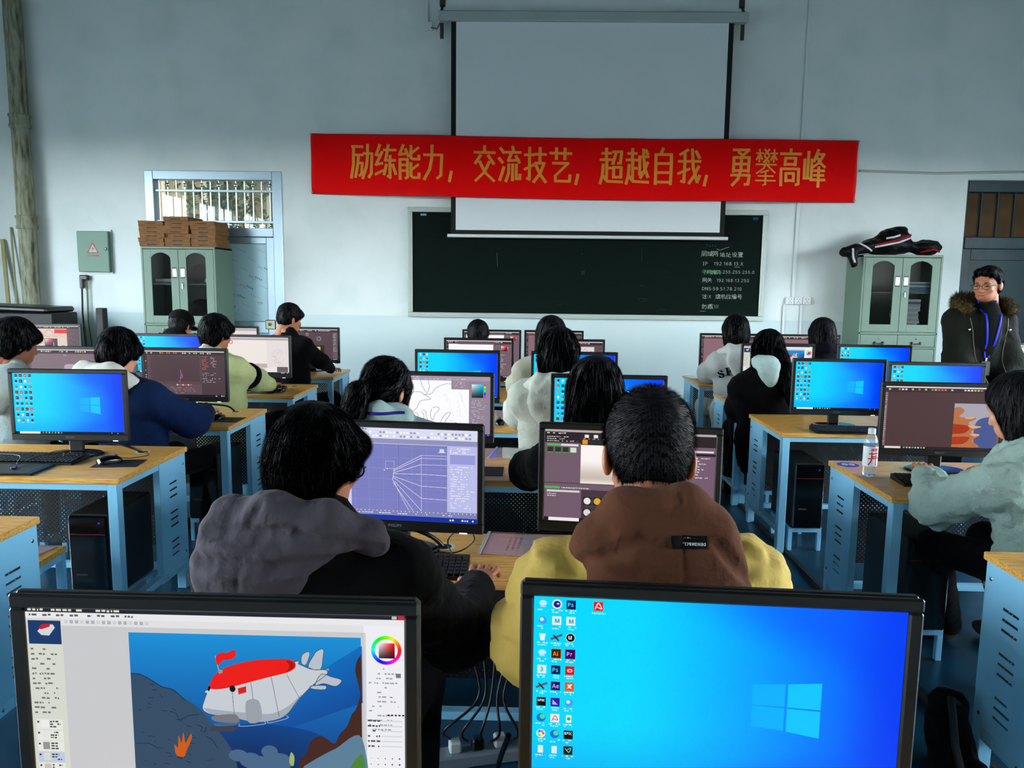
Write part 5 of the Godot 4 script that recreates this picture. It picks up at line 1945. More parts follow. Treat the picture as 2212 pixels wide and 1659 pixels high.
# painting program with the red and white submersible
func scr_submarine() -> Cv:
	var cv := Cv.new(1536, 864, Color(0.86, 0.86, 0.87))
	var w := 1536
	cv.rect(0, 0, w, 18, Color(0.13, 0.14, 0.17))
	cv.smear(10, 3, 380, 11, Color(0.85, 0.85, 0.8), 0.9)
	cv.rect(1485, 1, 20, 15, Color(0.75, 0.75, 0.78))
	cv.rect(1510, 1, 26, 16, Color(0.88, 0.08, 0.30))
	cv.rect(0, 18, w, 26, Color(0.91, 0.91, 0.92))
	for i in 8:
		cv.smear(14 + i * 56, 25, 34, 10, Color(0.35, 0.36, 0.38), 0.95)
	cv.rect(0, 44, w, 30, Color(0.88, 0.88, 0.89))
	for i in 16:
		cv.rect(158 + i * 22, 50, 14, 14, Color(0.68, 0.69, 0.72) if i % 3 else Color(0.80, 0.81, 0.83))
	cv.rect(0, 74, w, 790, Color(0.79, 0.79, 0.80))
	# left column
	cv.rect(0, 44, 146, 820, Color(0.84, 0.85, 0.80))
	cv.rect(8, 54, 134, 100, Color(0.10, 0.22, 0.42))
	cv.shape([45, 100, 70, 72, 110, 70, 118, 84, 92, 118, 60, 116], 0, 0, 1, Color(0.82, 0.84, 0.86))
	cv.shape([50, 88, 66, 70, 100, 68, 96, 80, 60, 92], 0, 0, 1, Color(0.80, 0.08, 0.12))
	cv.smears(12, 172, 110, 14, 21, 9, Color(0.42, 0.43, 0.42), 0.75)
	for i in 6:
		var y := 480 + i * 48
		cv.rect(14, y, 110, 44, Color(0.90, 0.91, 0.88) if i != 3 else Color(0.76, 0.79, 0.90))
		cv.rect(18, y + 8, 8, 8, Color(0.25, 0.25, 0.25))
		cv.rect(36, y + 4, 28, 32, [Color(0.92, 0.93, 0.92), Color(0.88, 0.9, 0.88), Color(0.60, 0.58, 0.60), Color(0.85, 0.86, 0.78), Color(0.78, 0.76, 0.72), Color(0.15, 0.45, 0.60)][i])
		cv.smears(70, y + 6, 46, 3, 11, 7, Color(0.25, 0.25, 0.25), 0.8)
	# right column
	cv.rect(1372, 44, 164, 820, Color(0.93, 0.93, 0.95))
	cv.rect(1372, 74, 8, 790, Color(0.82, 0.82, 0.84))
	var cc := Vector2(1462, 146)
	for i in 120:
		var a := TAU * i / 120.0
		var q := Vector2(cos(a), sin(a))
		cv.line(cc + q * 48, cc + q * 59, 3.6, Color.from_hsv(fposmod(0.5 - i / 120.0 + 0.5, 1.0), 0.95, 0.97))
	for i in 32:
		for j in 32:
			cv.rect(cc.x - 30 + i * 2, cc.y - 30 + j * 2, 2, 2, Color.from_hsv(0.995, i / 31.0, 1.0 - j / 40.0))
	for i in 14:
		cv.smear(1390, 222 + i * 20, 120, 8, Color(0.62, 0.62, 0.66), 0.35)
	cv.rect(1500, 244, 20, 18, Color(0.45, 0.46, 0.48))
	for i in 5:
		cv.rect(1464 + i * 15, 420, 9, 6, Color(0.1, 0.1, 0.1))
	for i in 6:
		cv.smear(1384, 444 + i * 22, 50, 9, Color(0.3, 0.3, 0.32), 0.85)
		cv.rect(1440, 446 + i * 22, 84, 6, Color(0.85, 0.85, 0.88))
	for i in 5:
		for j in 7:
			cv.disc(Vector2(1396 + i * 29, 612 + j * 26), 1.2 + (i + j * 1.3) * 0.42, Color(0.12, 0.12, 0.14))
	# canvas
	var x0 := 418
	var y0 := 96
	var cw := 942
	var ch := 768
	for j in ch:
		var v := float(j) / ch
		cv.rect(x0, y0 + j, cw, 1, Color(0.10, 0.56, 0.84).lerp(Color(0.03, 0.30, 0.60), minf(1.0, v * 1.6)).lerp(Color(0.02, 0.14, 0.32), clampf((v - 0.55) * 1.8, 0, 1)))
	for j in 40:
		cv.line(Vector2(x0 + 500, y0 + 330 + j * 3), Vector2(x0 + cw, y0 + 40 + j * 6), 8, Color(0.05, 0.42, 0.74).lerp(Color(0.03, 0.30, 0.62), j / 40.0))
	# a darker current and a light one below the boat
	for j in 34:
		cv.disc(Vector2(x0 + 520 - j * 3, y0 + 470 + j * 5), 300 - j * 5, Color(0.02, 0.26, 0.54).lerp(Color(0.012, 0.13, 0.30), j / 34.0), 90 - j * 1.5)
	var rock := cv.curve([0, 175, 40, 178, 90, 205, 125, 228, 170, 240, 215, 275, 260, 305, 300, 345, 330, 390, 370, 440, 410, 510, 425, 580, 440, 768, 200, 768, 0, 768], x0, y0, 1)
	rock.append(Vector2(x0, y0 + 768))
	cv.poly(rock, Color(0.20, 0.30, 0.40))
	cv.pl(cv.curve([0, 175, 40, 178, 90, 205, 125, 228, 170, 240, 195, 262, 218, 285], x0, y0, 1), 2.4, Color(0.05, 0.09, 0.13))
	for i in 60:
		var p := Vector2(x0 + cv.rg.randf_range(8, 330), y0 + cv.rg.randf_range(210, 600))
		if p.x - x0 < 90 + (p.y - y0 - 205) * 0.75:
			cv.line(p, p + Vector2(cv.rg.randf_range(6, 22), cv.rg.randf_range(-2, 10)), 2, Color(0.08, 0.13, 0.19))
	for q in [[155, 335, 180, 345, 195, 370, 230, 352, 275, 345], [262, 390, 285, 400, 280, 415, 296, 420, 300, 400], [8, 480, 60, 478, 100, 500], [298, 440, 325, 455, 345, 490]]:
		cv.pl(cv.curve(q, x0, y0, 1), 2.2, Color(0.08, 0.14, 0.20))
	# corals and sand
	var coral := cv.curve([170, 520, 168, 478, 180, 492, 186, 440, 196, 470, 206, 425, 214, 470, 236, 430, 240, 450, 216, 505, 206, 530, 186, 532], x0, y0, 1, true)
	cv.poly(coral, Color(0.80, 0.36, 0.10))
	cv.poly(cv.curve([942, 70, 925, 100, 918, 140, 928, 190, 936, 240, 920, 300, 900, 330, 880, 380, 850, 415, 830, 455, 800, 440, 770, 425, 740, 440, 720, 470, 715, 500, 690, 525, 680, 560, 720, 600, 942, 600], x0, y0, 1), Color(0.27, 0.15, 0.13))
	cv.poly(cv.curve([700, 560, 760, 520, 830, 480, 942, 430, 942, 768, 640, 768], x0, y0, 1), Color(0.36, 0.50, 0.60))
	cv.poly(cv.curve([850, 640, 942, 500, 942, 768, 800, 768], x0, y0, 1), Color(0.30, 0.52, 0.22))
	for q in [[430, 520, 40, 26], [480, 540, 46, 34], [560, 500, 34, 28], [600, 545, 52, 40], [520, 560, 60, 40]]:
		cv.disc(Vector2(x0 + q[0], y0 + q[1]), q[2], Color(0.28, 0.40, 0.53), q[3])
	cv.poly(cv.curve([640, 545, 648, 500, 662, 520, 656, 560], x0, y0, 1, true), Color(0.62, 0.70, 0.42))
	# the submersible
	var hull := cv.curve([300, 280, 290, 310, 296, 330, 330, 345, 400, 352, 500, 372, 590, 360, 640, 330, 680, 275, 740, 210, 800, 160, 800, 140, 740, 138, 690, 118, 660, 112, 330, 230, 310, 255], x0, y0, 1, true)
	cv.poly(hull, Color(0.78, 0.80, 0.83))
	cv.poly(cv.curve([296, 318, 330, 345, 400, 352, 500, 372, 590, 360, 640, 330, 700, 245, 640, 300, 560, 335, 430, 330, 340, 322], x0, y0, 1, true), Color(0.64, 0.67, 0.72))
	for q in [[700, 112, 704, 78, 730, 64, 734, 80, 718, 120], [728, 128, 750, 80, 765, 60, 790, 52, 788, 90, 776, 138], [755, 205, 780, 158, 820, 168, 862, 182, 838, 208, 790, 198], [735, 210, 790, 206, 800, 214, 790, 224, 742, 222]]:
		cv.poly(cv.curve(q, x0, y0, 1, true), Color(0.72, 0.75, 0.79))
		cv.pl(cv.curve(q, x0, y0, 1, true), 2, Color(0.18, 0.22, 0.28))
	cv.poly(cv.curve([800, 138, 812, 132, 806, 150], x0, y0, 1, true), Color(0.55, 0.58, 0.6))
	cv.pl(hull, 2, Color(0.22, 0.26, 0.32))
	cv.poly(cv.curve([322, 228, 334, 190, 360, 160, 410, 132, 500, 108, 600, 98, 660, 100, 676, 116, 672, 136, 640, 155, 560, 178, 470, 205, 400, 226, 350, 234], x0, y0, 1, true), Color(0.93, 0.10, 0.08))
	cv.poly(cv.curve([640, 104, 668, 112, 668, 134, 640, 150, 652, 128], x0, y0, 1, true), Color(0.66, 0.05, 0.05))
	for q in [[414, 238, 420, 350], [492, 200, 500, 290, 502, 368], [575, 170, 604, 345], [640, 165, 690, 265]]:
		cv.pl(cv.curve(q, x0, y0, 1), 2.2, Color(0.38, 0.42, 0.47))
	cv.poly(cv.curve([470, 285, 522, 280, 530, 360, 476, 372], x0, y0, 1, true), Color(0.60, 0.63, 0.67))
	cv.poly(PackedVector2Array([Vector2(x0 + 438, y0 + 228), Vector2(x0 + 472, y0 + 218), Vector2(x0 + 472, y0 + 244), Vector2(x0 + 440, y0 + 254)]), Color(0.86, 0.10, 0.08))
	cv.disc(Vector2(x0 + 416, y0 + 230), 12, Color(0.06, 0.06, 0.08), 14)
	cv.poly(cv.curve([314, 238, 318, 222, 326, 226, 320, 242], x0, y0, 1, true), Color(0.06, 0.06, 0.08))
	cv.poly(cv.curve([330, 352, 420, 340, 440, 368, 424, 378, 342, 374], x0, y0, 1, true), Color(0.46, 0.47, 0.50))
	cv.poly(cv.curve([320, 402, 350, 384, 425, 380, 424, 404, 400, 416, 324, 416], x0, y0, 1, true), Color(0.25, 0.25, 0.30))
	cv.poly(cv.curve([340, 384, 424, 378, 420, 388, 346, 394], x0, y0, 1, true), Color(0.20, 0.42, 0.62))
	for q in [[440, 382, 445, 392, 540, 380, 542, 368], [556, 364, 562, 374, 636, 352, 634, 340]]:
		cv.pl(cv.curve(q, x0, y0, 1), 3, Color(0.62, 0.68, 0.75))
	cv.line(Vector2(x0 + 350, y0 + 92), Vector2(x0 + 366, y0 + 166), 4, Color(0.62, 0.66, 0.70))
	cv.rect(x0 + 360, y0 + 150, 18, 14, Color(0.55, 0.58, 0.62))
	cv.poly(cv.curve([352, 98, 372, 78, 400, 76, 428, 64, 434, 88, 410, 106, 384, 108, 360, 130], x0, y0, 1, true), Color(0.93, 0.10, 0.08))
	return cv

# 3D modelling program with a wireframe hull
func scr_wireframe() -> Cv:
	var cv := Cv.new(960, 540, Color(0.62, 0.63, 0.86))
	cv.rect(0, 0, 960, 62, Color(0.86, 0.87, 0.95))
	cv.smear(20, 4, 300, 9, Color(0.45, 0.45, 0.55), 0.8)
	for r in 2:
		for i in 46:
			if cv.rg.randf() < 0.8:
				cv.rect(10 + i * 20, 20 + r * 22, 13, 11, Color(0.97, 0.97, 1) if cv.rg.randf() < 0.6 else Color(0.60, 0.62, 0.74))
	cv.rect(0, 62, 960, 30, Color(0.58, 0.58, 0.76))
	cv.rect(0, 92, 220, 386, Color(0.80, 0.81, 0.95))
	cv.smears(40, 100, 150, 8, 11, 5, Color(0.95, 0.95, 1), 0.8)
	cv.rect(222, 92, 566, 386, Color(0.49, 0.50, 0.76))
	for i in 7:
		cv.rect(240 + i * 85, 92, 1.6, 386, Color(0.57, 0.58, 0.82))
		cv.rect(222, 110 + i * 62, 566, 1.6, Color(0.57, 0.58, 0.82))
	cv.rect(500, 92, 2, 386, Color(0.36, 0.37, 0.58))
	cv.rect(222, 360, 566, 2, Color(0.40, 0.41, 0.62))
	var c := Color(0.92, 0.90, 0.93)
	for q in [[475, 240, 635, 152, 788, 152], [475, 248, 635, 168, 788, 168], [473, 260, 635, 206, 788, 206], [473, 266, 635, 262, 788, 266], [470, 280, 635, 332, 788, 336], [468, 284, 635, 404, 788, 408], [466, 300, 560, 478], [470, 318, 585, 478], [478, 310, 635, 478], [635, 152, 635, 478], [475, 240, 466, 300]]:
		cv.pls(q, 0, 0, 1, 2.6, c)
	cv.rect(222, 90, 566, 2.5, Color(0.85, 0.86, 0.78))
	cv.rect(786, 92, 2.5, 386, Color(0.85, 0.86, 0.78))
	cv.rect(742, 112, 26, 18, Color(0.85, 0.86, 0.95))
	cv.rect(734, 130, 44, 4, Color(0.85, 0.86, 0.95))
	for i in 5:
		cv.rect(425 + i * 10, 192, 6, 1.6, c)
		cv.rect(425 + i * 10, 236, 6, 1.6, c)
		cv.rect(424, 192 + i * 10, 1.6, 6, c)
		cv.rect(474, 192 + i * 10, 1.6, 6, c)
	cv.disc(Vector2(418, 246), 3, Color.WHITE)
	cv.disc(Vector2(436, 238), 3, Color.WHITE)
	cv.rect(792, 92, 168, 386, Color(0.74, 0.75, 0.92))
	cv.rect(802, 140, 146, 56, Color(0.60, 0.61, 0.85))
	cv.rect(802, 138, 146, 2, Color.WHITE)
	cv.smears(802, 104, 140, 3, 11, 6, Color.WHITE, 0.6)
	cv.smears(806, 210, 140, 18, 14, 6, Color(0.93, 0.93, 1), 0.6)
	cv.rect(0, 478, 960, 34, Color(0.50, 0.51, 0.72))
	for i in 40:
		cv.disc(Vector2(12 + i * 24, 486), 3, Color(0.93, 0.92, 0.9))
	cv.smears(30, 496, 900, 1, 10, 7, Color(0.85, 0.86, 0.95), 0.6)
	cv.rect(0, 512, 960, 28, Color(0.10, 0.20, 0.62))
	cv.smear(800, 519, 140, 12, Color(0.9, 0.93, 1), 0.8)
	return cv

# game engine editor
func scr_editor() -> Cv:
	var cv := Cv.new(960, 540, Color(0.45, 0.36, 0.42))
	cv.rect(0, 0, 960, 14, Color(0.70, 0.66, 0.68))
	cv.rect(0, 14, 960, 62, Color(0.17, 0.14, 0.16))
	cv.smear(10, 18, 120, 8, Color(0.85, 0.85, 0.85), 0.8)
	cv.smears(10, 40, 180, 3, 12, 6, Color(0.8, 0.78, 0.8), 0.8)
	cv.rect(12, 84, 80, 12, Color(0.35, 0.72, 0.36))
	cv.rect(92, 84, 100, 12, Color(0.88, 0.88, 0.88))
	for i in 4:
		cv.rect(14 + i * 44, 104, 34, 28, Color(0.14, 0.22, 0.14) if i < 3 else Color(0.85, 0.86, 0.82))
		cv.rect(14 + i * 44, 132, 34, 3, Color(0.3, 0.75, 0.3))
	cv.rect(206, 20, 620, 66, Color(0.19, 0.16, 0.18))
	for i in 12:
		cv.rect(226 + i * 52, 26, 24, 18, [Color(0.92, 0.92, 0.92), Color(0.93, 0.93, 0.92), Color(0.85, 0.35, 0.15), Color(0.9, 0.9, 0.93), Color(0.8, 0.82, 0.8)][i % 5])
		cv.smear(220 + i * 52, 48, 36, 5, Color(0.8, 0.8, 0.8), 0.8)
	cv.rect(214, 56, 30, 26, Color(0.95, 0.58, 0.08))
	for j in 226:
		var v := j / 226.0
		cv.rect(206, 86 + j, 560, 1, Color(0.99, 0.96, 0.95).lerp(Color(0.80, 0.74, 0.70), smoothstep(0.35, 0.85, v)).lerp(Color(0.93, 0.90, 0.86), smoothstep(0.85, 1.0, v)))
	for i in 16:
		cv.rect(206 + cv.rg.randf() * 300, 220 + cv.rg.randf() * 60, 180, 2, Color(0.84, 0.79, 0.75))
	cv.rect(0, 312, 960, 3, Color(0.2, 0.16, 0.2))
	cv.rect(0, 334, 90, 14, Color(0.35, 0.68, 0.36))
	cv.smear(100, 338, 160, 7, Color(0.85, 0.83, 0.85), 0.8)
	cv.rect(14, 356, 190, 12, Color(0.84, 0.82, 0.84))
	cv.smears(16, 376, 90, 2, 12, 6, Color(0.85, 0.83, 0.85), 0.8)
	cv.rect(214, 350, 380, 170, Color(0.28, 0.22, 0.26))
	for i in 6:
		for j in 2:
			cv.rect(226 + i * 58, 392 + j * 68, 46, 46, Color(0.14, 0.12, 0.14))
			cv.disc(Vector2(249 + i * 58, 415 + j * 68), 20, [Color(0.9, 0.9, 0.88), Color(0.85, 0.68, 0.2), Color(0.75, 0.5, 0.35), Color(0.85, 0.85, 0.85), Color(0.6, 0.65, 0.6), Color(0.2, 0.7, 0.25)][(i + j * 3) % 6])
	cv.rect(770, 86, 190, 430, Color(0.46, 0.36, 0.44))
	cv.rect(780, 96, 170, 10, Color(0.88, 0.86, 0.88))
	cv.rect(770, 112, 190, 14, Color(0.16, 0.13, 0.16))
	cv.smears(790, 134, 150, 8, 16, 7, Color(0.85, 0.82, 0.88), 0.7)
	cv.rect(0, 518, 960, 22, Color(0.12, 0.10, 0.13))
	cv.rect(26, 519, 178, 20, Color(0.93, 0.92, 0.92))
	return cv

# line drawing of corals
func scr_linedrawing() -> Cv:
	var cv := Cv.new(960, 540, Color(0.99, 0.99, 1.0))
	cv.rect(0, 0, 960, 40, Color(0.66, 0.60, 0.68))
	cv.smear(10, 6, 300, 8, Color(0.9, 0.88, 0.92), 0.6)
	cv.smear(60, 22, 700, 9, Color(0.85, 0.82, 0.88), 0.4)
	var k := Color(0.28, 0.28, 0.32)
	for q in [[0, 300, 40, 270, 110, 300, 120, 360, 90, 420, 140, 430], [60, 230, 140, 190, 230, 190, 260, 150, 340, 150, 360, 170, 430, 160, 470, 110, 560, 70, 640, 80, 680, 110], [140, 190, 170, 260, 150, 330, 220, 350, 290, 300, 330, 230, 420, 210, 360, 170], [250, 40, 270, 120, 240, 190], [330, 40, 350, 100, 380, 150], [400, 40, 410, 110, 380, 170]]:
		cv.pl(cv.curve(q, 0, 0, 1), 3, k)
	for q in [[260, 340, 250, 380, 270, 420, 300, 470, 330, 480, 320, 430, 300, 390, 310, 360, 290, 340, 260, 340], [340, 330, 360, 360, 360, 430, 390, 460, 400, 410, 380, 370, 380, 330, 350, 310], [430, 300, 420, 360, 440, 400, 460, 350, 500, 300, 480, 280, 440, 290], [500, 460, 520, 400, 560, 340, 600, 330, 590, 360, 560, 400, 540, 450, 510, 480], [560, 480, 600, 440, 650, 420, 660, 440, 610, 470, 570, 500], [280, 500, 400, 520, 520, 500, 640, 480, 720, 500]]:
		cv.pl(cv.curve(q, 0, 0, 1), 3, k)
	for i in 26:
		var p := Vector2(cv.rg.randf_range(480, 740), cv.rg.randf_range(150, 460))
		cv.pl(cv.curve([0, 0, 12, -24, 24, 4, 18, 30, 34, 44], p.x, p.y, 1), 1.5, Color(0.75, 0.74, 0.78))
	cv.rect(610, 40, 170, 78, Color(0.60, 0.54, 0.60))
	cv.smears(640, 52, 120, 5, 13, 6, Color(0.9, 0.9, 0.93), 0.5)
	cv.rect(770, 40, 190, 480, Color(0.58, 0.52, 0.59))
	for i in 40:
		for j in 30:
			cv.rect(794 + i * 2.6, 70 + j * 4, 3, 4, Color.from_hsv(0.53, i / 39.0, 0.98 - j / 36.0))
	for j in 40:
		cv.rect(906, 70 + j * 3, 14, 3, Color.from_hsv(j / 40.0, 0.9, 0.95))
	cv.smears(790, 210, 140, 18, 16, 6, Color(0.85, 0.82, 0.87), 0.5)
	cv.rect(0, 520, 960, 20, Color(0.09, 0.14, 0.42))
	cv.smear(860, 525, 90, 9, Color(0.9, 0.93, 1), 0.8)
	return cv

# dark editing program; kind picks what is in the middle
func scr_dark(kind: String, seed_: int) -> Cv:
	var bg := Color(0.38, 0.31, 0.34)
	var cv := Cv.new(640, 360, bg)
	cv.rg.seed = seed_
	var dk := Color(0.24, 0.19, 0.21)
	cv.rect(0, 0, 640, 8, Color(0.88, 0.86, 0.87))
	cv.rect(0, 8, 640, 26, dk)
	for i in 30:
		if cv.rg.randf() < 0.65:
			cv.rect(16 + i * 18, 13, 12, 9, [Color(0.85, 0.45, 0.35), Color(0.8, 0.78, 0.8), Color(0.75, 0.82, 0.4), Color(0.9, 0.88, 0.9)][cv.rg.randi() % 4])
	cv.rect(0, 34, 22, 310, dk)
	cv.smears(4, 42, 14, 12, 18, 9, Color(0.7, 0.66, 0.7), 0.7)
	cv.rect(0, 344, 640, 16, Color(0.10, 0.10, 0.16))
	cv.rect(20, 345, 120, 14, Color(0.85, 0.83, 0.82))
	cv.smear(560, 348, 70, 8, Color(0.85, 0.86, 0.9), 0.8)
	match kind:
		"rig":
			cv.rect(28, 34, 420, 230, Color(0.36, 0.28, 0.31))
			cv.rect(50, 40, 390, 200, Color(0.32, 0.25, 0.27))
			cv.pl(cv.curve([285, 150, 290, 190, 280, 215, 300, 205, 296, 180], 0, 0, 1), 4, Color(0.75, 0.45, 0.75))
			cv.pl(cv.curve([282, 225, 275, 245], 0, 0, 1), 4, Color(0.9, 0.4, 0.6))
			cv.rect(452, 34, 188, 310, Color(0.31, 0.24, 0.27))
			cv.smears(460, 40, 60, 10, 11, 6, Color(0.8, 0.4, 0.35), 0.8)
			cv.smears(530, 42, 60, 8, 11, 5, Color(0.85, 0.8, 0.8), 0.6)
			cv.smears(460, 170, 150, 6, 14, 5, Color(0.8, 0.76, 0.8), 0.5)
			for i in 6:
				cv.rect(250 + i * 22, 262, 15, 10, Color(0.85, 0.3, 0.3) if i % 2 else Color(0.8, 0.8, 0.8))
			cv.smears(200, 285, 240, 4, 14, 6, Color(0.7, 0.5, 0.5), 0.6)
		"chair":
			cv.rect(40, 34, 590, 310, Color(0.50, 0.42, 0.46))
			cv.poly(cv.curve([300, 190, 310, 120, 430, 130, 445, 200, 440, 260, 240, 260, 240, 215], 0, 0, 1, true), Color(0.74, 0.64, 0.70))
			cv.disc(Vector2(535, 205), 36, Color(0.76, 0.66, 0.71), 40)
			cv.smear(300, 44, 30, 5, Color(0.9, 0.88, 0.9))
		"desert":
			cv.rect(14, 34, 610, 312, Color(0.31, 0.22, 0.23))
			cv.rect(0, 34, 14, 310, Color(0.5, 0.40, 0.42))
			cv.smears(2, 40, 10, 24, 12, 6, Color(0.75, 0.68, 0.68), 0.8)
			cv.rect(384, 92, 242, 252, Color(0.66, 0.64, 0.70))
			cv.poly(cv.curve([626, 160, 590, 165, 540, 175, 510, 200, 500, 260, 520, 340, 626, 344], 0, 0, 1), Color(0.28, 0.34, 0.56))
			cv.poly(cv.curve([384, 120, 410, 112, 440, 130, 430, 150, 415, 165, 440, 172, 500, 170, 505, 180, 470, 200, 480, 215, 540, 222, 500, 240, 490, 260, 535, 268, 510, 290, 500, 310, 530, 330, 520, 344, 384, 344], 0, 0, 1), Color(0.72, 0.44, 0.27))
			cv.poly(cv.curve([384, 210, 440, 215, 480, 225, 450, 262, 384, 268], 0, 0, 1), Color(0.66, 0.20, 0.08))
			cv.poly(cv.curve([384, 285, 460, 282, 480, 290, 450, 322, 384, 330], 0, 0, 1), Color(0.68, 0.22, 0.09))
			for q in [[450, 172, 500, 168, 490, 178, 455, 180], [470, 216, 540, 224, 500, 234, 476, 228], [485, 264, 535, 268, 515, 280, 490, 274]]:
				cv.poly(cv.curve(q, 0, 0, 1, true), Color(0.88, 0.66, 0.48))
			cv.rect(0, 346, 640, 14, Color(0.16, 0.13, 0.15))
			cv.rect(14, 347, 90, 12, Color(0.9, 0.86, 0.82))
			for i in 8:
				cv.rect(118 + i * 16, 349, 9, 8, [Color(0.3, 0.7, 0.85), Color(0.9, 0.8, 0.4), Color(0.85, 0.85, 0.85)][i % 3])
			cv.rect(626, 34, 14, 310, Color(0.45, 0.36, 0.38))
		"red":
			cv.rect(24, 34, 470, 310, Color(0.88, 0.80, 0.74))
			cv.rect(350, 42, 150, 46, Color(0.95, 0.03, 0.05))
			cv.pl(cv.curve([230, 90, 260, 60, 300, 50, 330, 80, 360, 100], 0, 0, 1), 3, Color(0.55, 0.25, 0.2))
			for i in 8:
				cv.pl(cv.curve([0, 0, 20, -14, 40, 0, 60, 12], 200 + i * 30, 120 + (i % 3) * 6, 1), 2, Color(0.7, 0.5, 0.45))
			cv.rect(230, 150, 150, 110, Color(0.28, 0.22, 0.25))
			for i in 30:
				for j in 26:
					cv.rect(236 + i * 3, 156 + j * 3.6, 3, 4, Color.from_hsv(0.94, i / 29.0, 1.0 - j / 30.0))
			for j in 20:
				cv.rect(330, 170 + j * 4.4, 10, 5, Color.from_hsv(0.75 - j / 27.0, 0.9, 0.9))
			for i in 14:
				cv.disc(Vector2(180 + cv.rg.randf() * 290, 285 + cv.rg.randf() * 40), 9, Color(0.05, 0.03, 0.03), 5)
			cv.rect(430, 230, 30, 40, Color(0.85, 0.3, 0.45))
			cv.rect(494, 34, 146, 310, Color(0.36, 0.29, 0.32))
			cv.smears(500, 44, 100, 18, 16, 6, Color(0.6, 0.42, 0.45), 0.6)
		"page":
			cv.rect(0, 8, 640, 20, Color(0.72, 0.66, 0.68))
			cv.rect(0, 28, 640, 316, Color(0.93, 0.90, 0.88))
			cv.rect(0, 260, 420, 40, Color(0.75, 0.70, 0.69))
			cv.rect(420, 28, 220, 270, Color(0.90, 0.87, 0.86))
			for i in 20:
				cv.pl(cv.curve([0, 0, 20, -10, 40, 6, 50, 20, 30, 26], 450 + cv.rg.randf() * 120, 120 + cv.rg.randf() * 140, 1), 1.5, Color(0.70, 0.66, 0.66))
			for i in 12:
				cv.pl(cv.curve([0, 0, 10, -14, 30, -4, 40, -20], 40 + cv.rg.randf() * 120, 200 + cv.rg.randf() * 50, 1), 1.4, Color(0.78, 0.74, 0.73))
			cv.rect(520, 290, 110, 52, Color(0.42, 0.36, 0.40))
			cv.rect(0, 300, 400, 44, Color(0.86, 0.83, 0.82))
			cv.disc(Vector2(60, 50), 20, Color(0.9, 0.3, 0.3))
			cv.disc(Vector2(60, 50), 13, Color(0.9, 0.9, 0.88))
		"icons":
			cv.rect(22, 34, 80, 310, Color(0.92, 0.90, 0.90))
			cv.rect(26, 120, 60, 40, Color(0.85, 0.05, 0.08))
			cv.rect(102, 34, 480, 310, Color(0.34, 0.27, 0.30))
			for q in [[180, 90, 30], [280, 60, 16], [180, 220, 26], [420, 110, 24]]:
				cv.disc(Vector2(q[0], q[1]), q[2], Color(0.78, 0.75, 0.76))
				cv.disc(Vector2(q[0], q[1]), q[2] - 4, Color(0.38, 0.31, 0.34))
			cv.rect(330, 190, 150, 120, Color(0.20, 0.15, 0.17))
			cv.rect(390, 205, 44, 50, Color(0.80, 0.85, 0.30))
			cv.rect(582, 34, 58, 310, Color(0.42, 0.35, 0.38))
			cv.smears(588, 44, 46, 14, 16, 6, Color(0.8, 0.78, 0.8), 0.7)
		"white":
			cv.rect(22, 34, 440, 310, Color(0.98, 0.98, 0.99))
			cv.rect(110, 14, 360, 24, Color(0.40, 0.34, 0.38))
			cv.rect(462, 34, 178, 310, Color(0.46, 0.38, 0.42))
			for i in 22:
				for j in 12:
					cv.rect(540 + i * 2.6, 52 + j * 4, 3, 4, Color.from_hsv(0.0, i / 21.0, 1.0 - j / 16.0))
			for j in 12:
				cv.rect(602, 52 + j * 4, 6, 4, Color.from_hsv(j / 12.0, 0.9, 0.95))
			cv.smears(480, 120, 120, 14, 15, 6, Color(0.8, 0.76, 0.8), 0.6)
		"panel":
			cv.rect(22, 34, 400, 310, Color(0.44, 0.36, 0.40))
			cv.rect(430, 50, 130, 80, Color(0.86, 0.84, 0.85))
			cv.pl(cv.curve([440, 110, 470, 70, 500, 100, 540, 90], 0, 0, 1), 3, Color(0.75, 0.35, 0.4))
			cv.smears(440, 150, 150, 10, 16, 6, Color(0.8, 0.76, 0.8), 0.6)
		_:
			cv.rect(22, 34, 500, 310, Color(0.55, 0.42, 0.46))
			cv.rect(522, 34, 118, 310, Color(0.36, 0.29, 0.32))
			cv.smears(530, 44, 90, 16, 16, 6, Color(0.75, 0.70, 0.74), 0.6)
	return cv

# desktop with open windows in front
func scr_windows() -> Cv:
	var cv := scr_desktop(640, 360, 7, 3)
	cv.rect(80, 60, 300, 290, Color(0.96, 0.96, 0.97))
	cv.rect(100, 88, 180, 260, Color(0.52, 0.46, 0.50))
	cv.rect(108, 92, 164, 250, Color(0.90, 0.89, 0.90))
	cv.smears(112, 100, 130, 20, 12, 6, Color(0.35, 0.35, 0.38), 0.7)
	cv.rect(430, 70, 130, 34, Color(0.93, 0.93, 0.94))
	cv.rect(440, 74, 46, 12, Color(0.25, 0.70, 0.25))
	cv.smear(500, 76, 56, 8, Color(0.3, 0.3, 0.3), 0.8)
	taskbar(cv)
	return cv

# picture program over a blue picture
func scr_bluepaint() -> Cv:
	var cv := scr_submarine()
	cv.im.resize(640, 360)
	return cv
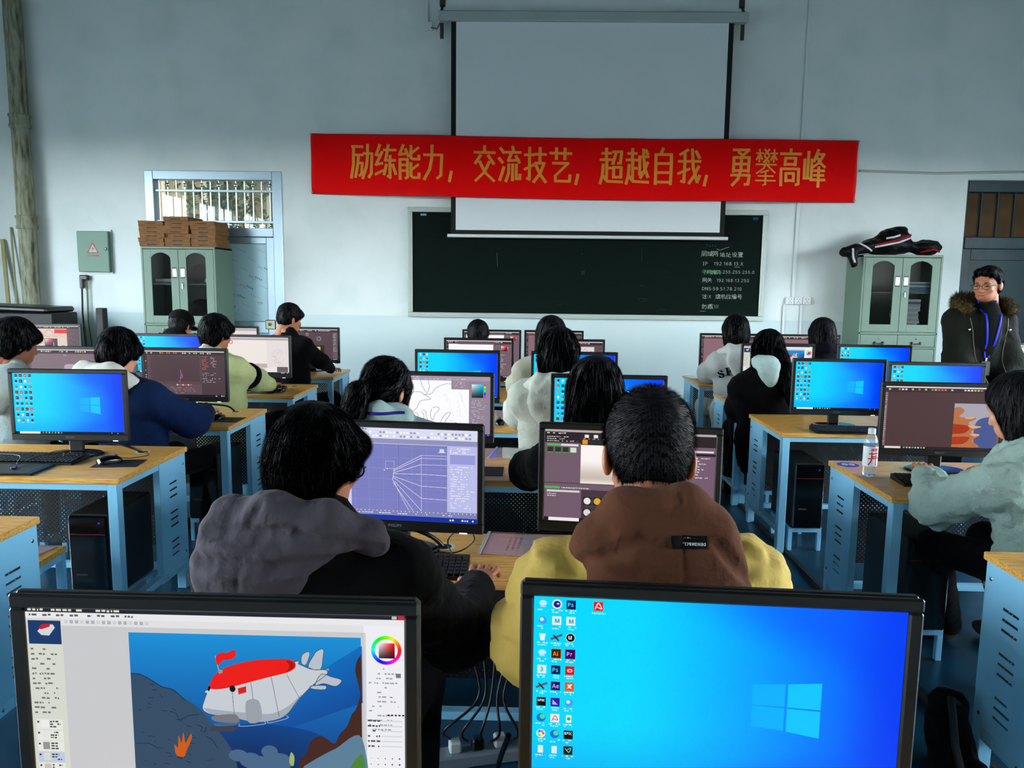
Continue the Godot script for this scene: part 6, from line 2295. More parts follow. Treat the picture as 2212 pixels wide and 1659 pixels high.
# ---------------------------------------------------------------- which screen stands where
func build_stations() -> void:
	var big := screen_mat(scr_desktop(1536, 864, 1, 3))
	var d2 := screen_mat(scr_desktop(960, 540, 2, 4))
	var d3 := screen_mat(scr_desktop(640, 360, 3, 3))
	var d4 := screen_mat(scr_desktop(640, 360, 5, 3))
	monitor("nearest left monitor showing a painted red and white submersible", -0.42, -0.985, -0.4, screen_mat(scr_submarine()))
	monitor("nearest right monitor showing a blue desktop with a window of light", 0.275, -1.045, -3.6, big)
	monitor("monitor with a pale violet wireframe before the person in grey hood", -0.406, -2.33, -6.0, screen_mat(scr_wireframe()))
	monitor("monitor with a game editor behind the yellow jacketed person's head", 0.319, -2.33, -6.5, screen_mat(scr_editor()))
	monitor("monitor with a black coral line drawing before the ponytailed person", -0.436, -3.70, -3.0, screen_mat(scr_linedrawing()))
	monitor("monitor with blue desktop and open windows behind the long-haired person", 0.396, -3.68, -3.0, screen_mat(scr_windows()))
	monitor("monitor with blue desktop at the empty middle seat", -0.452, -4.97, -2.0, d3)
	monitor("monitor with blue desktop behind the person in cream jacket", 0.306, -4.95, -2.0, d4)
	monitor("monitor with white canvas and red colour picker, fifth middle row", -0.385, -6.10, -2.0, screen_mat(scr_dark("white", 3)))
	monitor("monitor with grey program and white panel, fifth middle row right", 0.339, -6.12, -2.0, screen_mat(scr_dark("panel", 4)))
	monitor("monitor in front of the short-haired person in the farthest middle row", -0.337, -7.27, -1.0, screen_mat(scr_dark("white", 9)))
	monitor("monitor with pinkish program at the farthest middle row's right seat", 0.252, -7.27, -1.0, screen_mat(scr_dark("plain", 10)))
	monitor("monitor with blue desktop and keyboard on the second left desk", -2.19, -3.59, 1.5, d2)
	monitor("monitor with dark modelling program beside the denim jacket", -2.187, -4.84, -1.0, screen_mat(scr_dark("rig", 5)))
	monitor("monitor with a pale armchair model left of the denim jacket", -2.95, -4.84, 1.0, screen_mat(scr_dark("chair", 6)))
	monitor("monitor with a white page before the person in green sweater", -2.177, -6.13, -2.0, screen_mat(scr_dark("page", 7)))
	monitor("monitor with blue desktop left of the person in green sweater", -2.893, -6.13, 0.0, d3)
	monitor("monitor with dark icon editor before the person in black sweater", -2.071, -7.30, -1.0, screen_mat(scr_dark("icons", 8)))
	monitor("monitor partly hidden right of the capped person", -2.849, -7.30, 0.0, screen_mat(scr_dark("page", 12)))
	monitor("monitor with red flag painting at far left by the console", -4.573, -7.30, 2.0, screen_mat(scr_dark("red", 11)))
	monitor("monitor with orange desert cliff painting beside the water bottle", 1.925, -3.55, -3.0, screen_mat(scr_dark("desert", 13)))
	monitor("monitor with blue desktop above the third right desk's keyboard", 1.905, -4.70, -2.0, d2)
	monitor("monitor with blue desktop in front of the standing person", 2.42, -4.56, -2.0, d4)
	monitor("monitor hidden behind the long black hair, blue picture on it", 1.933, -5.95, -1.0, screen_mat(scr_bluepaint()))
	monitor("monitor with blue desktop left of the standing person, fourth right row", 2.664, -5.93, -1.0, d3)
	monitor("monitor with mauve program behind the lettered white hoodie", 1.879, -7.15, -1.0, screen_mat(scr_dark("plain", 14)))
	monitor("monitor behind the dark head with navy collar, last right row", 2.607, -7.15, -1.0, screen_mat(scr_dark("plain", 15)))
	monitor("monitor at the right picture edge beyond the standing person", 4.18, -6.40, -4.0, screen_mat(scr_dark("page", 16)))
	station_items()

func folder(label: String, at: Vector3, turn: float, w := 0.24, d := 0.33, tex: Texture2D = null, parent_h := 0.006) -> void:
	var t := thing("document_folder", label, "folder", at, deg_to_rad(turn), "pink exam folders")
	var s := Mb.new()
	s.box(Vector3(-w / 2 + 0.012, 0, -d / 2 + 0.012), Vector3(w / 2 - 0.012, parent_h - 0.002, d / 2 - 0.012), 0.001)
	s.quad(Vector3(-w / 2 + 0.012, parent_h - 0.0018, -d / 2 + 0.012), Vector3(w / 2 - 0.012, parent_h - 0.0018, -d / 2 + 0.012), Vector3(w / 2 - 0.012, parent_h - 0.0018, d / 2 - 0.012), Vector3(-w / 2 + 0.012, parent_h - 0.0018, d / 2 - 0.012), Vector3(0, 1, 0))
	var m := mt("folder_sheet" if tex == null else "folder_%d" % tex.get_instance_id(), Color(0.83, 0.66, 0.71) if tex == null else Color.WHITE, 0.7)
	if tex:
		m.albedo_texture = tex
	put("sheets", s, m, t)
	s = Mb.new()
	s.box(Vector3(-w / 2, parent_h - 0.0015, -d / 2), Vector3(w / 2, parent_h, d / 2), 0.0005)
	var g := mt("clear_sleeve", Color(0.9, 0.92, 0.95, 0.06), 0.1)
	g.transparency = BaseMaterial3D.TRANSPARENCY_ALPHA
	put("clear_sleeve", s, g, t)
	s = Mb.new()
	s.box(Vector3(-w / 2 - 0.002, 0.001, -d / 2), Vector3(-w / 2 + 0.008, parent_h + 0.001, d / 2), 0.001)
	put("zip_strip", s, mt("zip_grey", Color(0.62, 0.66, 0.68), 0.4), t)

func folder_tex(kind: int) -> ImageTexture:
	var cv := Cv.new(256, 352, Color(0.93, 0.79, 0.83))
	for i in 26:
		var p := Vector2(cv.rg.randf() * 256, cv.rg.randf() * 352)
		cv.pl(cv.curve([0, 0, 40, -20, 70, 10, 110, -10], p.x, p.y, 1), 5, Color(0.90, 0.73, 0.78) if i % 2 else Color(0.95, 0.85, 0.88))
	if kind == 0:
		cv.rg.seed = 3
		var k := Color(0.42, 0.38, 0.42)
		for i in 3:
			scrawl(cv, ["袋", "封", "验"][i], 150 + 0, 150 + i * 44, 26, 3, k)
		for i in 3:
			for y in 26:
				if cv.rg.randf() < 0.75:
					cv.rect(96 - i * 16, 60 + y * 9, 7, 6, k)
	else:
		for i in 12:
			cv.rect(10, 20 + i * 27, 236, 4, Color(0.95, 0.86, 0.88))
		cv.shape([60, 120, 220, 90, 240, 260, 80, 280], 0, 0, 1, Color(0.80, 0.86, 0.88))
	return cv.tex()

func station_items() -> void:
	var H := DESK_H
	# second left desk
	keyboard("black keyboard in front of the second left desk's blue screen", Vector3(-2.30, H, -3.475), 0.0)
	mouse("glossy black mouse on a small pad, second left desk", Vector3(-1.935, H + 0.002, -3.46), -35)
	pad("small black mouse pad under the second left desk's mouse", Vector3(-1.885, H, -3.45), 0.20, 0.15, 8)
	var t := thing("drawing_tablet", "thin black drawing tablet at the second left desk's front edge", "tablet", Vector3(-2.34, H, -3.29), 0.03)
	var s := Mb.new()
	s.box(Vector3(-0.2, 0, -0.095), Vector3(0.2, 0.009, 0.095), 0.004)
	put("case", s, mats.black_plastic, t)
	s = Mb.new()
	s.box(Vector3(-0.17, 0.009, -0.085), Vector3(0.17, 0.0095, 0.085))
	put("drawing_surface", s, mats.black_matte, t)
	t = thing("lanyard_clip", "blue and white lanyard clip hanging over the drawing tablet", "lanyard", Vector3(-2.275, H + 0.011, -3.30), 0.4)
	s = Mb.new()
	s.box(Vector3(-0.007, 0, -0.02), Vector3(0.007, 0.004, 0.03), 0.0015)
	put("strap", s, mt("lanyard_blue", Color(0.03, 0.05, 0.35), 0.5), t)
	s = Mb.new()
	s.box(Vector3(-0.009, 0.004, 0.018), Vector3(0.009, 0.007, 0.036), 0.0015)
	put("clip", s, mats.chrome, t)
	cable("thin black cord lying over the second left desk's keyboard", [Vector3(-2.45, H + 0.036, -3.46), Vector3(-2.33, H + 0.036, -3.42), Vector3(-2.28, H + 0.02, -3.33), Vector3(-2.24, H + 0.036, -3.43), Vector3(-2.17, H + 0.036, -3.49), Vector3(-2.14, H + 0.034, -3.45), Vector3(-2.10, H + 0.036, -3.52)], 0.0022)
	cable("mouse cord curling to the desk hole, second left desk", [Vector3(-1.905, H + 0.014, -3.505), Vector3(-1.88, H + 0.006, -3.54), Vector3(-1.84, H + 0.005, -3.58), Vector3(-1.82, H + 0.01, -3.60), Vector3(-1.87, H + 0.012, -3.66), Vector3(-1.90, H + 0.002, -3.695)], 0.0022)
	cable("thick screen cables into the second left desk's hole", [Vector3(-2.10, H + 0.06, -3.64), Vector3(-2.02, H + 0.05, -3.66), Vector3(-1.95, H + 0.035, -3.66), Vector3(-1.905, H + 0.002, -3.70)], 0.006)
	cable("thick screen cables into the third left desk's hole", [Vector3(-2.13, H + 0.06, -4.88), Vector3(-2.04, H + 0.05, -4.90), Vector3(-1.95, H + 0.035, -4.92), Vector3(-1.905, H + 0.002, -4.92)], 0.006)
	# third left desk
	pad("black mouse pad under the denim-jacketed person's hand", Vector3(-1.86, H, -4.62), 0.22, 0.17, 0)
	mouse("black mouse under the denim-jacketed person's hand", Vector3(-1.895, H + 0.002, -4.64), 0)
	keyboard("black keyboard of the third left desk's right seat", Vector3(-2.25, H, -4.66), 0.0)
	# fourth left desk
	keyboard("black keyboard before the white page, fourth left desk", Vector3(-2.13, H, -5.96), 0.0)
	mouse("black mouse right of the fourth left desk's keyboard", Vector3(-1.90, H + 0.002, -5.84), 0)
	pad("black mouse pad before the fourth left desk's keyboard", Vector3(-2.03, H, -5.82), 0.20, 0.16, 0)
	# second middle desk
	keyboard("black keyboard between the two people, number keys showing", Vector3(-0.385, H, -2.19), 0.0)
	mouse("black mouse under the black-sleeved hand", Vector3(-0.125, H + 0.002, -2.03), 10)
	pad("black mouse pad below the black-sleeved hand", Vector3(-0.15, H, -1.965), 0.20, 0.16, 0)
	folder("pink exam folder in clear sleeve between the two people", Vector3(0.015, H, -2.42), -6, 0.30, 0.22, folder_tex(0))
	folder("pink and white folder sticking out left of the grey hood", Vector3(-0.75, H, -2.17), 35, 0.31, 0.23, folder_tex(1))
	cable("black cord looping on the desk beside the wireframe monitor", [Vector3(-0.33, H + 0.005, -2.36), Vector3(-0.22, H + 0.005, -2.33), Vector3(-0.16, H + 0.03, -2.38), Vector3(-0.20, H + 0.05, -2.44), Vector3(-0.245, H + 0.03, -2.38), Vector3(-0.22, H + 0.006, -2.30), Vector3(-0.19, H + 0.006, -2.27)], 0.0025)
	cable("flat black cables from the wireframe monitor into the desk hole", [Vector3(-0.36, H + 0.065, -2.38), Vector3(-0.32, H + 0.05, -2.38), Vector3(-0.29, H + 0.03, -2.39), Vector3(-0.265, H + 0.002, -2.40)], 0.007)
	# third middle desk
	folder("pink folder on the third middle desk by the black sleeve", Vector3(-0.05, H, -3.79), -8, 0.24, 0.25, folder_tex(2))
	pad("black mouse pad right of the coral drawing screen", Vector3(-0.20, H, -3.42), 0.20, 0.17, 0)
	mouse("black mouse right of the coral drawing screen", Vector3(-0.24, H + 0.002, -3.46), 0)
	folder("thin stack of pink papers on the fourth middle desk", Vector3(-0.10, H, -4.98), 4, 0.2, 0.26)
	mouse("black mouse on the fourth middle desk beside the papers", Vector3(-0.16, H + 0.002, -4.62), 0)
	mouse("black mouse on the fifth middle desk beside the cream sleeve", Vector3(-0.12, H + 0.002, -5.80), 0)
	# right desks
	keyboard("black keyboard on the third right desk", Vector3(1.93, H, -4.53), -2)
	keyboard("black keyboard under the pale jacketed person's hand", Vector3(1.86, H, -3.33), -3)
	folder("striped pink folder on the nearest right desk", Vector3(1.73, H, -2.18), 0, 0.3, 0.36, folder_tex(1))
	folder("pink folder at the fourth right desk's corner", Vector3(1.60, H, -6.0), 12, 0.2, 0.2)
	folder("pale folder at the farthest right desk's corner", Vector3(1.60, H, -7.2), 14, 0.22, 0.2)
	folder("pink folder on the empty stool at left", Vector3(-2.14, 0.45, -3.04), 80, 0.22, 0.28, folder_tex(2))
	bottle()
	s = Mb.new()
	s.lathe(PackedVector2Array([Vector2(0.0, 0.0012), Vector2(0.05, 0.0012), Vector2(0.05, 0.0)]), Transform3D(), 28)
	var cv := Cv.new(128, 64, Color(0.35, 0.2, 0.75))
	for y in 64:
		cv.rect(0, y, 128, 1, Color(0.10, 0.35, 0.85).lerp(Color(0.65, 0.15, 0.7), y / 64.0))
	t = thing("round_sticker", "round blue and purple sticker on the second right desk", "sticker", Vector3(1.56, H, -3.67), 0.0)
	put("disc", s, mt("sticker_purple", Color(0.40, 0.18, 0.72), 0.4), t)
	s = Mb.new()
	for x: float in [-0.016, 0.016]:
		s.tube(PackedVector3Array(range(13).map(func(i): return Vector3(x + cos(i * TAU / 12) * 0.011, 0.0014, sin(i * TAU / 12) * 0.013))), 0.003, 5)
	put("white_rings", s, mats.white_plastic, t)
	cable("black cord hanging from the fourth right desk's corner", [Vector3(1.60, H + 0.004, -5.56), Vector3(1.53, H + 0.006, -5.52), Vector3(1.487, H - 0.03, -5.52), Vector3(1.48, 0.55, -5.53), Vector3(1.486, 0.45, -5.50), Vector3(1.47, 0.36, -5.54), Vector3(1.48, 0.25, -5.5)], 0.004)

func cable(label: String, pts: Array, r: float, group := "") -> void:
	var c := Curve3D.new()
	for i in pts.size():
		var a: Vector3 = pts[maxi(i - 1, 0)]
		var b: Vector3 = pts[mini(i + 1, pts.size() - 1)]
		var tg := (b - a) / 6.0
		c.add_point(pts[i], -tg, tg)
	var q := PackedVector3Array()
	var m := pts.size() * 5
	for i in m + 1:
		q.append(c.sample_baked(c.get_baked_length() * i / m, true))
	var s := Mb.new()
	s.tube(q, r, 6)
	tag(put("cable", s, mats.black_plastic), label, "cable", group)

func bottle() -> void:
	var t := thing("water_bottle", "clear plastic water bottle with white and red label", "bottle", Vector3(1.555, DESK_H, -3.43))
	var pr := PackedVector2Array([Vector2(0.0, 0.003), Vector2(0.024, 0.001), Vector2(0.029, 0.006), Vector2(0.031, 0.02), Vector2(0.029, 0.03), Vector2(0.031, 0.04), Vector2(0.0305, 0.055), Vector2(0.0305, 0.145), Vector2(0.031, 0.155), Vector2(0.029, 0.172), Vector2(0.022, 0.19), Vector2(0.0145, 0.203), Vector2(0.0135, 0.215)])
	var s := Mb.new()
	s.lathe(pr, Transform3D(), 28)
	var g := mt("bottle_plastic", Color(0.92, 0.97, 1.0, 0.10), 0.04)
	g.transparency = BaseMaterial3D.TRANSPARENCY_ALPHA
	put("shell", s, g, t)
	s = Mb.new()
	s.lathe(PackedVector2Array([Vector2(0.0, 0.0045), Vector2(0.027, 0.004), Vector2(0.0285, 0.02), Vector2(0.0285, 0.15), Vector2(0.0, 0.15)]), Transform3D(), 24)
	var wm := mt("water", Color(0.93, 0.97, 0.98, 0.0), 0.0)
	wm.refraction_enabled = true
	wm.refraction_scale = 0.033
	put("water", s, wm, t)
	s = Mb.new()
	s.lathe(PackedVector2Array([Vector2(0.0165, 0.2), Vector2(0.0165, 0.222), Vector2(0.015, 0.225), Vector2(0.0, 0.225)]), Transform3D(), 22)
	put("cap", s, mats.white_plastic, t)
	var cv := Cv.new(512, 256, Color(0.93, 0.94, 0.95))
	var red := Color(0.85, 0.06, 0.10)
	# front of the label faces the camera: u around 0.25
	scrawl(cv, "冰想", 86, 18, 40, 7, red, 1.1)
	for st: Array in [[74, 92, 176, 84], [96, 74, 100, 130], [150, 70, 150, 126], [96, 128, 160, 122], [64, 154, 186, 142], [100, 132, 92, 190, 66, 232], [148, 128, 150, 178, 152, 236]]:
		cv.pls(st, 0, 0, 1, 14, red)
	cv.smears(200, 40, 46, 8, 16, 5, Color(0.4, 0.45, 0.5), 0.7)
	cv.disc(Vector2(226, 24), 8, red)
	for i in 9:
		cv.rect(206 + i * 4, 196, 2, 40, Color(0.1, 0.1, 0.1))
	s = Mb.new()
	s.lathe(PackedVector2Array([Vector2(0.0313, 0.055), Vector2(0.0313, 0.145)]), Transform3D(Basis(Vector3(0, 1, 0), 0.15)), 28)
	# lathe u runs counter-clockwise seen from above; mirrored so that the print reads from outside
	for i in s.uv.size():
		s.uv[i].x = 1.0 - s.uv[i].x
	var lm := mt("bottle_label", Color(1, 1, 1), 0.5)
	lm.albedo_texture = cv.tex()
	lm.uv1_offset = Vector3(-0.5, 0, 0)
	put("label", s, lm, t)
# ---------------------------------------------------------------- people
func euler(a: Vector3) -> Basis:
	return Basis.from_euler(Vector3(deg_to_rad(a.x), deg_to_rad(a.y), deg_to_rad(a.z)))

func elbow(s: Vector3, h: Vector3, l1: float, l2: float, hint: Vector3) -> Vector3:
	var d := minf(s.distance_to(h), l1 + l2 - 0.002)
	var dir := (h - s).normalized()
	var a := (l1 * l1 - l2 * l2 + d * d) / (2.0 * d)
	var r := sqrt(maxf(l1 * l1 - a * a, 0.0))
	var p := (hint - dir * hint.dot(dir)).normalized()
	return s + dir * a + p * r

var moulds := {}
func pour(mb: Mb, key: String, F: Field, cell: float, T: Transform3D) -> void:
	if not moulds.has(key):
		var m := Mb.new()
		F.net(cell, m)
		moulds[key] = m
	var src: Mb = moulds[key]
	var k := mb.v.size()
	mb.v.append_array(T * src.v)
	mb.n.append_array(Transform3D(T.basis.orthonormalized()) * src.n)
	mb.uv.append_array(src.uv)
	for i in src.ix:
		mb.ix.append(i + k)

func hand(mb: Mb, w: Vector3, f: Vector3, up: Vector3, sd: float, cell: float, curl := 1.0) -> void:
	var z := -f.normalized()
	var x := up.cross(z).normalized()
	var y := z.cross(x)
	var F := Field.new()
	F.cap(Vector3(0, 0, 0.05), Vector3(0, 0, -0.01), 0.026, 0.026, 0.02)
	F.ell(Vector3(0, 0.002, -0.05), Vector3(0.039, 0.017, 0.052), 0.018)
	F.ell(Vector3(-sd * 0.022, -0.006, -0.03), Vector3(0.019, 0.016, 0.03), 0.015)
	for i in 4:
		var fx := -0.030 + i * 0.0200
		fx *= sd
		var ln: float = [0.92, 1.05, 1.0, 0.80][i]
		var spread := fx * 0.35
		var b := Vector3(fx, 0.006, -0.088)
		var p1 := b + Vector3(spread * 0.4, 0.006 - 0.006 * curl, -0.036 * ln)
		var p2 := p1 + Vector3(spread * 0.2, -0.014 * curl, -0.021 * ln)
		var p3 := p2 + Vector3(0, -0.015 * curl, -0.011 * ln)
		F.cap(b, p1, 0.0098, 0.0088, 0.007)
		F.cap(p1, p2, 0.0088, 0.0078, 0.004)
		F.cap(p2, p3, 0.0078, 0.0068, 0.004)
	var t0 := Vector3(-sd * 0.03, -0.004, -0.03)
	var t1 := t0 + Vector3(-sd * 0.024, -0.006, -0.032)
	var t2 := t1 + Vector3(-sd * 0.004, -0.012, -0.028)
	F.cap(t0, t1, 0.0135, 0.0105, 0.01)
	F.cap(t1, t2, 0.0105, 0.008, 0.005)
	pour(mb, "hand%s/%s/%s" % [sd, cell, curl], F, cell, Transform3D(Basis(x, y, z), w))

func head_field(T: Transform3D) -> Field:
	var F := Field.new()
	F.T = T
	F.ell(Vector3(0, 0.035, 0.012), Vector3(0.076, 0.086, 0.094), 0.03)
	F.ell(Vector3(0, -0.028, -0.030), Vector3(0.062, 0.086, 0.064), 0.03)
	F.ell(Vector3(0, -0.078, -0.050), Vector3(0.042, 0.032, 0.042), 0.03)
	F.cap(Vector3(-0.034, 0.020, -0.078), Vector3(0.034, 0.020, -0.078), 0.013, 0.013, 0.014)
	F.cap(Vector3(0, 0.004, -0.092), Vector3(0, -0.036, -0.106), 0.008, 0.012, 0.012)
	F.cap(Vector3(-0.012, -0.038, -0.096), Vector3(0.012, -0.038, -0.096), 0.009, 0.009, 0.008)
	for s: float in [-1.0, 1.0]:
		F.ell(Vector3(s * 0.036, -0.026, -0.068), Vector3(0.026, 0.022, 0.022), 0.015)
		F.ell(Vector3(s * 0.079, -0.012, 0.012), Vector3(0.009, 0.032, 0.019), 0.006, Basis(Vector3(0, 1, 0), s * 0.4))
		F.groove(Vector3(s * 0.020, -0.004, -0.098), Vector3(s * 0.048, -0.004, -0.086), 0.014, 0.005)
	F.cap(Vector3(-0.016, -0.062, -0.090), Vector3(0.016, -0.062, -0.090), 0.0065, 0.0065, 0.006)
	F.cap(Vector3(-0.013, -0.072, -0.089), Vector3(0.013, -0.072, -0.089), 0.0065, 0.0065, 0.006)
	F.groove(Vector3(-0.022, -0.067, -0.096), Vector3(0.022, -0.067, -0.096), 0.005, 0.003)
	F.cap(Vector3(0, -0.04, 0.032), Vector3(0, -0.18, 0.055), 0.052, 0.056, 0.03)
	return F

func hair_field(T: Transform3D, style: String) -> Field:
	var F := Field.new()
	F.T = T
	F.nz = FastNoiseLite.new()
	F.nz.frequency = 1.0
	F.nz.seed = 9
	match style:
		"crew":
			F.ell(Vector3(0, 0.044, 0.018), Vector3(0.084, 0.090, 0.098), 0.02)
			F.ell(Vector3(0, -0.010, 0.048), Vector3(0.072, 0.080, 0.062), 0.03)
			F.cap(Vector3(-0.05, 0.06, -0.055), Vector3(0.05, 0.06, -0.055), 0.032, 0.032, 0.03)
			F.amp = 0.003
			F.nscale = Vector3(50, 50, 50)
		"thick":
			F.ell(Vector3(0, 0.050, 0.018), Vector3(0.100, 0.098, 0.112), 0.02)
			F.ell(Vector3(0, -0.015, 0.050), Vector3(0.092, 0.082, 0.076), 0.04)
			F.cap(Vector3(-0.052, 0.05, -0.072), Vector3(0.052, 0.05, -0.072), 0.032, 0.032, 0.03)
			for s: float in [-1.0, 1.0]:
				F.cap(Vector3(s * 0.080, 0.03, -0.03), Vector3(s * 0.080, -0.012, -0.028), 0.020, 0.014, 0.03)
				F.cap(Vector3(s * 0.075, 0.0, 0.045), Vector3(s * 0.062, -0.07, 0.055), 0.028, 0.02, 0.03)
			F.amp = 0.006
			F.nscale = Vector3(26, 10, 26)
		"short":
			F.ell(Vector3(0, 0.048, 0.016), Vector3(0.092, 0.094, 0.104), 0.02)
			F.ell(Vector3(0, -0.005, 0.048), Vector3(0.080, 0.075, 0.066), 0.03)
			F.cap(Vector3(-0.05, 0.055, -0.066), Vector3(0.05, 0.055, -0.066), 0.034, 0.030, 0.03)
			for s: float in [-1.0, 1.0]:
				F.cap(Vector3(s * 0.076, 0.03, -0.025), Vector3(s * 0.076, 0.0, -0.02), 0.018, 0.012, 0.03)
			F.amp = 0.006
			F.nscale = Vector3(30, 14, 30)
		"man":
			F.ell(Vector3(0, 0.043, 0.024), Vector3(0.082, 0.089, 0.094), 0.02)
			F.ell(Vector3(0, -0.005, 0.050), Vector3(0.078, 0.080, 0.062), 0.03)
			F.cap(Vector3(-0.04, 0.085, -0.050), Vector3(0.04, 0.088, -0.052), 0.026, 0.026, 0.03)
			for s: float in [-1.0, 1.0]:
				F.cap(Vector3(s * 0.072, 0.05, -0.02), Vector3(s * 0.074, 0.012, 0.0), 0.016, 0.008, 0.02)
			F.amp = 0.005
			F.nscale = Vector3(34, 20, 34)
		"bob":
			F.ell(Vector3(0, 0.048, 0.018), Vector3(0.100, 0.098, 0.112), 0.02)
			F.ell(Vector3(0, -0.045, 0.045), Vector3(0.106, 0.105, 0.085), 0.05)
			for s: float in [-1.0, 1.0]:
				F.cap(Vector3(s * 0.082, 0.03, -0.02), Vector3(s * 0.088, -0.11, 0.0), 0.026, 0.022, 0.03)
			F.amp = 0.005
			F.nscale = Vector3(30, 8, 30)
		"long":
			F.ell(Vector3(0, 0.048, 0.018), Vector3(0.098, 0.097, 0.112), 0.02)
			F.ell(Vector3(0, -0.05, 0.05), Vector3(0.104, 0.11, 0.08), 0.05)
			F.ell(Vector3(0, -0.17, 0.075), Vector3(0.125, 0.13, 0.055), 0.05)
			for s: float in [-1.0, 1.0]:
				F.cap(Vector3(s * 0.080, 0.03, -0.02), Vector3(s * 0.100, -0.20, 0.02), 0.026, 0.022, 0.03)
			F.amp = 0.006
			F.nscale = Vector3(30, 6, 30)
		"verylong":
			F.ell(Vector3(0, 0.048, 0.018), Vector3(0.098, 0.097, 0.112), 0.02)
			F.ell(Vector3(0.01, -0.05, 0.05), Vector3(0.102, 0.11, 0.08), 0.05)
			F.ell(Vector3(0.055, -0.17, 0.085), Vector3(0.085, 0.14, 0.06), 0.05)
			F.cap(Vector3(0.07, -0.2, 0.11), Vector3(0.11, -0.40, 0.15), 0.055, 0.025, 0.05)
			F.cap(Vector3(-0.085, 0.0, 0.0), Vector3(-0.125, -0.25, 0.04), 0.03, 0.012, 0.03)
			F.cap(Vector3(0.085, 0.0, 0.0), Vector3(0.13, -0.28, 0.06), 0.03, 0.02, 0.03)
			F.amp = 0.006
			F.nscale = Vector3(30, 6, 30)
		"tail":
			F.ell(Vector3(0, 0.046, 0.016), Vector3(0.090, 0.092, 0.104), 0.02)
			F.ell(Vector3(0, -0.01, 0.045), Vector3(0.084, 0.072, 0.072), 0.03)
			F.cap(Vector3(0, -0.01, 0.11), Vector3(-0.015, -0.04, 0.145), 0.024, 0.04, 0.015)
			F.ell(Vector3(-0.02, -0.10, 0.150), Vector3(0.052, 0.085, 0.042), 0.03)
			F.cap(Vector3(-0.02, -0.13, 0.150), Vector3(-0.03, -0.20, 0.145), 0.034, 0.010, 0.02)
			for s: float in [-1.0, 1.0]:
				F.cap(Vector3(s * 0.076, 0.03, -0.03), Vector3(s * 0.078, -0.08, -0.03), 0.016, 0.008, 0.02)
			F.amp = 0.004
			F.nscale = Vector3(30, 12, 30)
	return F

func strands(mb: Mb, F: Field, style: String, count: int, width: float, sd: int) -> void:
	var rg := RandomNumberGenerator.new()
	rg.seed = sd
	var n0 := mb.v.size()
	var inv := F.T.affine_inverse()
	var whorl := Vector3(0.008, 0.135, 0.045)
	var ln := 0.05
	var grav := 0.5
	var lift := 0.0
	match style:
		"crew":
			ln = 0.015; grav = 0.15; lift = 0.8
			whorl = Vector3(0.0, 0.11, 0.085)
		"thick":
			ln = 0.062; grav = 0.75; lift = 0.05
		"short", "man":
			ln = 0.045; grav = 0.5; lift = 0.12
		"bob":
			ln = 0.085; grav = 1.6; lift = 0.02
		"long", "verylong":
			ln = 0.12; grav = 2.2; lift = 0.02
		"tail":
			ln = 0.07; grav = 0.6; lift = 0.02
	var down := Vector3(0, -1, 0)
	var plain := F.amp
	F.amp = 0.0
	for i in count:
		var k := rg.randi() % n0
		var p := mb.v[k]
		var nn := mb.n[k]
		var q := inv * p
		if nn.length() < 0.5 or q.y < -0.02 and q.z < -0.02 and style in ["crew", "short", "man", "thick"]:
			continue
		p -= nn * 0.002
		var l := ln * rg.randf_range(0.6, 1.25)
		var steps := 4 if l > 0.04 else 2
		var o := F.T.basis * (q - whorl)
		if style == "tail" and q.z < 0.11:
			o = F.T.basis * (Vector3(0, 0, 0.12) - q)
		var jit := Vector3(rg.randfn(), rg.randfn(), rg.randfn()) * 0.22
		var pts := PackedVector3Array([p])
		var nrm := PackedVector3Array([nn])
		var off := 0.001
		for s in steps:
			var d := o.normalized() + down * grav + jit
			d -= nn * nn.dot(d)
			d = (d.normalized() + nn * lift).normalized()
			p += d * l / steps
			if lift < 0.3:
				var dist := F.at(p)
				if s % 2 == 0:
					nn = F.grad(p)
				p -= nn * (dist - off - 0.002 * s)
			pts.append(p)
			nrm.append(nn)
		var base := mb.v.size()
		var jn := Vector3(rg.randfn(), rg.randfn(), rg.randfn()) * 0.08
		for s in pts.size():
			var d := (pts[mini(s + 1, pts.size() - 1)] - pts[maxi(s - 1, 0)]).normalized()
			var sidev := d.cross(nrm[s]).normalized() * width * (1.0 - 0.85 * s / (pts.size() - 1)) * 0.5
			var vn := (nrm[s] + jn).normalized()
			mb.v.append(pts[s] - sidev); mb.n.append(vn); mb.uv.append(Vector2.ZERO)
			mb.v.append(pts[s] + sidev); mb.n.append(vn); mb.uv.append(Vector2.ZERO)
		for s in pts.size() - 1:
			var b := base + s * 2
			mb.ix.append_array(PackedInt32Array([b, b + 1, b + 3, b, b + 3, b + 2]))
	F.amp = plain

var shape_cache := {}

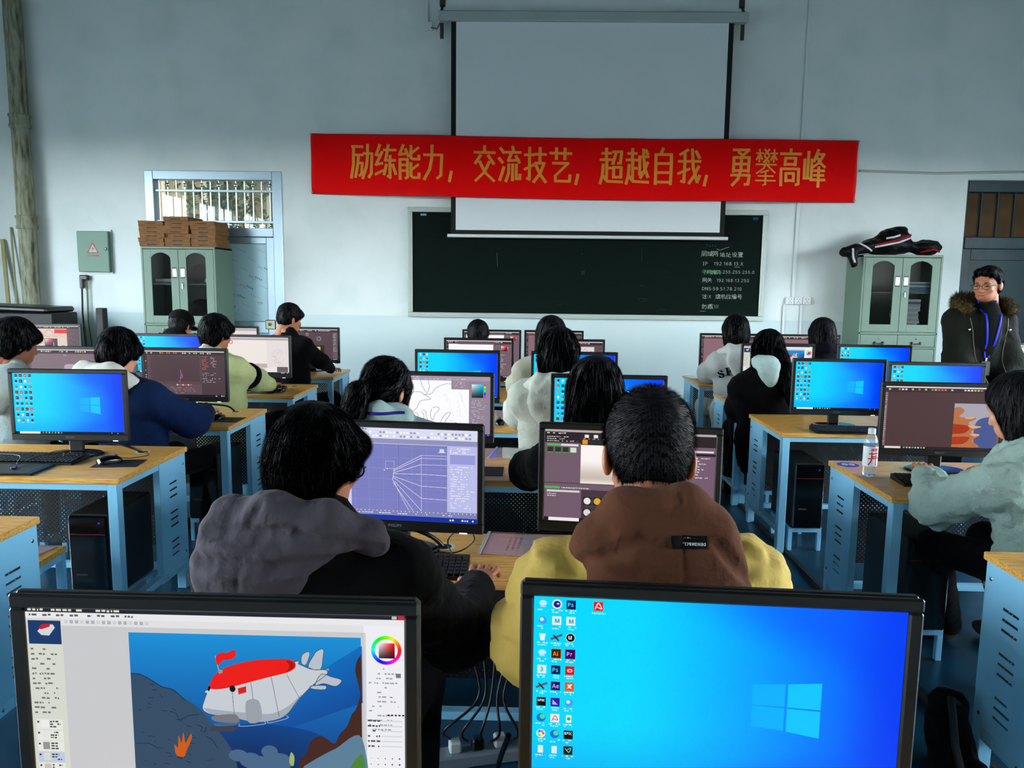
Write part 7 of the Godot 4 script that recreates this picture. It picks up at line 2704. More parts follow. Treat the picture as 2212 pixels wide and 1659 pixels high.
# c: label, at (seat on the floor), yaw, head, look, lh, rh, jacket, puff, hair, tone ...
func person(c: Dictionary) -> Node3D:
	var near: bool = c.get("near", false)
	var stand: bool = c.get("stand", false)
	var t := thing("person", c.label, "person", c.at, deg_to_rad(c.get("yaw", 0.0)), c.get("group", ""))
	var inv := t.transform.affine_inverse()
	var Hc: Vector3 = inv * (c.head as Vector3)
	var Rb := euler(c.get("look", Vector3(-12, 0, 0)))
	var hs: float = c.get("scale", 1.0)
	var HT := Transform3D(Rb * Basis.from_scale(Vector3(hs, hs, hs)), Hc)
	var look: Vector3 = c.get("look", Vector3(-12, 0, 0))
	var nb := Hc + euler(Vector3(look.x * 0.5, 0, look.z)) * Vector3(0, -0.142 + c.get("neck", 0.0), 0.046)
	var pelvis := Vector3(0, 0.92, 0.0) if stand else Vector3(0, 0.55, 0.02)
	var spine := (nb - pelvis).normalized()
	var lean := Basis(Quaternion(Vector3.UP, spine))
	var sw: float = c.get("shoulder", 0.165)
	var S := []
	var E := []
	var W := []
	for i in 2:
		var sd := -1.0 if i == 0 else 1.0
		var drop: Vector2 = c.get("drop", Vector2.ZERO)
		var s := nb + lean * Vector3(sd * sw, -0.118 - (drop.x if i == 0 else drop.y), 0.0)
		var hw: Vector3 = inv * (c["lh" if i == 0 else "rh"] as Vector3)
		var hint: Vector3 = c.get("hint", Vector3(0.6, -0.9, 0.35)) * Vector3(sd, 1, 1)
		if i == 1 and c.has("rhint"):
			hint = c.rhint
		var e := elbow(s, hw, 0.29, 0.25, hint)
		if c.has("le") and i == 0:
			e = inv * (c.le as Vector3)
		S.append(s); E.append(e)
		W.append(e + (hw - e).limit_length(0.25))
	# body: one mesh of skin with head and hands
	var mb := Mb.new()
	var F := Field.new()
	F.cap(pelvis, lerp(pelvis, nb, 0.6), 0.12, 0.11, 0.04)
	F.cap(lerp(pelvis, nb, 0.6), nb, 0.11, 0.05, 0.04)
	F.cap(nb, Hc, 0.05, 0.05, 0.03)
	var knees := []
	var ankles := []
	for i in 2:
		var sd := -1.0 if i == 0 else 1.0
		var hip := pelvis + Vector3(sd * 0.09, -0.02, 0)
		var kn := pelvis + (Vector3(sd * 0.10, -0.45, -0.02) if stand else Vector3(sd * 0.13, -0.03, -0.40))
		var an := Vector3(sd * 0.11, 0.08, 0.02) if stand else Vector3(sd * 0.13, 0.08, -0.34)
		if c.has("feet"):
			an = inv * (c.feet[i] as Vector3)
			if not stand:
				kn = pelvis + Vector3(sd * 0.15, -0.03, -0.38)
		knees.append(kn); ankles.append(an)
		F.cap(nb, S[i], 0.05, 0.05, 0.03)
		F.cap(S[i], E[i], 0.042, 0.035, 0.03)
		F.cap(E[i], W[i], 0.035, 0.026, 0.03)
		F.cap(hip, kn, 0.066, 0.05, 0.03)
		F.cap(kn, an, 0.046, 0.032, 0.03)
	F.net(0.032, mb)
	var hc := 0.0045 if near or c.get("face", false) else 0.009
	pour(mb, "head%s" % hc, head_field(Transform3D()), hc, HT)
	var fine: float = 0.004 if c.get("hands_near", false) else 0.0075
	for i in 2:
		var f: Vector3 = (W[i] - E[i]).normalized()
		if not stand:
			f = (f * Vector3(1, 0.25, 1)).normalized()
		hand(mb, W[i], f, Vector3(0, 1, 0) if not stand else Vector3(0, 0, 1), -1.0 if i == 0 else 1.0, fine, c.get("curl", 1.0))
	var skin := mt("skin_%s" % c.get("tone", "light"), {"light": Color(0.78, 0.55, 0.43), "warm": Color(0.66, 0.42, 0.30)}[c.get("tone", "light")], 0.5)
	skin.subsurf_scatter_enabled = true
	skin.subsurf_scatter_strength = 0.12
	put("body", mb, skin, t)
	# jacket
	var pf: float = c.get("puff", 0.012)
	F = Field.new()
	F.nz = FastNoiseLite.new()
	F.nz.frequency = 1.0
	F.nz.seed = 3
	F.nz.fractal_type = FastNoiseLite.FRACTAL_RIDGED
	F.nz.fractal_octaves = 3
	F.amp = c.get("fold", 0.010)
	F.nscale = c.get("fold_scale", Vector3(9, 14, 9))
	F.ell(lerp(pelvis, nb, 0.70) + Vector3(0, 0, 0.0), Vector3(0.165 + pf, 0.20, 0.115 + pf), 0.06, lean)
	F.ell(lerp(pelvis, nb, 0.36), Vector3(0.155 + pf, 0.19, 0.115 + pf), 0.06, lean)
	F.ell(pelvis + Vector3(0, c.get("hem", 0.0), 0.0), Vector3(0.175 + pf, 0.12, 0.135 + pf), 0.06)
	if c.get("coat", 0.0) > 0.0:
		F.ell(pelvis + Vector3(0, -0.10, 0.03), Vector3(0.185 + pf, 0.13 + c.coat, 0.12 + pf), 0.08)
	F.cap(S[0], S[1], 0.064 + pf * 0.5, 0.064 + pf * 0.5, 0.05)
	for i in 2:
		F.cap(nb + Vector3(0, -0.02, 0.0), S[i], 0.052, 0.056 + pf * 0.5, 0.04)
		F.cap(S[i], E[i], 0.056 + pf * 0.8, 0.050 + pf, 0.05)
		F.cap(E[i], W[i] - (W[i] - E[i]).normalized() * c.get("cuff", 0.012), 0.052 + pf, 0.036 + pf * 0.7, 0.04)
		# sleeve creases by the elbow
		var ax: Vector3 = (W[i] - E[i]).normalized()
		for k in 4:
			var o: Vector3 = E[i] + ax * (0.02 + k * 0.04)
			var pr := ax.cross(Vector3(0.3 * k - 0.5, 0.4, 1)).normalized()
			F.groove(o - pr * 0.09, o + pr * 0.09 + ax * 0.03, 0.016, 0.007)
		var bx: Vector3 = (E[i] - S[i]).normalized()
		for k in 3:
			var o: Vector3 = S[i] + bx * (0.09 + k * 0.07)
			var pr := bx.cross(Vector3(0.2, 0.3 * k, 1)).normalized()
			F.groove(o - pr * 0.1, o + pr * 0.1 + bx * 0.04, 0.018, 0.006)
	F.cap(nb + Vector3(-0.045, 0.015, 0.0), nb + Vector3(0.045, 0.015, 0.0), 0.045, 0.045, 0.03)
	F.quilt = c.get("quilt", 0.0)
	F.quilt_n = c.get("quilt_n", 45.0)
	for g in c.get("grooves", []):
		crease(F, nb + g[0], nb + g[1], g[2], g[3])
	mb = Mb.new()
	F.net(0.012 if near else 0.018, mb)
	var jm: Material = c.jacket
	put(c.get("jacket_name", "jacket"), mb, jm, t)
	var JF := F
	# trousers
	F = Field.new()
	F.nz = FastNoiseLite.new()
	F.nz.frequency = 1.0
	F.amp = 0.006
	F.nscale = Vector3(10, 16, 10)
	F.ell(pelvis + Vector3(0, -0.01, 0), Vector3(0.165, 0.095, 0.13), 0.05)
	for i in 2:
		var sd := -1.0 if i == 0 else 1.0
		F.cap(pelvis + Vector3(sd * 0.085, -0.02, 0), knees[i], 0.085, 0.068, 0.05)
		F.cap(knees[i], ankles[i], 0.066, 0.056, 0.04)
	mb = Mb.new()
	F.net(0.024, mb)
	put("trousers", mb, c.get("trousers", cloth("trouser_black", Color(0.022, 0.023, 0.030), 0.9)), t)
	for i in 2:
		F = Field.new()
		F.cap(ankles[i] + Vector3(0, 0.02, 0.0), ankles[i] + Vector3(0, -0.025, -0.02), 0.046, 0.048, 0.03)
		F.ell(ankles[i] + Vector3(0, -0.035, -0.08), Vector3(0.047, 0.042, 0.115), 0.03)
		mb = Mb.new()
		F.net(0.014, mb)
		put("shoe", mb, c.get("shoes", mt("shoe_dark", Color(0.05, 0.05, 0.055), 0.6)), t)
	# hair
	var style: String = c.get("hair", "short")
	if style != "none":
		var hm := mt("hair_black", Color(0.042, 0.045, 0.062), 0.58)
		hm.metallic_specular = 0.32
		F = hair_field(HT, style)
		mb = Mb.new()
		F.net(0.006 if near else 0.010, mb)
		strands(mb, F, style, c.get("strands", 1200), (0.0007 if style == "crew" else 0.0010) if near else 0.0024, hash(c.label))
		put("hair", mb, hm, t)
	# hood hanging behind the neck
	if c.has("hood"):
		F = Field.new()
		F.T = Transform3D(Basis(), nb)
		F.nz = FastNoiseLite.new()
		F.nz.frequency = 1.0
		F.nz.seed = 21
		F.amp = c.get("hood_fold", 0.008)
		F.nscale = Vector3(10, 15, 10)
		for q in c.hood:
			if q.size() == 2:
				F.ell(q[0], q[1], 0.04)
			elif q.size() == 3:
				F.ell(q[0], q[1], 0.04, Basis(Vector3(0, 0, 1), deg_to_rad(q[2])))
			else:
				F.cap(q[0], q[1], q[2], q[3], 0.03)
		for q in c.get("hood_grooves", []):
			crease(F, nb + q[0], nb + q[1], q[2], q[3])
		mb = Mb.new()
		F.net(0.007 if near else 0.014, mb)
		put("hood", mb, c.hood_mat, t)
		t.set_meta("_hf", F)
	t.set_meta("_jf", JF)
	t.set_meta("_arm", [S[1], E[1], W[1], pf])
	t.set_meta("_nb", nb)
	t.set_meta("_head", HT)
	return t

# a fold or seam pressed into the back of a garment, from a to b (laid onto the surface from behind)
func crease(F: Field, a: Vector3, b: Vector3, w: float, depth: float) -> void:
	var q := PackedVector3Array()
	for i in 6:
		var p: Vector3 = lerp(a, b, i / 5.0)
		p.z = a.z + 0.4
		q.append(onto(F, p, Vector3(0, 0, -1)))
	var T := F.T
	F.T = Transform3D()
	for i in 5:
		if q[i].distance_to(q[i + 1]) < 0.12:
			F.groove(q[i], q[i + 1], w, depth)
	F.T = T

# a point on the surface of field F, looking along dir from p
func onto(F: Field, p: Vector3, dir: Vector3) -> Vector3:
	var p0 := p
	var best := 10.0
	var keep := p
	for k in 90:
		var d := F.at(p)
		if d < best:
			best = d
			keep = p
		if d < 0.0008 or p.distance_to(p0) > 0.7:
			break
		p += dir * maxf(d * 0.7, 0.0008)
	return keep

func soft_hood(k := 1.0) -> Array:
	return [[Vector3(-0.13, -0.03, 0.02) * k, Vector3(-0.08, 0.0, 0.075) * k, 0.034, 0.034], [Vector3(-0.08, 0.0, 0.075) * k, Vector3(0.08, 0.0, 0.075) * k, 0.034, 0.034], [Vector3(0.08, 0.0, 0.075) * k, Vector3(0.13, -0.03, 0.02) * k, 0.034, 0.034], [Vector3(0, -0.08, 0.115) * k, Vector3(0.13, 0.10, 0.045) * k], [Vector3(0, -0.15, 0.12) * k, Vector3(0.08, 0.08, 0.04) * k]]

func glasses(t: Node3D, HT: Transform3D, mat: Material, r := 0.0016) -> void:
	var s := Mb.new()
	for sd: float in [-1.0, 1.0]:
		var q := PackedVector3Array()
		for i in 17:
			var a := TAU * i / 16.0
			q.append(HT * Vector3(sd * 0.034 + cos(a) * 0.025, -0.006 + sin(a) * 0.019, -0.105 + absf(cos(a)) * 0.002))
		s.tube(q, r, 5)
		s.tube(PackedVector3Array([HT * Vector3(sd * 0.060, 0.002, -0.102), HT * Vector3(sd * 0.076, 0.002, -0.085), HT * Vector3(sd * 0.083, 0.0, 0.005)]), r, 5)
	s.tube(PackedVector3Array([HT * Vector3(-0.009, -0.002, -0.106), HT * Vector3(0.009, -0.002, -0.106)]), r, 5)
	put("glasses", s, mat, t)

func build_people() -> void:
	var blk := cloth("cloth_black", Color(0.020, 0.021, 0.028), 0.95)
	# boy with grey hood
	var p := person({"label": "person in black hoodie with grey hood and glasses, nearest left seat", "at": Vector3(-0.44, 0, -1.62), "yaw": -4.0, "neck": 0.032, "head": Vector3(-0.44, 1.203, -1.58), "scale": 0.9, "look": Vector3(-14, -22, 3), "lh": Vector3(-0.58, 0.775, -2.02), "rh": Vector3(-0.125, 0.79, -1.945), "hint": Vector3(0.7, -0.7, 0.5), "rhint": Vector3(0.35, -1.0, 0.5), "near": true, "hands_near": true, "face": true, "tone": "warm", "jacket": blk, "jacket_name": "hoodie", "puff": 0.026, "shoulder": 0.175, "hair": "thick", "strands": 11000, "drop": Vector2(0.02, 0.0), "fold": 0.008,
		"hood_mat": cloth("hood_grey", Color(0.28, 0.265, 0.295), 0.95), "hood_fold": 0.010,
		"hood": [[Vector3(-0.15, -0.03, -0.01), Vector3(-0.125, 0.02, 0.055), 0.036, 0.036], [Vector3(-0.125, 0.02, 0.055), Vector3(-0.04, 0.045, 0.085), 0.036, 0.034], [Vector3(-0.04, 0.045, 0.085), Vector3(0.06, 0.03, 0.080), 0.034, 0.032], [Vector3(0.06, 0.03, 0.080), Vector3(0.135, -0.01, 0.05), 0.032, 0.030], [Vector3(0.135, -0.01, 0.05), Vector3(0.155, -0.06, 0.0), 0.030, 0.026], [Vector3(-0.05, -0.035, 0.085), Vector3(0.165, 0.07, 0.060), 16.0], [Vector3(-0.085, -0.10, 0.095), Vector3(0.115, 0.085, 0.052), 18.0], [Vector3(-0.105, -0.165, 0.095), Vector3(0.065, 0.06, 0.042), 10.0], [Vector3(-0.15, -0.04, 0.06), Vector3(0.05, 0.085, 0.055), 10.0]],
		"hood_grooves": [[Vector3(-0.17, 0.005, 0.1), Vector3(0.02, 0.012, 0.1), 0.024, 0.028], [Vector3(0.02, 0.012, 0.1), Vector3(0.16, -0.03, 0.1), 0.020, 0.022], [Vector3(-0.18, -0.045, 0.1), Vector3(-0.03, -0.05, 0.1), 0.022, 0.022], [Vector3(-0.03, -0.05, 0.1), Vector3(0.13, -0.04, 0.1), 0.022, 0.018], [Vector3(-0.09, -0.055, 0.1), Vector3(-0.115, -0.21, 0.1), 0.009, 0.008], [Vector3(-0.055, 0.07, 0.1), Vector3(-0.085, 0.01, 0.1), 0.012, 0.012], [Vector3(-0.02, -0.10, 0.1), Vector3(0.08, -0.06, 0.1), 0.016, 0.008]]})
	glasses(p, p.get_meta("_head"), mats.black_plastic, 0.0022)
	# boy in the yellow jacket
	var yj := cloth("jacket_yellow", Color(0.77, 0.66, 0.34), 0.72, 14.0, 0.15, 0.25)
	p = person({"label": "person in yellow jacket with brown hood and cropped hair", "at": Vector3(0.26, 0, -1.545), "yaw": 2.0, "head": Vector3(0.246, 1.243, -1.52), "scale": 1.04, "le": Vector3(0.025, 0.835, -1.55), "look": Vector3(-28, -3, -2), "lh": Vector3(0.10, 0.775, -2.0), "rh": Vector3(0.52, 0.775, -1.98), "hint": Vector3(1.0, -0.75, 0.35), "near": true, "face": true, "tone": "warm", "jacket": yj, "puff": 0.045, "shoulder": 0.175, "hair": "crew", "strands": 34000, "fold": 0.018, "fold_scale": Vector3(7, 12, 7),
		"hood_mat": cloth("hood_brown", Color(0.34, 0.21, 0.15), 0.95), "hood_fold": 0.006,
		"hood": [[Vector3(-0.145, -0.06, -0.01), Vector3(-0.115, 0.0, 0.045), 0.030, 0.032], [Vector3(-0.115, 0.0, 0.045), Vector3(-0.06, 0.062, 0.06), 0.034, 0.036], [Vector3(-0.06, 0.062, 0.06), Vector3(0.05, 0.072, 0.062), 0.036, 0.036], [Vector3(0.05, 0.072, 0.062), Vector3(0.11, 0.025, 0.055), 0.036, 0.034], [Vector3(0.105, 0.02, 0.06), Vector3(0.15, -0.05, 0.0), 0.032, 0.030], [Vector3(0.015, -0.03, 0.08), Vector3(0.14, 0.07, 0.056)], [Vector3(0.02, -0.09, 0.09), Vector3(0.155, 0.065, 0.050)], [Vector3(0.03, -0.145, 0.10), Vector3(0.105, 0.07, 0.045)], [Vector3(0.04, -0.205, 0.10), Vector3(0.05, 0.06, 0.038)]],
		"hood_grooves": [[Vector3(0.034, 0.10, 0.1), Vector3(0.040, -0.26, 0.1), 0.009, 0.009], [Vector3(-0.14, -0.035, 0.1), Vector3(-0.045, 0.022, 0.1), 0.018, 0.018], [Vector3(-0.045, 0.022, 0.1), Vector3(0.10, 0.016, 0.1), 0.014, 0.012], [Vector3(0.10, 0.012, 0.1), Vector3(0.155, -0.05, 0.1), 0.018, 0.016], [Vector3(-0.10, -0.07, 0.1), Vector3(0.03, -0.14, 0.1), 0.026, 0.018], [Vector3(0.04, -0.15, 0.1), Vector3(0.13, -0.11, 0.1), 0.024, 0.014], [Vector3(-0.09, -0.02, 0.1), Vector3(0.02, -0.06, 0.1), 0.022, 0.010]]})
	hood_label(p)
	seated()
	standing_man()

func hood_label(p: Node3D) -> void:
	var F: Field = p.get_meta("_hf")
	var nb: Vector3 = p.get_meta("_nb")
	var s := Mb.new()
	var pts := PackedVector3Array()
	for r in 3:
		for c in 6:
			var q := onto(F, nb + Vector3(0.012 + c * 0.0128, 0.062 - r * 0.0115, 0.25), Vector3(0, -0.25, -1).normalized())
			pts.append(q + Vector3(0, 0.003, 0.007))
	s.sheet(pts, 6)
	var o := put("label_patch", s, cloth("patch_black", Color(0.03, 0.03, 0.035), 0.6), p)
	var f := SystemFont.new()
	f.font_names = PackedStringArray(["Droid Sans"])
	f.font_weight = 700
	for q in [["DENIM&CLASSIC", 0.00046, 13], ["MADE IN ITALY", 0.0002, 8]]:
		var tm := TextMesh.new()
		tm.font = f
		tm.text = q[0]
		tm.font_size = 16
		tm.pixel_size = q[1]
		tm.depth = 0.0004
		var a := pts[q[2]] if q[2] == 13 else pts[9]
		var m := put("label_print", tm, mats.paper_white, p)
		var mid := (pts[8] + pts[9]) * 0.5 if q[2] == 8 else (pts[8] + pts[9]) * 0.5 + (pts[12] - pts[6]) * 0.35
		var x := (pts[9] - pts[8]).normalized()
		var y := (pts[2] - pts[14]).normalized()
		var z := x.cross(y).normalized()
		# sewn in upside down
		m.transform = Transform3D(Basis(-x, -z.cross(x), z), mid + z * 0.002 + (pts[2] - pts[8]) * (0.6 if q[2] == 8 else 0.0))
func seated() -> void:
	var white := cloth("hood_white", Color(0.80, 0.80, 0.76), 0.9)
	var mint := cloth("mint_cotton", Color(0.66, 0.76, 0.74), 0.85)
	var cream := cloth("cream_nylon", Color(0.72, 0.735, 0.68), 0.6, 26.0, 0.1)
	var blk := mats.cloth_black as Material
	var navy := cloth("navy_cotton", Color(0.035, 0.04, 0.09), 0.9)
	var p: Node3D
	# girl with ponytail
	p = person({"label": "person with black ponytail and pale mint puffer jacket", "at": Vector3(-0.50, 0, -2.88), "yaw": -8.0, "neck": 0.04, "head": Vector3(-0.535, 1.17, -2.90), "look": Vector3(-24, -20, 6), "lh": Vector3(-0.60, 0.775, -3.34), "rh": Vector3(-0.28, 0.775, -3.38), "jacket": cloth("mint_puffer", Color(0.66, 0.73, 0.76), 0.6, 26.0, 0.1), "puff": 0.035, "quilt": 0.010, "quilt_n": 40.0, "hair": "tail", "strands": 2600, "face": true,
		"hood_mat": mint, "hood": [[Vector3(-0.09, 0.01, 0.03), Vector3(0.0, 0.035, 0.065), 0.036, 0.036], [Vector3(0.0, 0.035, 0.065), Vector3(0.09, 0.01, 0.03), 0.036, 0.036], [Vector3(0.10, -0.075, 0.06), Vector3(0.16, 0.05, 0.07)], [Vector3(-0.08, -0.07, 0.06), Vector3(0.10, 0.05, 0.07)]]})
	lanyard(p)
	# girl with long hair, black coat
	p = person({"label": "person with long straight black hair and black coat, middle row", "at": Vector3(0.27, 0, -2.86), "yaw": 0.0, "head": Vector3(0.255, 1.185, -2.84), "look": Vector3(-12, 4, 0), "lh": Vector3(-0.02, 0.775, -3.32), "rh": Vector3(0.46, 0.775, -3.36), "hint": Vector3(1.0, -0.5, 0.4), "jacket": blk, "jacket_name": "coat", "puff": 0.030, "hair": "long", "strands": 4200})
	lanyard(p)
	# cream puffer
	p = person({"label": "person in cream hooded puffer jacket with black bob, middle row", "at": Vector3(0.15, 0, -4.16), "yaw": -6.0, "head": Vector3(0.172, 1.222, -4.13), "look": Vector3(-10, -10, 0), "lh": Vector3(-0.02, 0.775, -4.62), "rh": Vector3(0.34, 0.775, -4.62), "hint": Vector3(1.0, -0.6, 0.3), "jacket": cream, "puff": 0.045, "quilt": 0.006, "quilt_n": 26.0, "fold": 0.012, "hair": "bob", "strands": 3500, "coat": 0.1,
		"hood_mat": cream, "hood_fold": 0.014, "hood": [[Vector3(-0.15, -0.05, 0.03), Vector3(-0.09, 0.0, 0.085), 0.042, 0.042], [Vector3(-0.09, 0.0, 0.085), Vector3(0.09, 0.01, 0.085), 0.042, 0.042], [Vector3(0.09, 0.01, 0.085), Vector3(0.15, -0.05, 0.03), 0.042, 0.042], [Vector3(0, -0.10, 0.125), Vector3(0.15, 0.13, 0.06)], [Vector3(0.0, -0.19, 0.13), Vector3(0.09, 0.09, 0.045)]]})
	person({"label": "person in ivory jacket with dark bob, just beyond the cream puffer", "at": Vector3(0.15, 0, -5.36), "yaw": 0.0, "head": Vector3(0.164, 1.232, -5.33), "look": Vector3(-14, 0, 0), "lh": Vector3(-0.06, 0.775, -5.78), "rh": Vector3(0.36, 0.775, -5.80), "hint": Vector3(1.0, -0.6, 0.3), "jacket": cloth("ivory_nylon", Color(0.78, 0.77, 0.68), 0.65), "puff": 0.04, "quilt": 0.006, "quilt_n": 30.0, "hair": "bob", "strands": 1200})
	person({"label": "person with short black hair in the farthest middle row", "at": Vector3(-0.41, 0, -6.50), "head": Vector3(-0.416, 1.150, -6.48), "look": Vector3(-14, 0, 0), "lh": Vector3(-0.55, 0.775, -6.98), "rh": Vector3(-0.22, 0.775, -7.0), "jacket": blk, "hair": "short", "strands": 900})
	# left block
	person({"label": "person in light grey hoodie at the left picture edge", "at": Vector3(-2.84, 0, -4.22), "yaw": -6.0, "head": Vector3(-2.82, 1.232, -4.18), "look": Vector3(-14, -28, 0), "lh": Vector3(-3.05, 0.775, -4.64), "rh": Vector3(-2.62, 0.775, -4.68), "jacket": cloth("melange_grey", Color(0.62, 0.68, 0.68), 0.95), "jacket_name": "hoodie", "puff": 0.02, "hair": "thick", "strands": 2600, "face": true, "tone": "warm",
		"hood_mat": mats.melange_grey, "hood": soft_hood(1.05)})
	var denim := cloth("denim_blue", Color(0.06, 0.13, 0.28), 0.9, 60.0, 0.1)
	p = person({"label": "person in blue denim jacket with white hood, third left desk", "at": Vector3(-2.16, 0, -4.24), "yaw": -16.0, "head": Vector3(-2.236, 1.182, -4.16), "look": Vector3(-26, 8, 6), "lh": Vector3(-2.42, 0.775, -4.64), "rh": Vector3(-1.92, 0.80, -4.50), "hint": Vector3(0.9, -0.6, 0.55), "jacket": denim, "puff": 0.045, "shoulder": 0.19, "hair": "thick", "strands": 3000, "hands_near": true, "face": true, "coat": 0.06, "trousers": cloth("trouser_ink", Color(0.03, 0.035, 0.05), 0.9),
		"hood_mat": white, "hood_fold": 0.010, "hood": [[Vector3(-0.15, -0.02, 0.0), Vector3(-0.10, 0.045, 0.075), 0.050, 0.050], [Vector3(-0.10, 0.045, 0.075), Vector3(0.08, 0.045, 0.085), 0.050, 0.050], [Vector3(0.08, 0.045, 0.085), Vector3(0.15, -0.02, 0.02), 0.050, 0.042], [Vector3(-0.02, -0.03, 0.11), Vector3(0.17, 0.095, 0.07)]], "hood_grooves": [[Vector3(-0.15, 0.0, 0.1), Vector3(0.0, 0.02, 0.1), 0.022, 0.014], [Vector3(0.0, 0.02, 0.1), Vector3(0.15, -0.02, 0.1), 0.022, 0.014]], "grooves": [[Vector3(-0.2, -0.17, 0.1), Vector3(0.24, -0.17, 0.1), 0.010, 0.006], [Vector3(0.13, -0.17, 0.1), Vector3(0.11, -0.5, 0.1), 0.010, 0.006], [Vector3(-0.1, -0.17, 0.1), Vector3(-0.08, -0.5, 0.1), 0.010, 0.006]]})
	var green := cloth("sweater_lime", Color(0.76, 0.79, 0.56), 0.95, 16.0)
	p = person({"label": "person in pale green sweater with black sleeve band", "at": Vector3(-2.16, 0, -5.46), "yaw": -14.0, "head": Vector3(-2.21, 1.212, -5.42), "look": Vector3(-12, -16, 0), "lh": Vector3(-2.35, 0.775, -5.90), "rh": Vector3(-1.98, 0.79, -5.86), "hint": Vector3(1.0, -0.6, 0.5), "jacket": green, "jacket_name": "sweater", "puff": 0.035, "hair": "thick", "strands": 2200, "face": true, "tone": "warm", "coat": 0.05,
		"hood_mat": cloth("collar_grey", Color(0.66, 0.72, 0.74), 0.9), "hood": [[Vector3(-0.10, 0.0, 0.03), Vector3(0.0, 0.02, 0.07), 0.04, 0.04], [Vector3(0.0, 0.02, 0.07), Vector3(0.10, 0.0, 0.03), 0.04, 0.04]]})
	sleeve_band(p)
	person({"label": "person in black sweater reaching for a mouse, farthest left desk", "at": Vector3(-2.03, 0, -6.68), "yaw": -18.0, "neck": 0.02, "head": Vector3(-2.055, 1.268, -6.62), "look": Vector3(-14, -24, 0), "lh": Vector3(-2.2, 0.775, -7.12), "rh": Vector3(-1.80, 0.785, -7.02), "hint": Vector3(0.9, -0.6, 0.5), "jacket": blk, "jacket_name": "sweater", "puff": 0.02, "hair": "short", "strands": 1800, "face": true, "tone": "warm", "coat": 0.05})
	p = person({"label": "person with dark cap hunched before the sage cabinet", "at": Vector3(-3.04, 0, -6.74), "head": Vector3(-3.062, 1.185, -6.74), "look": Vector3(-24, -10, 0), "lh": Vector3(-3.2, 0.775, -7.1), "rh": Vector3(-2.85, 0.775, -7.12), "jacket": cloth("coat_coal", Color(0.03, 0.03, 0.035), 0.95), "puff": 0.03, "hair": "short", "strands": 600,
		"hood_mat": mats.coat_coal, "hood": [[Vector3(0, 0.03, 0.06), Vector3(0.12, 0.10, 0.08)], [Vector3(0.0, -0.03, 0.06), Vector3(0.17, 0.08, 0.08)]]})
	cap(p)
	# right block
	var sport := cloth("sport_white", Color(0.74, 0.76, 0.74), 0.9)
	p = person({"label": "person in white hoodie with arched black lettering on the back", "at": Vector3(1.80, 0, -6.58), "yaw": 10.0, "head": Vector3(1.755, 1.217, -6.54), "look": Vector3(-14, 8, -4), "lh": Vector3(1.62, 0.775, -6.98), "rh": Vector3(2.0, 0.775, -7.04), "hint": Vector3(1.0, -0.6, 0.3), "jacket": sport, "jacket_name": "hoodie", "puff": 0.045, "hair": "bob", "strands": 1500, "coat": 0.12, "fold": 0.006, "trousers": cloth("trouser_white", Color(0.72, 0.72, 0.66), 0.9),
		"hood_mat": sport, "hood": soft_hood(1.1)})
	letters(p)
	p = person({"label": "person with very long hair, black coat and mint inner hood", "at": Vector3(1.73, 0, -5.44), "yaw": 4.0, "head": Vector3(1.672, 1.155, -5.38), "look": Vector3(-20, 6, -8), "lh": Vector3(1.66, 0.775, -5.78), "rh": Vector3(1.98, 0.775, -5.84), "hint": Vector3(0.5, -1.0, 0.5), "jacket": blk, "jacket_name": "coat", "puff": 0.060, "coat": 0.14, "hair": "verylong", "strands": 3800,
		"hood_mat": mint, "hood": [[Vector3(-0.09, 0.06, 0.08), Vector3(-0.02, 0.05, 0.11), 0.05, 0.052], [Vector3(-0.04, 0.015, 0.13), Vector3(0.075, 0.085, 0.05)], [Vector3(-0.02, -0.05, 0.13), Vector3(0.04, 0.06, 0.04)]]})
	person({"label": "person with round dark head and navy collar, last right row", "at": Vector3(2.49, 0, -6.62), "head": Vector3(2.502, 1.197, -6.58), "look": Vector3(-10, 0, 0), "lh": Vector3(2.35, 0.775, -6.98), "rh": Vector3(2.70, 0.775, -7.0), "jacket": navy, "puff": 0.03, "hair": "bob", "strands": 1200,
		"hood_mat": navy, "hood": [[Vector3(-0.11, 0.02, 0.03), Vector3(0.0, 0.035, 0.07), 0.045, 0.045], [Vector3(0.0, 0.035, 0.07), Vector3(0.11, 0.02, 0.03), 0.045, 0.045]]})
	var sage := cloth("jacket_pale_mint", Color(0.60, 0.69, 0.65), 0.85, 40.0, 0.1)
	person({"label": "person in pale mint cotton jacket at the right picture edge", "at": Vector3(1.99, 0, -2.86), "yaw": 22.0, "head": Vector3(1.90, 1.132, -2.98), "look": Vector3(-20, 10, 0), "lh": Vector3(1.735, 0.795, -3.28), "rh": Vector3(2.12, 0.775, -3.36), "hint": Vector3(1.0, -0.75, 0.5), "near": true, "hands_near": true, "cuff": 0.05, "jacket": sage, "puff": 0.046, "shoulder": 0.18, "coat": 0.26, "fold": 0.018, "fold_scale": Vector3(8, 12, 8), "hair": "bob", "strands": 3200, "feet": [Vector3(1.93, 0.08, -3.36), Vector3(2.17, 0.08, -3.28)], "shoes": mt("shoe_olive", Color(0.24, 0.23, 0.16), 0.7),
		"hood_mat": sage, "hood_fold": 0.012, "hood": [[Vector3(-0.17, -0.05, 0.02), Vector3(-0.10, 0.01, 0.085), 0.045, 0.045], [Vector3(-0.10, 0.01, 0.085), Vector3(0.10, 0.01, 0.085), 0.045, 0.045], [Vector3(0.10, 0.01, 0.085), Vector3(0.17, -0.05, 0.02), 0.045, 0.045], [Vector3(0, -0.10, 0.12), Vector3(0.16, 0.12, 0.06)]]})
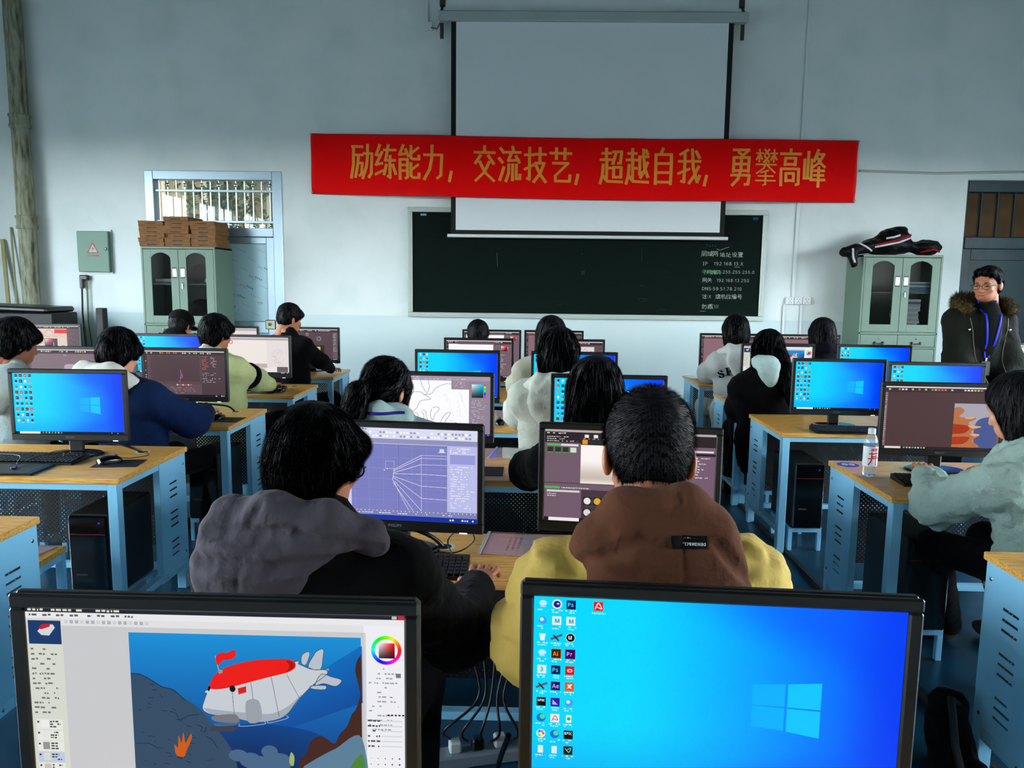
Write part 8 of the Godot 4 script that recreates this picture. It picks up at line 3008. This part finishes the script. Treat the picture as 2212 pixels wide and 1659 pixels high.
	person({"label": "person in olive jacket cut off by the right picture edge", "at": Vector3(4.02, 0, -5.84), "head": Vector3(4.02, 1.23, -5.86), "look": Vector3(-10, 0, 0), "lh": Vector3(3.9, 0.775, -6.2), "rh": Vector3(4.25, 0.775, -6.22), "jacket": cloth("jacket_olive", Color(0.26, 0.25, 0.10), 0.9), "puff": 0.04, "hair": "short", "strands": 600})

func lanyard(p: Node3D) -> void:
	var nb: Vector3 = p.get_meta("_nb")
	var F: Field = p.get_meta("_hf") if p.has_meta("_hf") else p.get_meta("_jf")
	var q := PackedVector3Array()
	for i in 15:
		var a := PI * (0.12 + 0.76 * i / 14.0)
		var o := Vector3(cos(a), 0.02, sin(a))
		var s := nb + Vector3(0, 0.035, 0.02) + o * 0.3
		q.append(onto(F, s, -o.normalized()) + o * 0.002)
	var s := Mb.new()
	s.tube(q, 0.0055, 6)
	put("lanyard", s, mt("lanyard_band", Color(0.03, 0.05, 0.55), 0.5), p)

func sleeve_band(p: Node3D) -> void:
	var a: Array = p.get_meta("_arm")
	var s := Mb.new()
	var r: float = 0.053 + a[3] + 0.007
	s.tube(PackedVector3Array([lerp(a[0], a[1], 0.52), lerp(a[0], a[1], 0.60), lerp(a[0], a[1], 0.68)]), r, 22)
	put("sleeve_band", s, mats.cloth_black, p)

func cap(p: Node3D) -> void:
	var HT: Transform3D = p.get_meta("_head")
	var F := Field.new()
	F.T = HT
	F.ell(Vector3(0, 0.062, 0.014), Vector3(0.104, 0.086, 0.114), 0.02)
	var mb := Mb.new()
	F.net(0.009, mb)
	put("cap", mb, cloth("cap_black", Color(0.022, 0.022, 0.026), 0.9), p)
	F = Field.new()
	F.T = HT
	F.ell(Vector3(0, 0.035, -0.13), Vector3(0.08, 0.010, 0.07), 0.02)
	mb = Mb.new()
	F.net(0.008, mb)
	put("cap_peak", mb, mats.cap_black, p)

func letters(p: Node3D) -> void:
	var F: Field = p.get_meta("_jf")
	var nb: Vector3 = p.get_meta("_nb")
	var f := SystemFont.new()
	f.font_names = PackedStringArray(["Droid Serif"])
	f.font_weight = 700
	var s := "SPORTS"
	for i in 6:
		var u := (i - 2.5)
		var q := onto(F, nb + Vector3(u * 0.050 - 0.03, -0.175 - u * u * 0.006, 0.45), Vector3(0, 0, -1))
		var n := F.grad(q)
		var x := Vector3.UP.cross(n).normalized()
		var tm := TextMesh.new()
		tm.font = f
		tm.text = s[i]
		tm.font_size = 48
		tm.pixel_size = 0.0019
		tm.depth = 0.014
		var m := put("back_letter", tm, mats.cloth_black, p)
		m.transform = Transform3D(Basis(x, n.cross(x), n) * Basis(Vector3(0, 0, 1), -u * 0.12), q + n * 0.002)

func standing_man() -> void:
	var coat := cloth("parka_green", Color(0.075, 0.085, 0.065), 0.85)
	var at := Vector3(3.17, 0, -5.50)
	var p := person({"label": "standing person in dark green parka with fur collar and blue lanyard", "at": at, "yaw": 180.0, "stand": true, "head": Vector3(3.185, 1.625, -5.44), "look": Vector3(-6, -52, 0), "scale": 1.0, "lh": Vector3(3.24, 0.93, -5.28), "rh": Vector3(3.10, 0.92, -5.26), "hint": Vector3(1.0, -0.4, 0.5), "jacket": coat, "jacket_name": "parka", "puff": 0.042, "shoulder": 0.155, "coat": 0.20, "fold": 0.010, "hair": "man", "strands": 3000, "face": true, "tone": "warm", "curl": 1.5})
	var nb: Vector3 = p.get_meta("_nb")
	var HT: Transform3D = p.get_meta("_head")
	var JF: Field = p.get_meta("_jf")
	glasses(p, HT, mt("frame_dark", Color(0.08, 0.08, 0.08), 0.3, 0.6), 0.0016)
	var s := Mb.new()
	for sd: float in [-1.0, 1.0]:
		var e := Mb.new()
		e.lathe(PackedVector2Array([Vector2(0.0, -0.005), Vector2(0.008, -0.003), Vector2(0.0095, 0.0), Vector2(0.008, 0.003), Vector2(0.0, 0.005)]), HT * Transform3D(Basis(), Vector3(sd * 0.033, -0.004, -0.0845)), 10, 1.3, 0.7)
		put("eye", e, mats.black_gloss, p)
		s.tube(PackedVector3Array([HT * Vector3(sd * 0.017, 0.017, -0.094), HT * Vector3(sd * 0.034, 0.022, -0.091), HT * Vector3(sd * 0.052, 0.015, -0.078)]), 0.0036, 5, 0.002)
	put("eyebrows", s, mats.hair_black, p)
	var l := Mb.new()
	l.tube(PackedVector3Array([HT * Vector3(-0.022, -0.067, -0.0925), HT * Vector3(0, -0.066, -0.098), HT * Vector3(0.022, -0.067, -0.0925)]), 0.0045, 6)
	put("lips", l, mt("lip", Color(0.50, 0.24, 0.20), 0.5), p)
	# fur collar
	var F := Field.new()
	F.T = Transform3D(Basis(), nb)
	var ring := [Vector3(-0.15, -0.03, -0.09), Vector3(-0.16, 0.0, 0.0), Vector3(-0.11, 0.03, 0.08), Vector3(0, 0.04, 0.11), Vector3(0.11, 0.03, 0.08), Vector3(0.16, 0.0, 0.0), Vector3(0.15, -0.03, -0.09)]
	for i in 6:
		F.cap(ring[i], ring[i + 1], 0.038, 0.038, 0.03)
	var mb := Mb.new()
	F.net(0.012, mb)
	var rg := RandomNumberGenerator.new()
	rg.seed = 8
	var n0 := mb.v.size()
	for i in 3500:
		var k := rg.randi() % n0
		var a := mb.v[k]
		var d := (mb.n[k] + Vector3(rg.randfn(), rg.randfn() - 0.3, rg.randfn()) * 0.5).normalized()
		var b := a + d * rg.randf_range(0.02, 0.04)
		var o := d.cross(Vector3(rg.randfn(), rg.randfn(), rg.randfn())).normalized() * 0.0018
		mb.tri(a - o, a + o, b, mb.n[k])
	put("fur_collar", mb, cloth("fur_olive", Color(0.27, 0.23, 0.12), 0.9), p)
	# dark shirt front, lanyard and badge
	F = Field.new()
	F.T = Transform3D(Basis(), nb)
	F.ell(Vector3(0, -0.17, -0.135), Vector3(0.075, 0.20, 0.05), 0.02)
	F.cap(Vector3(-0.04, 0.01, -0.05), Vector3(0.04, 0.01, -0.05), 0.034, 0.034, 0.03)
	mb = Mb.new()
	F.net(0.014, mb)
	put("shirt", mb, cloth("shirt_dark", Color(0.05, 0.07, 0.065), 0.9), p)
	s = Mb.new()
	for sd: float in [-1.0, 1.0]:
		var q := PackedVector3Array()
		for i in 9:
			var v := i / 8.0
			var a := Vector3(sd * lerpf(0.06, 0.012, v) + 0.02 * v, lerpf(0.03, -0.36, v), -0.5)
			var h := onto(F, nb + a, Vector3(0, 0, 1)) if v < 0.85 else onto(JF, nb + a, Vector3(0, 0, 1))
			q.append(h + Vector3(0, 0, -0.004))
		s.tube(q, 0.0065, 6)
	put("lanyard", s, mt("lanyard_bright", Color(0.05, 0.10, 0.85), 0.5), p)
	var b := onto(JF, nb + Vector3(0.02, -0.43, -0.5), Vector3(0, 0, 1))
	s = Mb.new()
	s.box(b + Vector3(-0.03, -0.055, -0.014), b + Vector3(0.03, 0.045, -0.008), 0.002)
	put("badge", s, mt("badge_teal", Color(0.06, 0.16, 0.17), 0.3), p)
	s = Mb.new()
	s.box(b + Vector3(-0.008, 0.045, -0.014), b + Vector3(0.008, 0.07, -0.008), 0.002)
	put("badge_clip", s, mats.chrome, p)
	for sd: float in [-1.0, 1.0]:
		s = Mb.new()
		var q := PackedVector3Array()
		for i in 12:
			var v := i / 11.0
			q.append(onto(JF, nb + Vector3(sd * lerpf(0.13, 0.07, v), lerpf(-0.09, -0.55, v), -0.5), Vector3(0, 0, 1)) + Vector3(0, 0, -0.002))
		s.tube(q, 0.003, 5)
		put("zip_edge", s, mt("zip_dull", Color(0.35, 0.33, 0.28), 0.4, 0.6), p)
		s = Mb.new()
		var k := onto(JF, nb + Vector3(sd * 0.14, -0.17, -0.5), Vector3(0, 0, 1))
		s.lathe(PackedVector2Array([Vector2(0.009, 0), Vector2(0.008, 0.004), Vector2(0.0, 0.005)]), Transform3D(Basis(Vector3(1, 0, 0), -PI / 2), k + Vector3(0, 0, -0.002)), 10)
		put("snap_button", s, mats.chrome, p)
# ---------------------------------------------------------------- small things on the floor
func build_small() -> void:
	var t := thing("power_strip", "grey power strip with tangled plugs on the floor between the people", "power strip", Vector3(-0.14, 0.021, -2.36), 0.25)
	var s := Mb.new()
	s.box(Vector3(-0.16, 0.0, -0.035), Vector3(0.16, 0.045, 0.035), 0.006)
	put("case", s, mt("strip_grey", Color(0.55, 0.60, 0.64), 0.5), t)
	for i in 3:
		s = Mb.new()
		s.box(Vector3(-0.10 + i * 0.075, 0.045, -0.02), Vector3(-0.06 + i * 0.075, 0.085, 0.02), 0.006)
		put("plug", s, mats.white_plastic if i != 1 else mats.black_plastic, t)
	for i in 5:
		var a := -0.22 + i * 0.04
		cable("thin black lead rising from the floor power strip to the desk", [Vector3(a, 0.085, -2.37), Vector3(a - 0.03 + i * 0.02, 0.16, -2.30), Vector3(a + 0.08 - i * 0.02, 0.26, -2.34), Vector3(a + 0.05, 0.42, -2.40), Vector3(a + 0.1 - i * 0.03, 0.6, -2.46)], 0.0045, "leads rising from the power strip")
	s = Mb.new()
	s.box(Vector3(-0.70, 0.0, -2.62), Vector3(0.66, 0.02, -2.28), 0.004)
	tag(put("cable_tray", s, mt("tray_blue", Color(0.16, 0.30, 0.42), 0.5)), "low blue cable tray on the floor under the second middle desk", "cable tray")
	cable("thick black cord running down to the floor between the near monitors", [Vector3(-0.03, 0.55, -1.66), Vector3(-0.06, 0.40, -1.72), Vector3(-0.04, 0.22, -1.78), Vector3(-0.06, 0.06, -1.74), Vector3(-0.10, 0.012, -1.60), Vector3(-0.16, 0.012, -1.40)], 0.007)
	# dark bag on the floor by the nearest right desk
	t = thing("school_bag", "black cloth bag slumped on the floor by the nearest right desk", "bag", Vector3(1.425, 0, -2.42))
	var f := Field.new()
	f.nz = FastNoiseLite.new()
	f.nz.frequency = 1.0
	f.nscale = Vector3(9, 12, 9)
	f.amp = 0.02
	f.ell(Vector3(0, 0.11, 0), Vector3(0.06, 0.12, 0.10), 0.05)
	f.ell(Vector3(-0.015, 0.06, 0.10), Vector3(0.07, 0.06, 0.12), 0.05)
	f.ell(Vector3(0.0, 0.22, -0.02), Vector3(0.05, 0.05, 0.06), 0.05)
	var mb := Mb.new()
	f.net(0.014, mb)
	put("cloth", mb, mats.cloth_black, t)
	s = Mb.new()
	s.tube(PackedVector3Array([Vector3(0.0, 0.24, 0.03), Vector3(-0.04, 0.28, 0.06), Vector3(-0.06, 0.16, 0.14), Vector3(-0.05, 0.05, 0.2)]), 0.012, 6)
	put("strap", s, mats.black_matte, t)
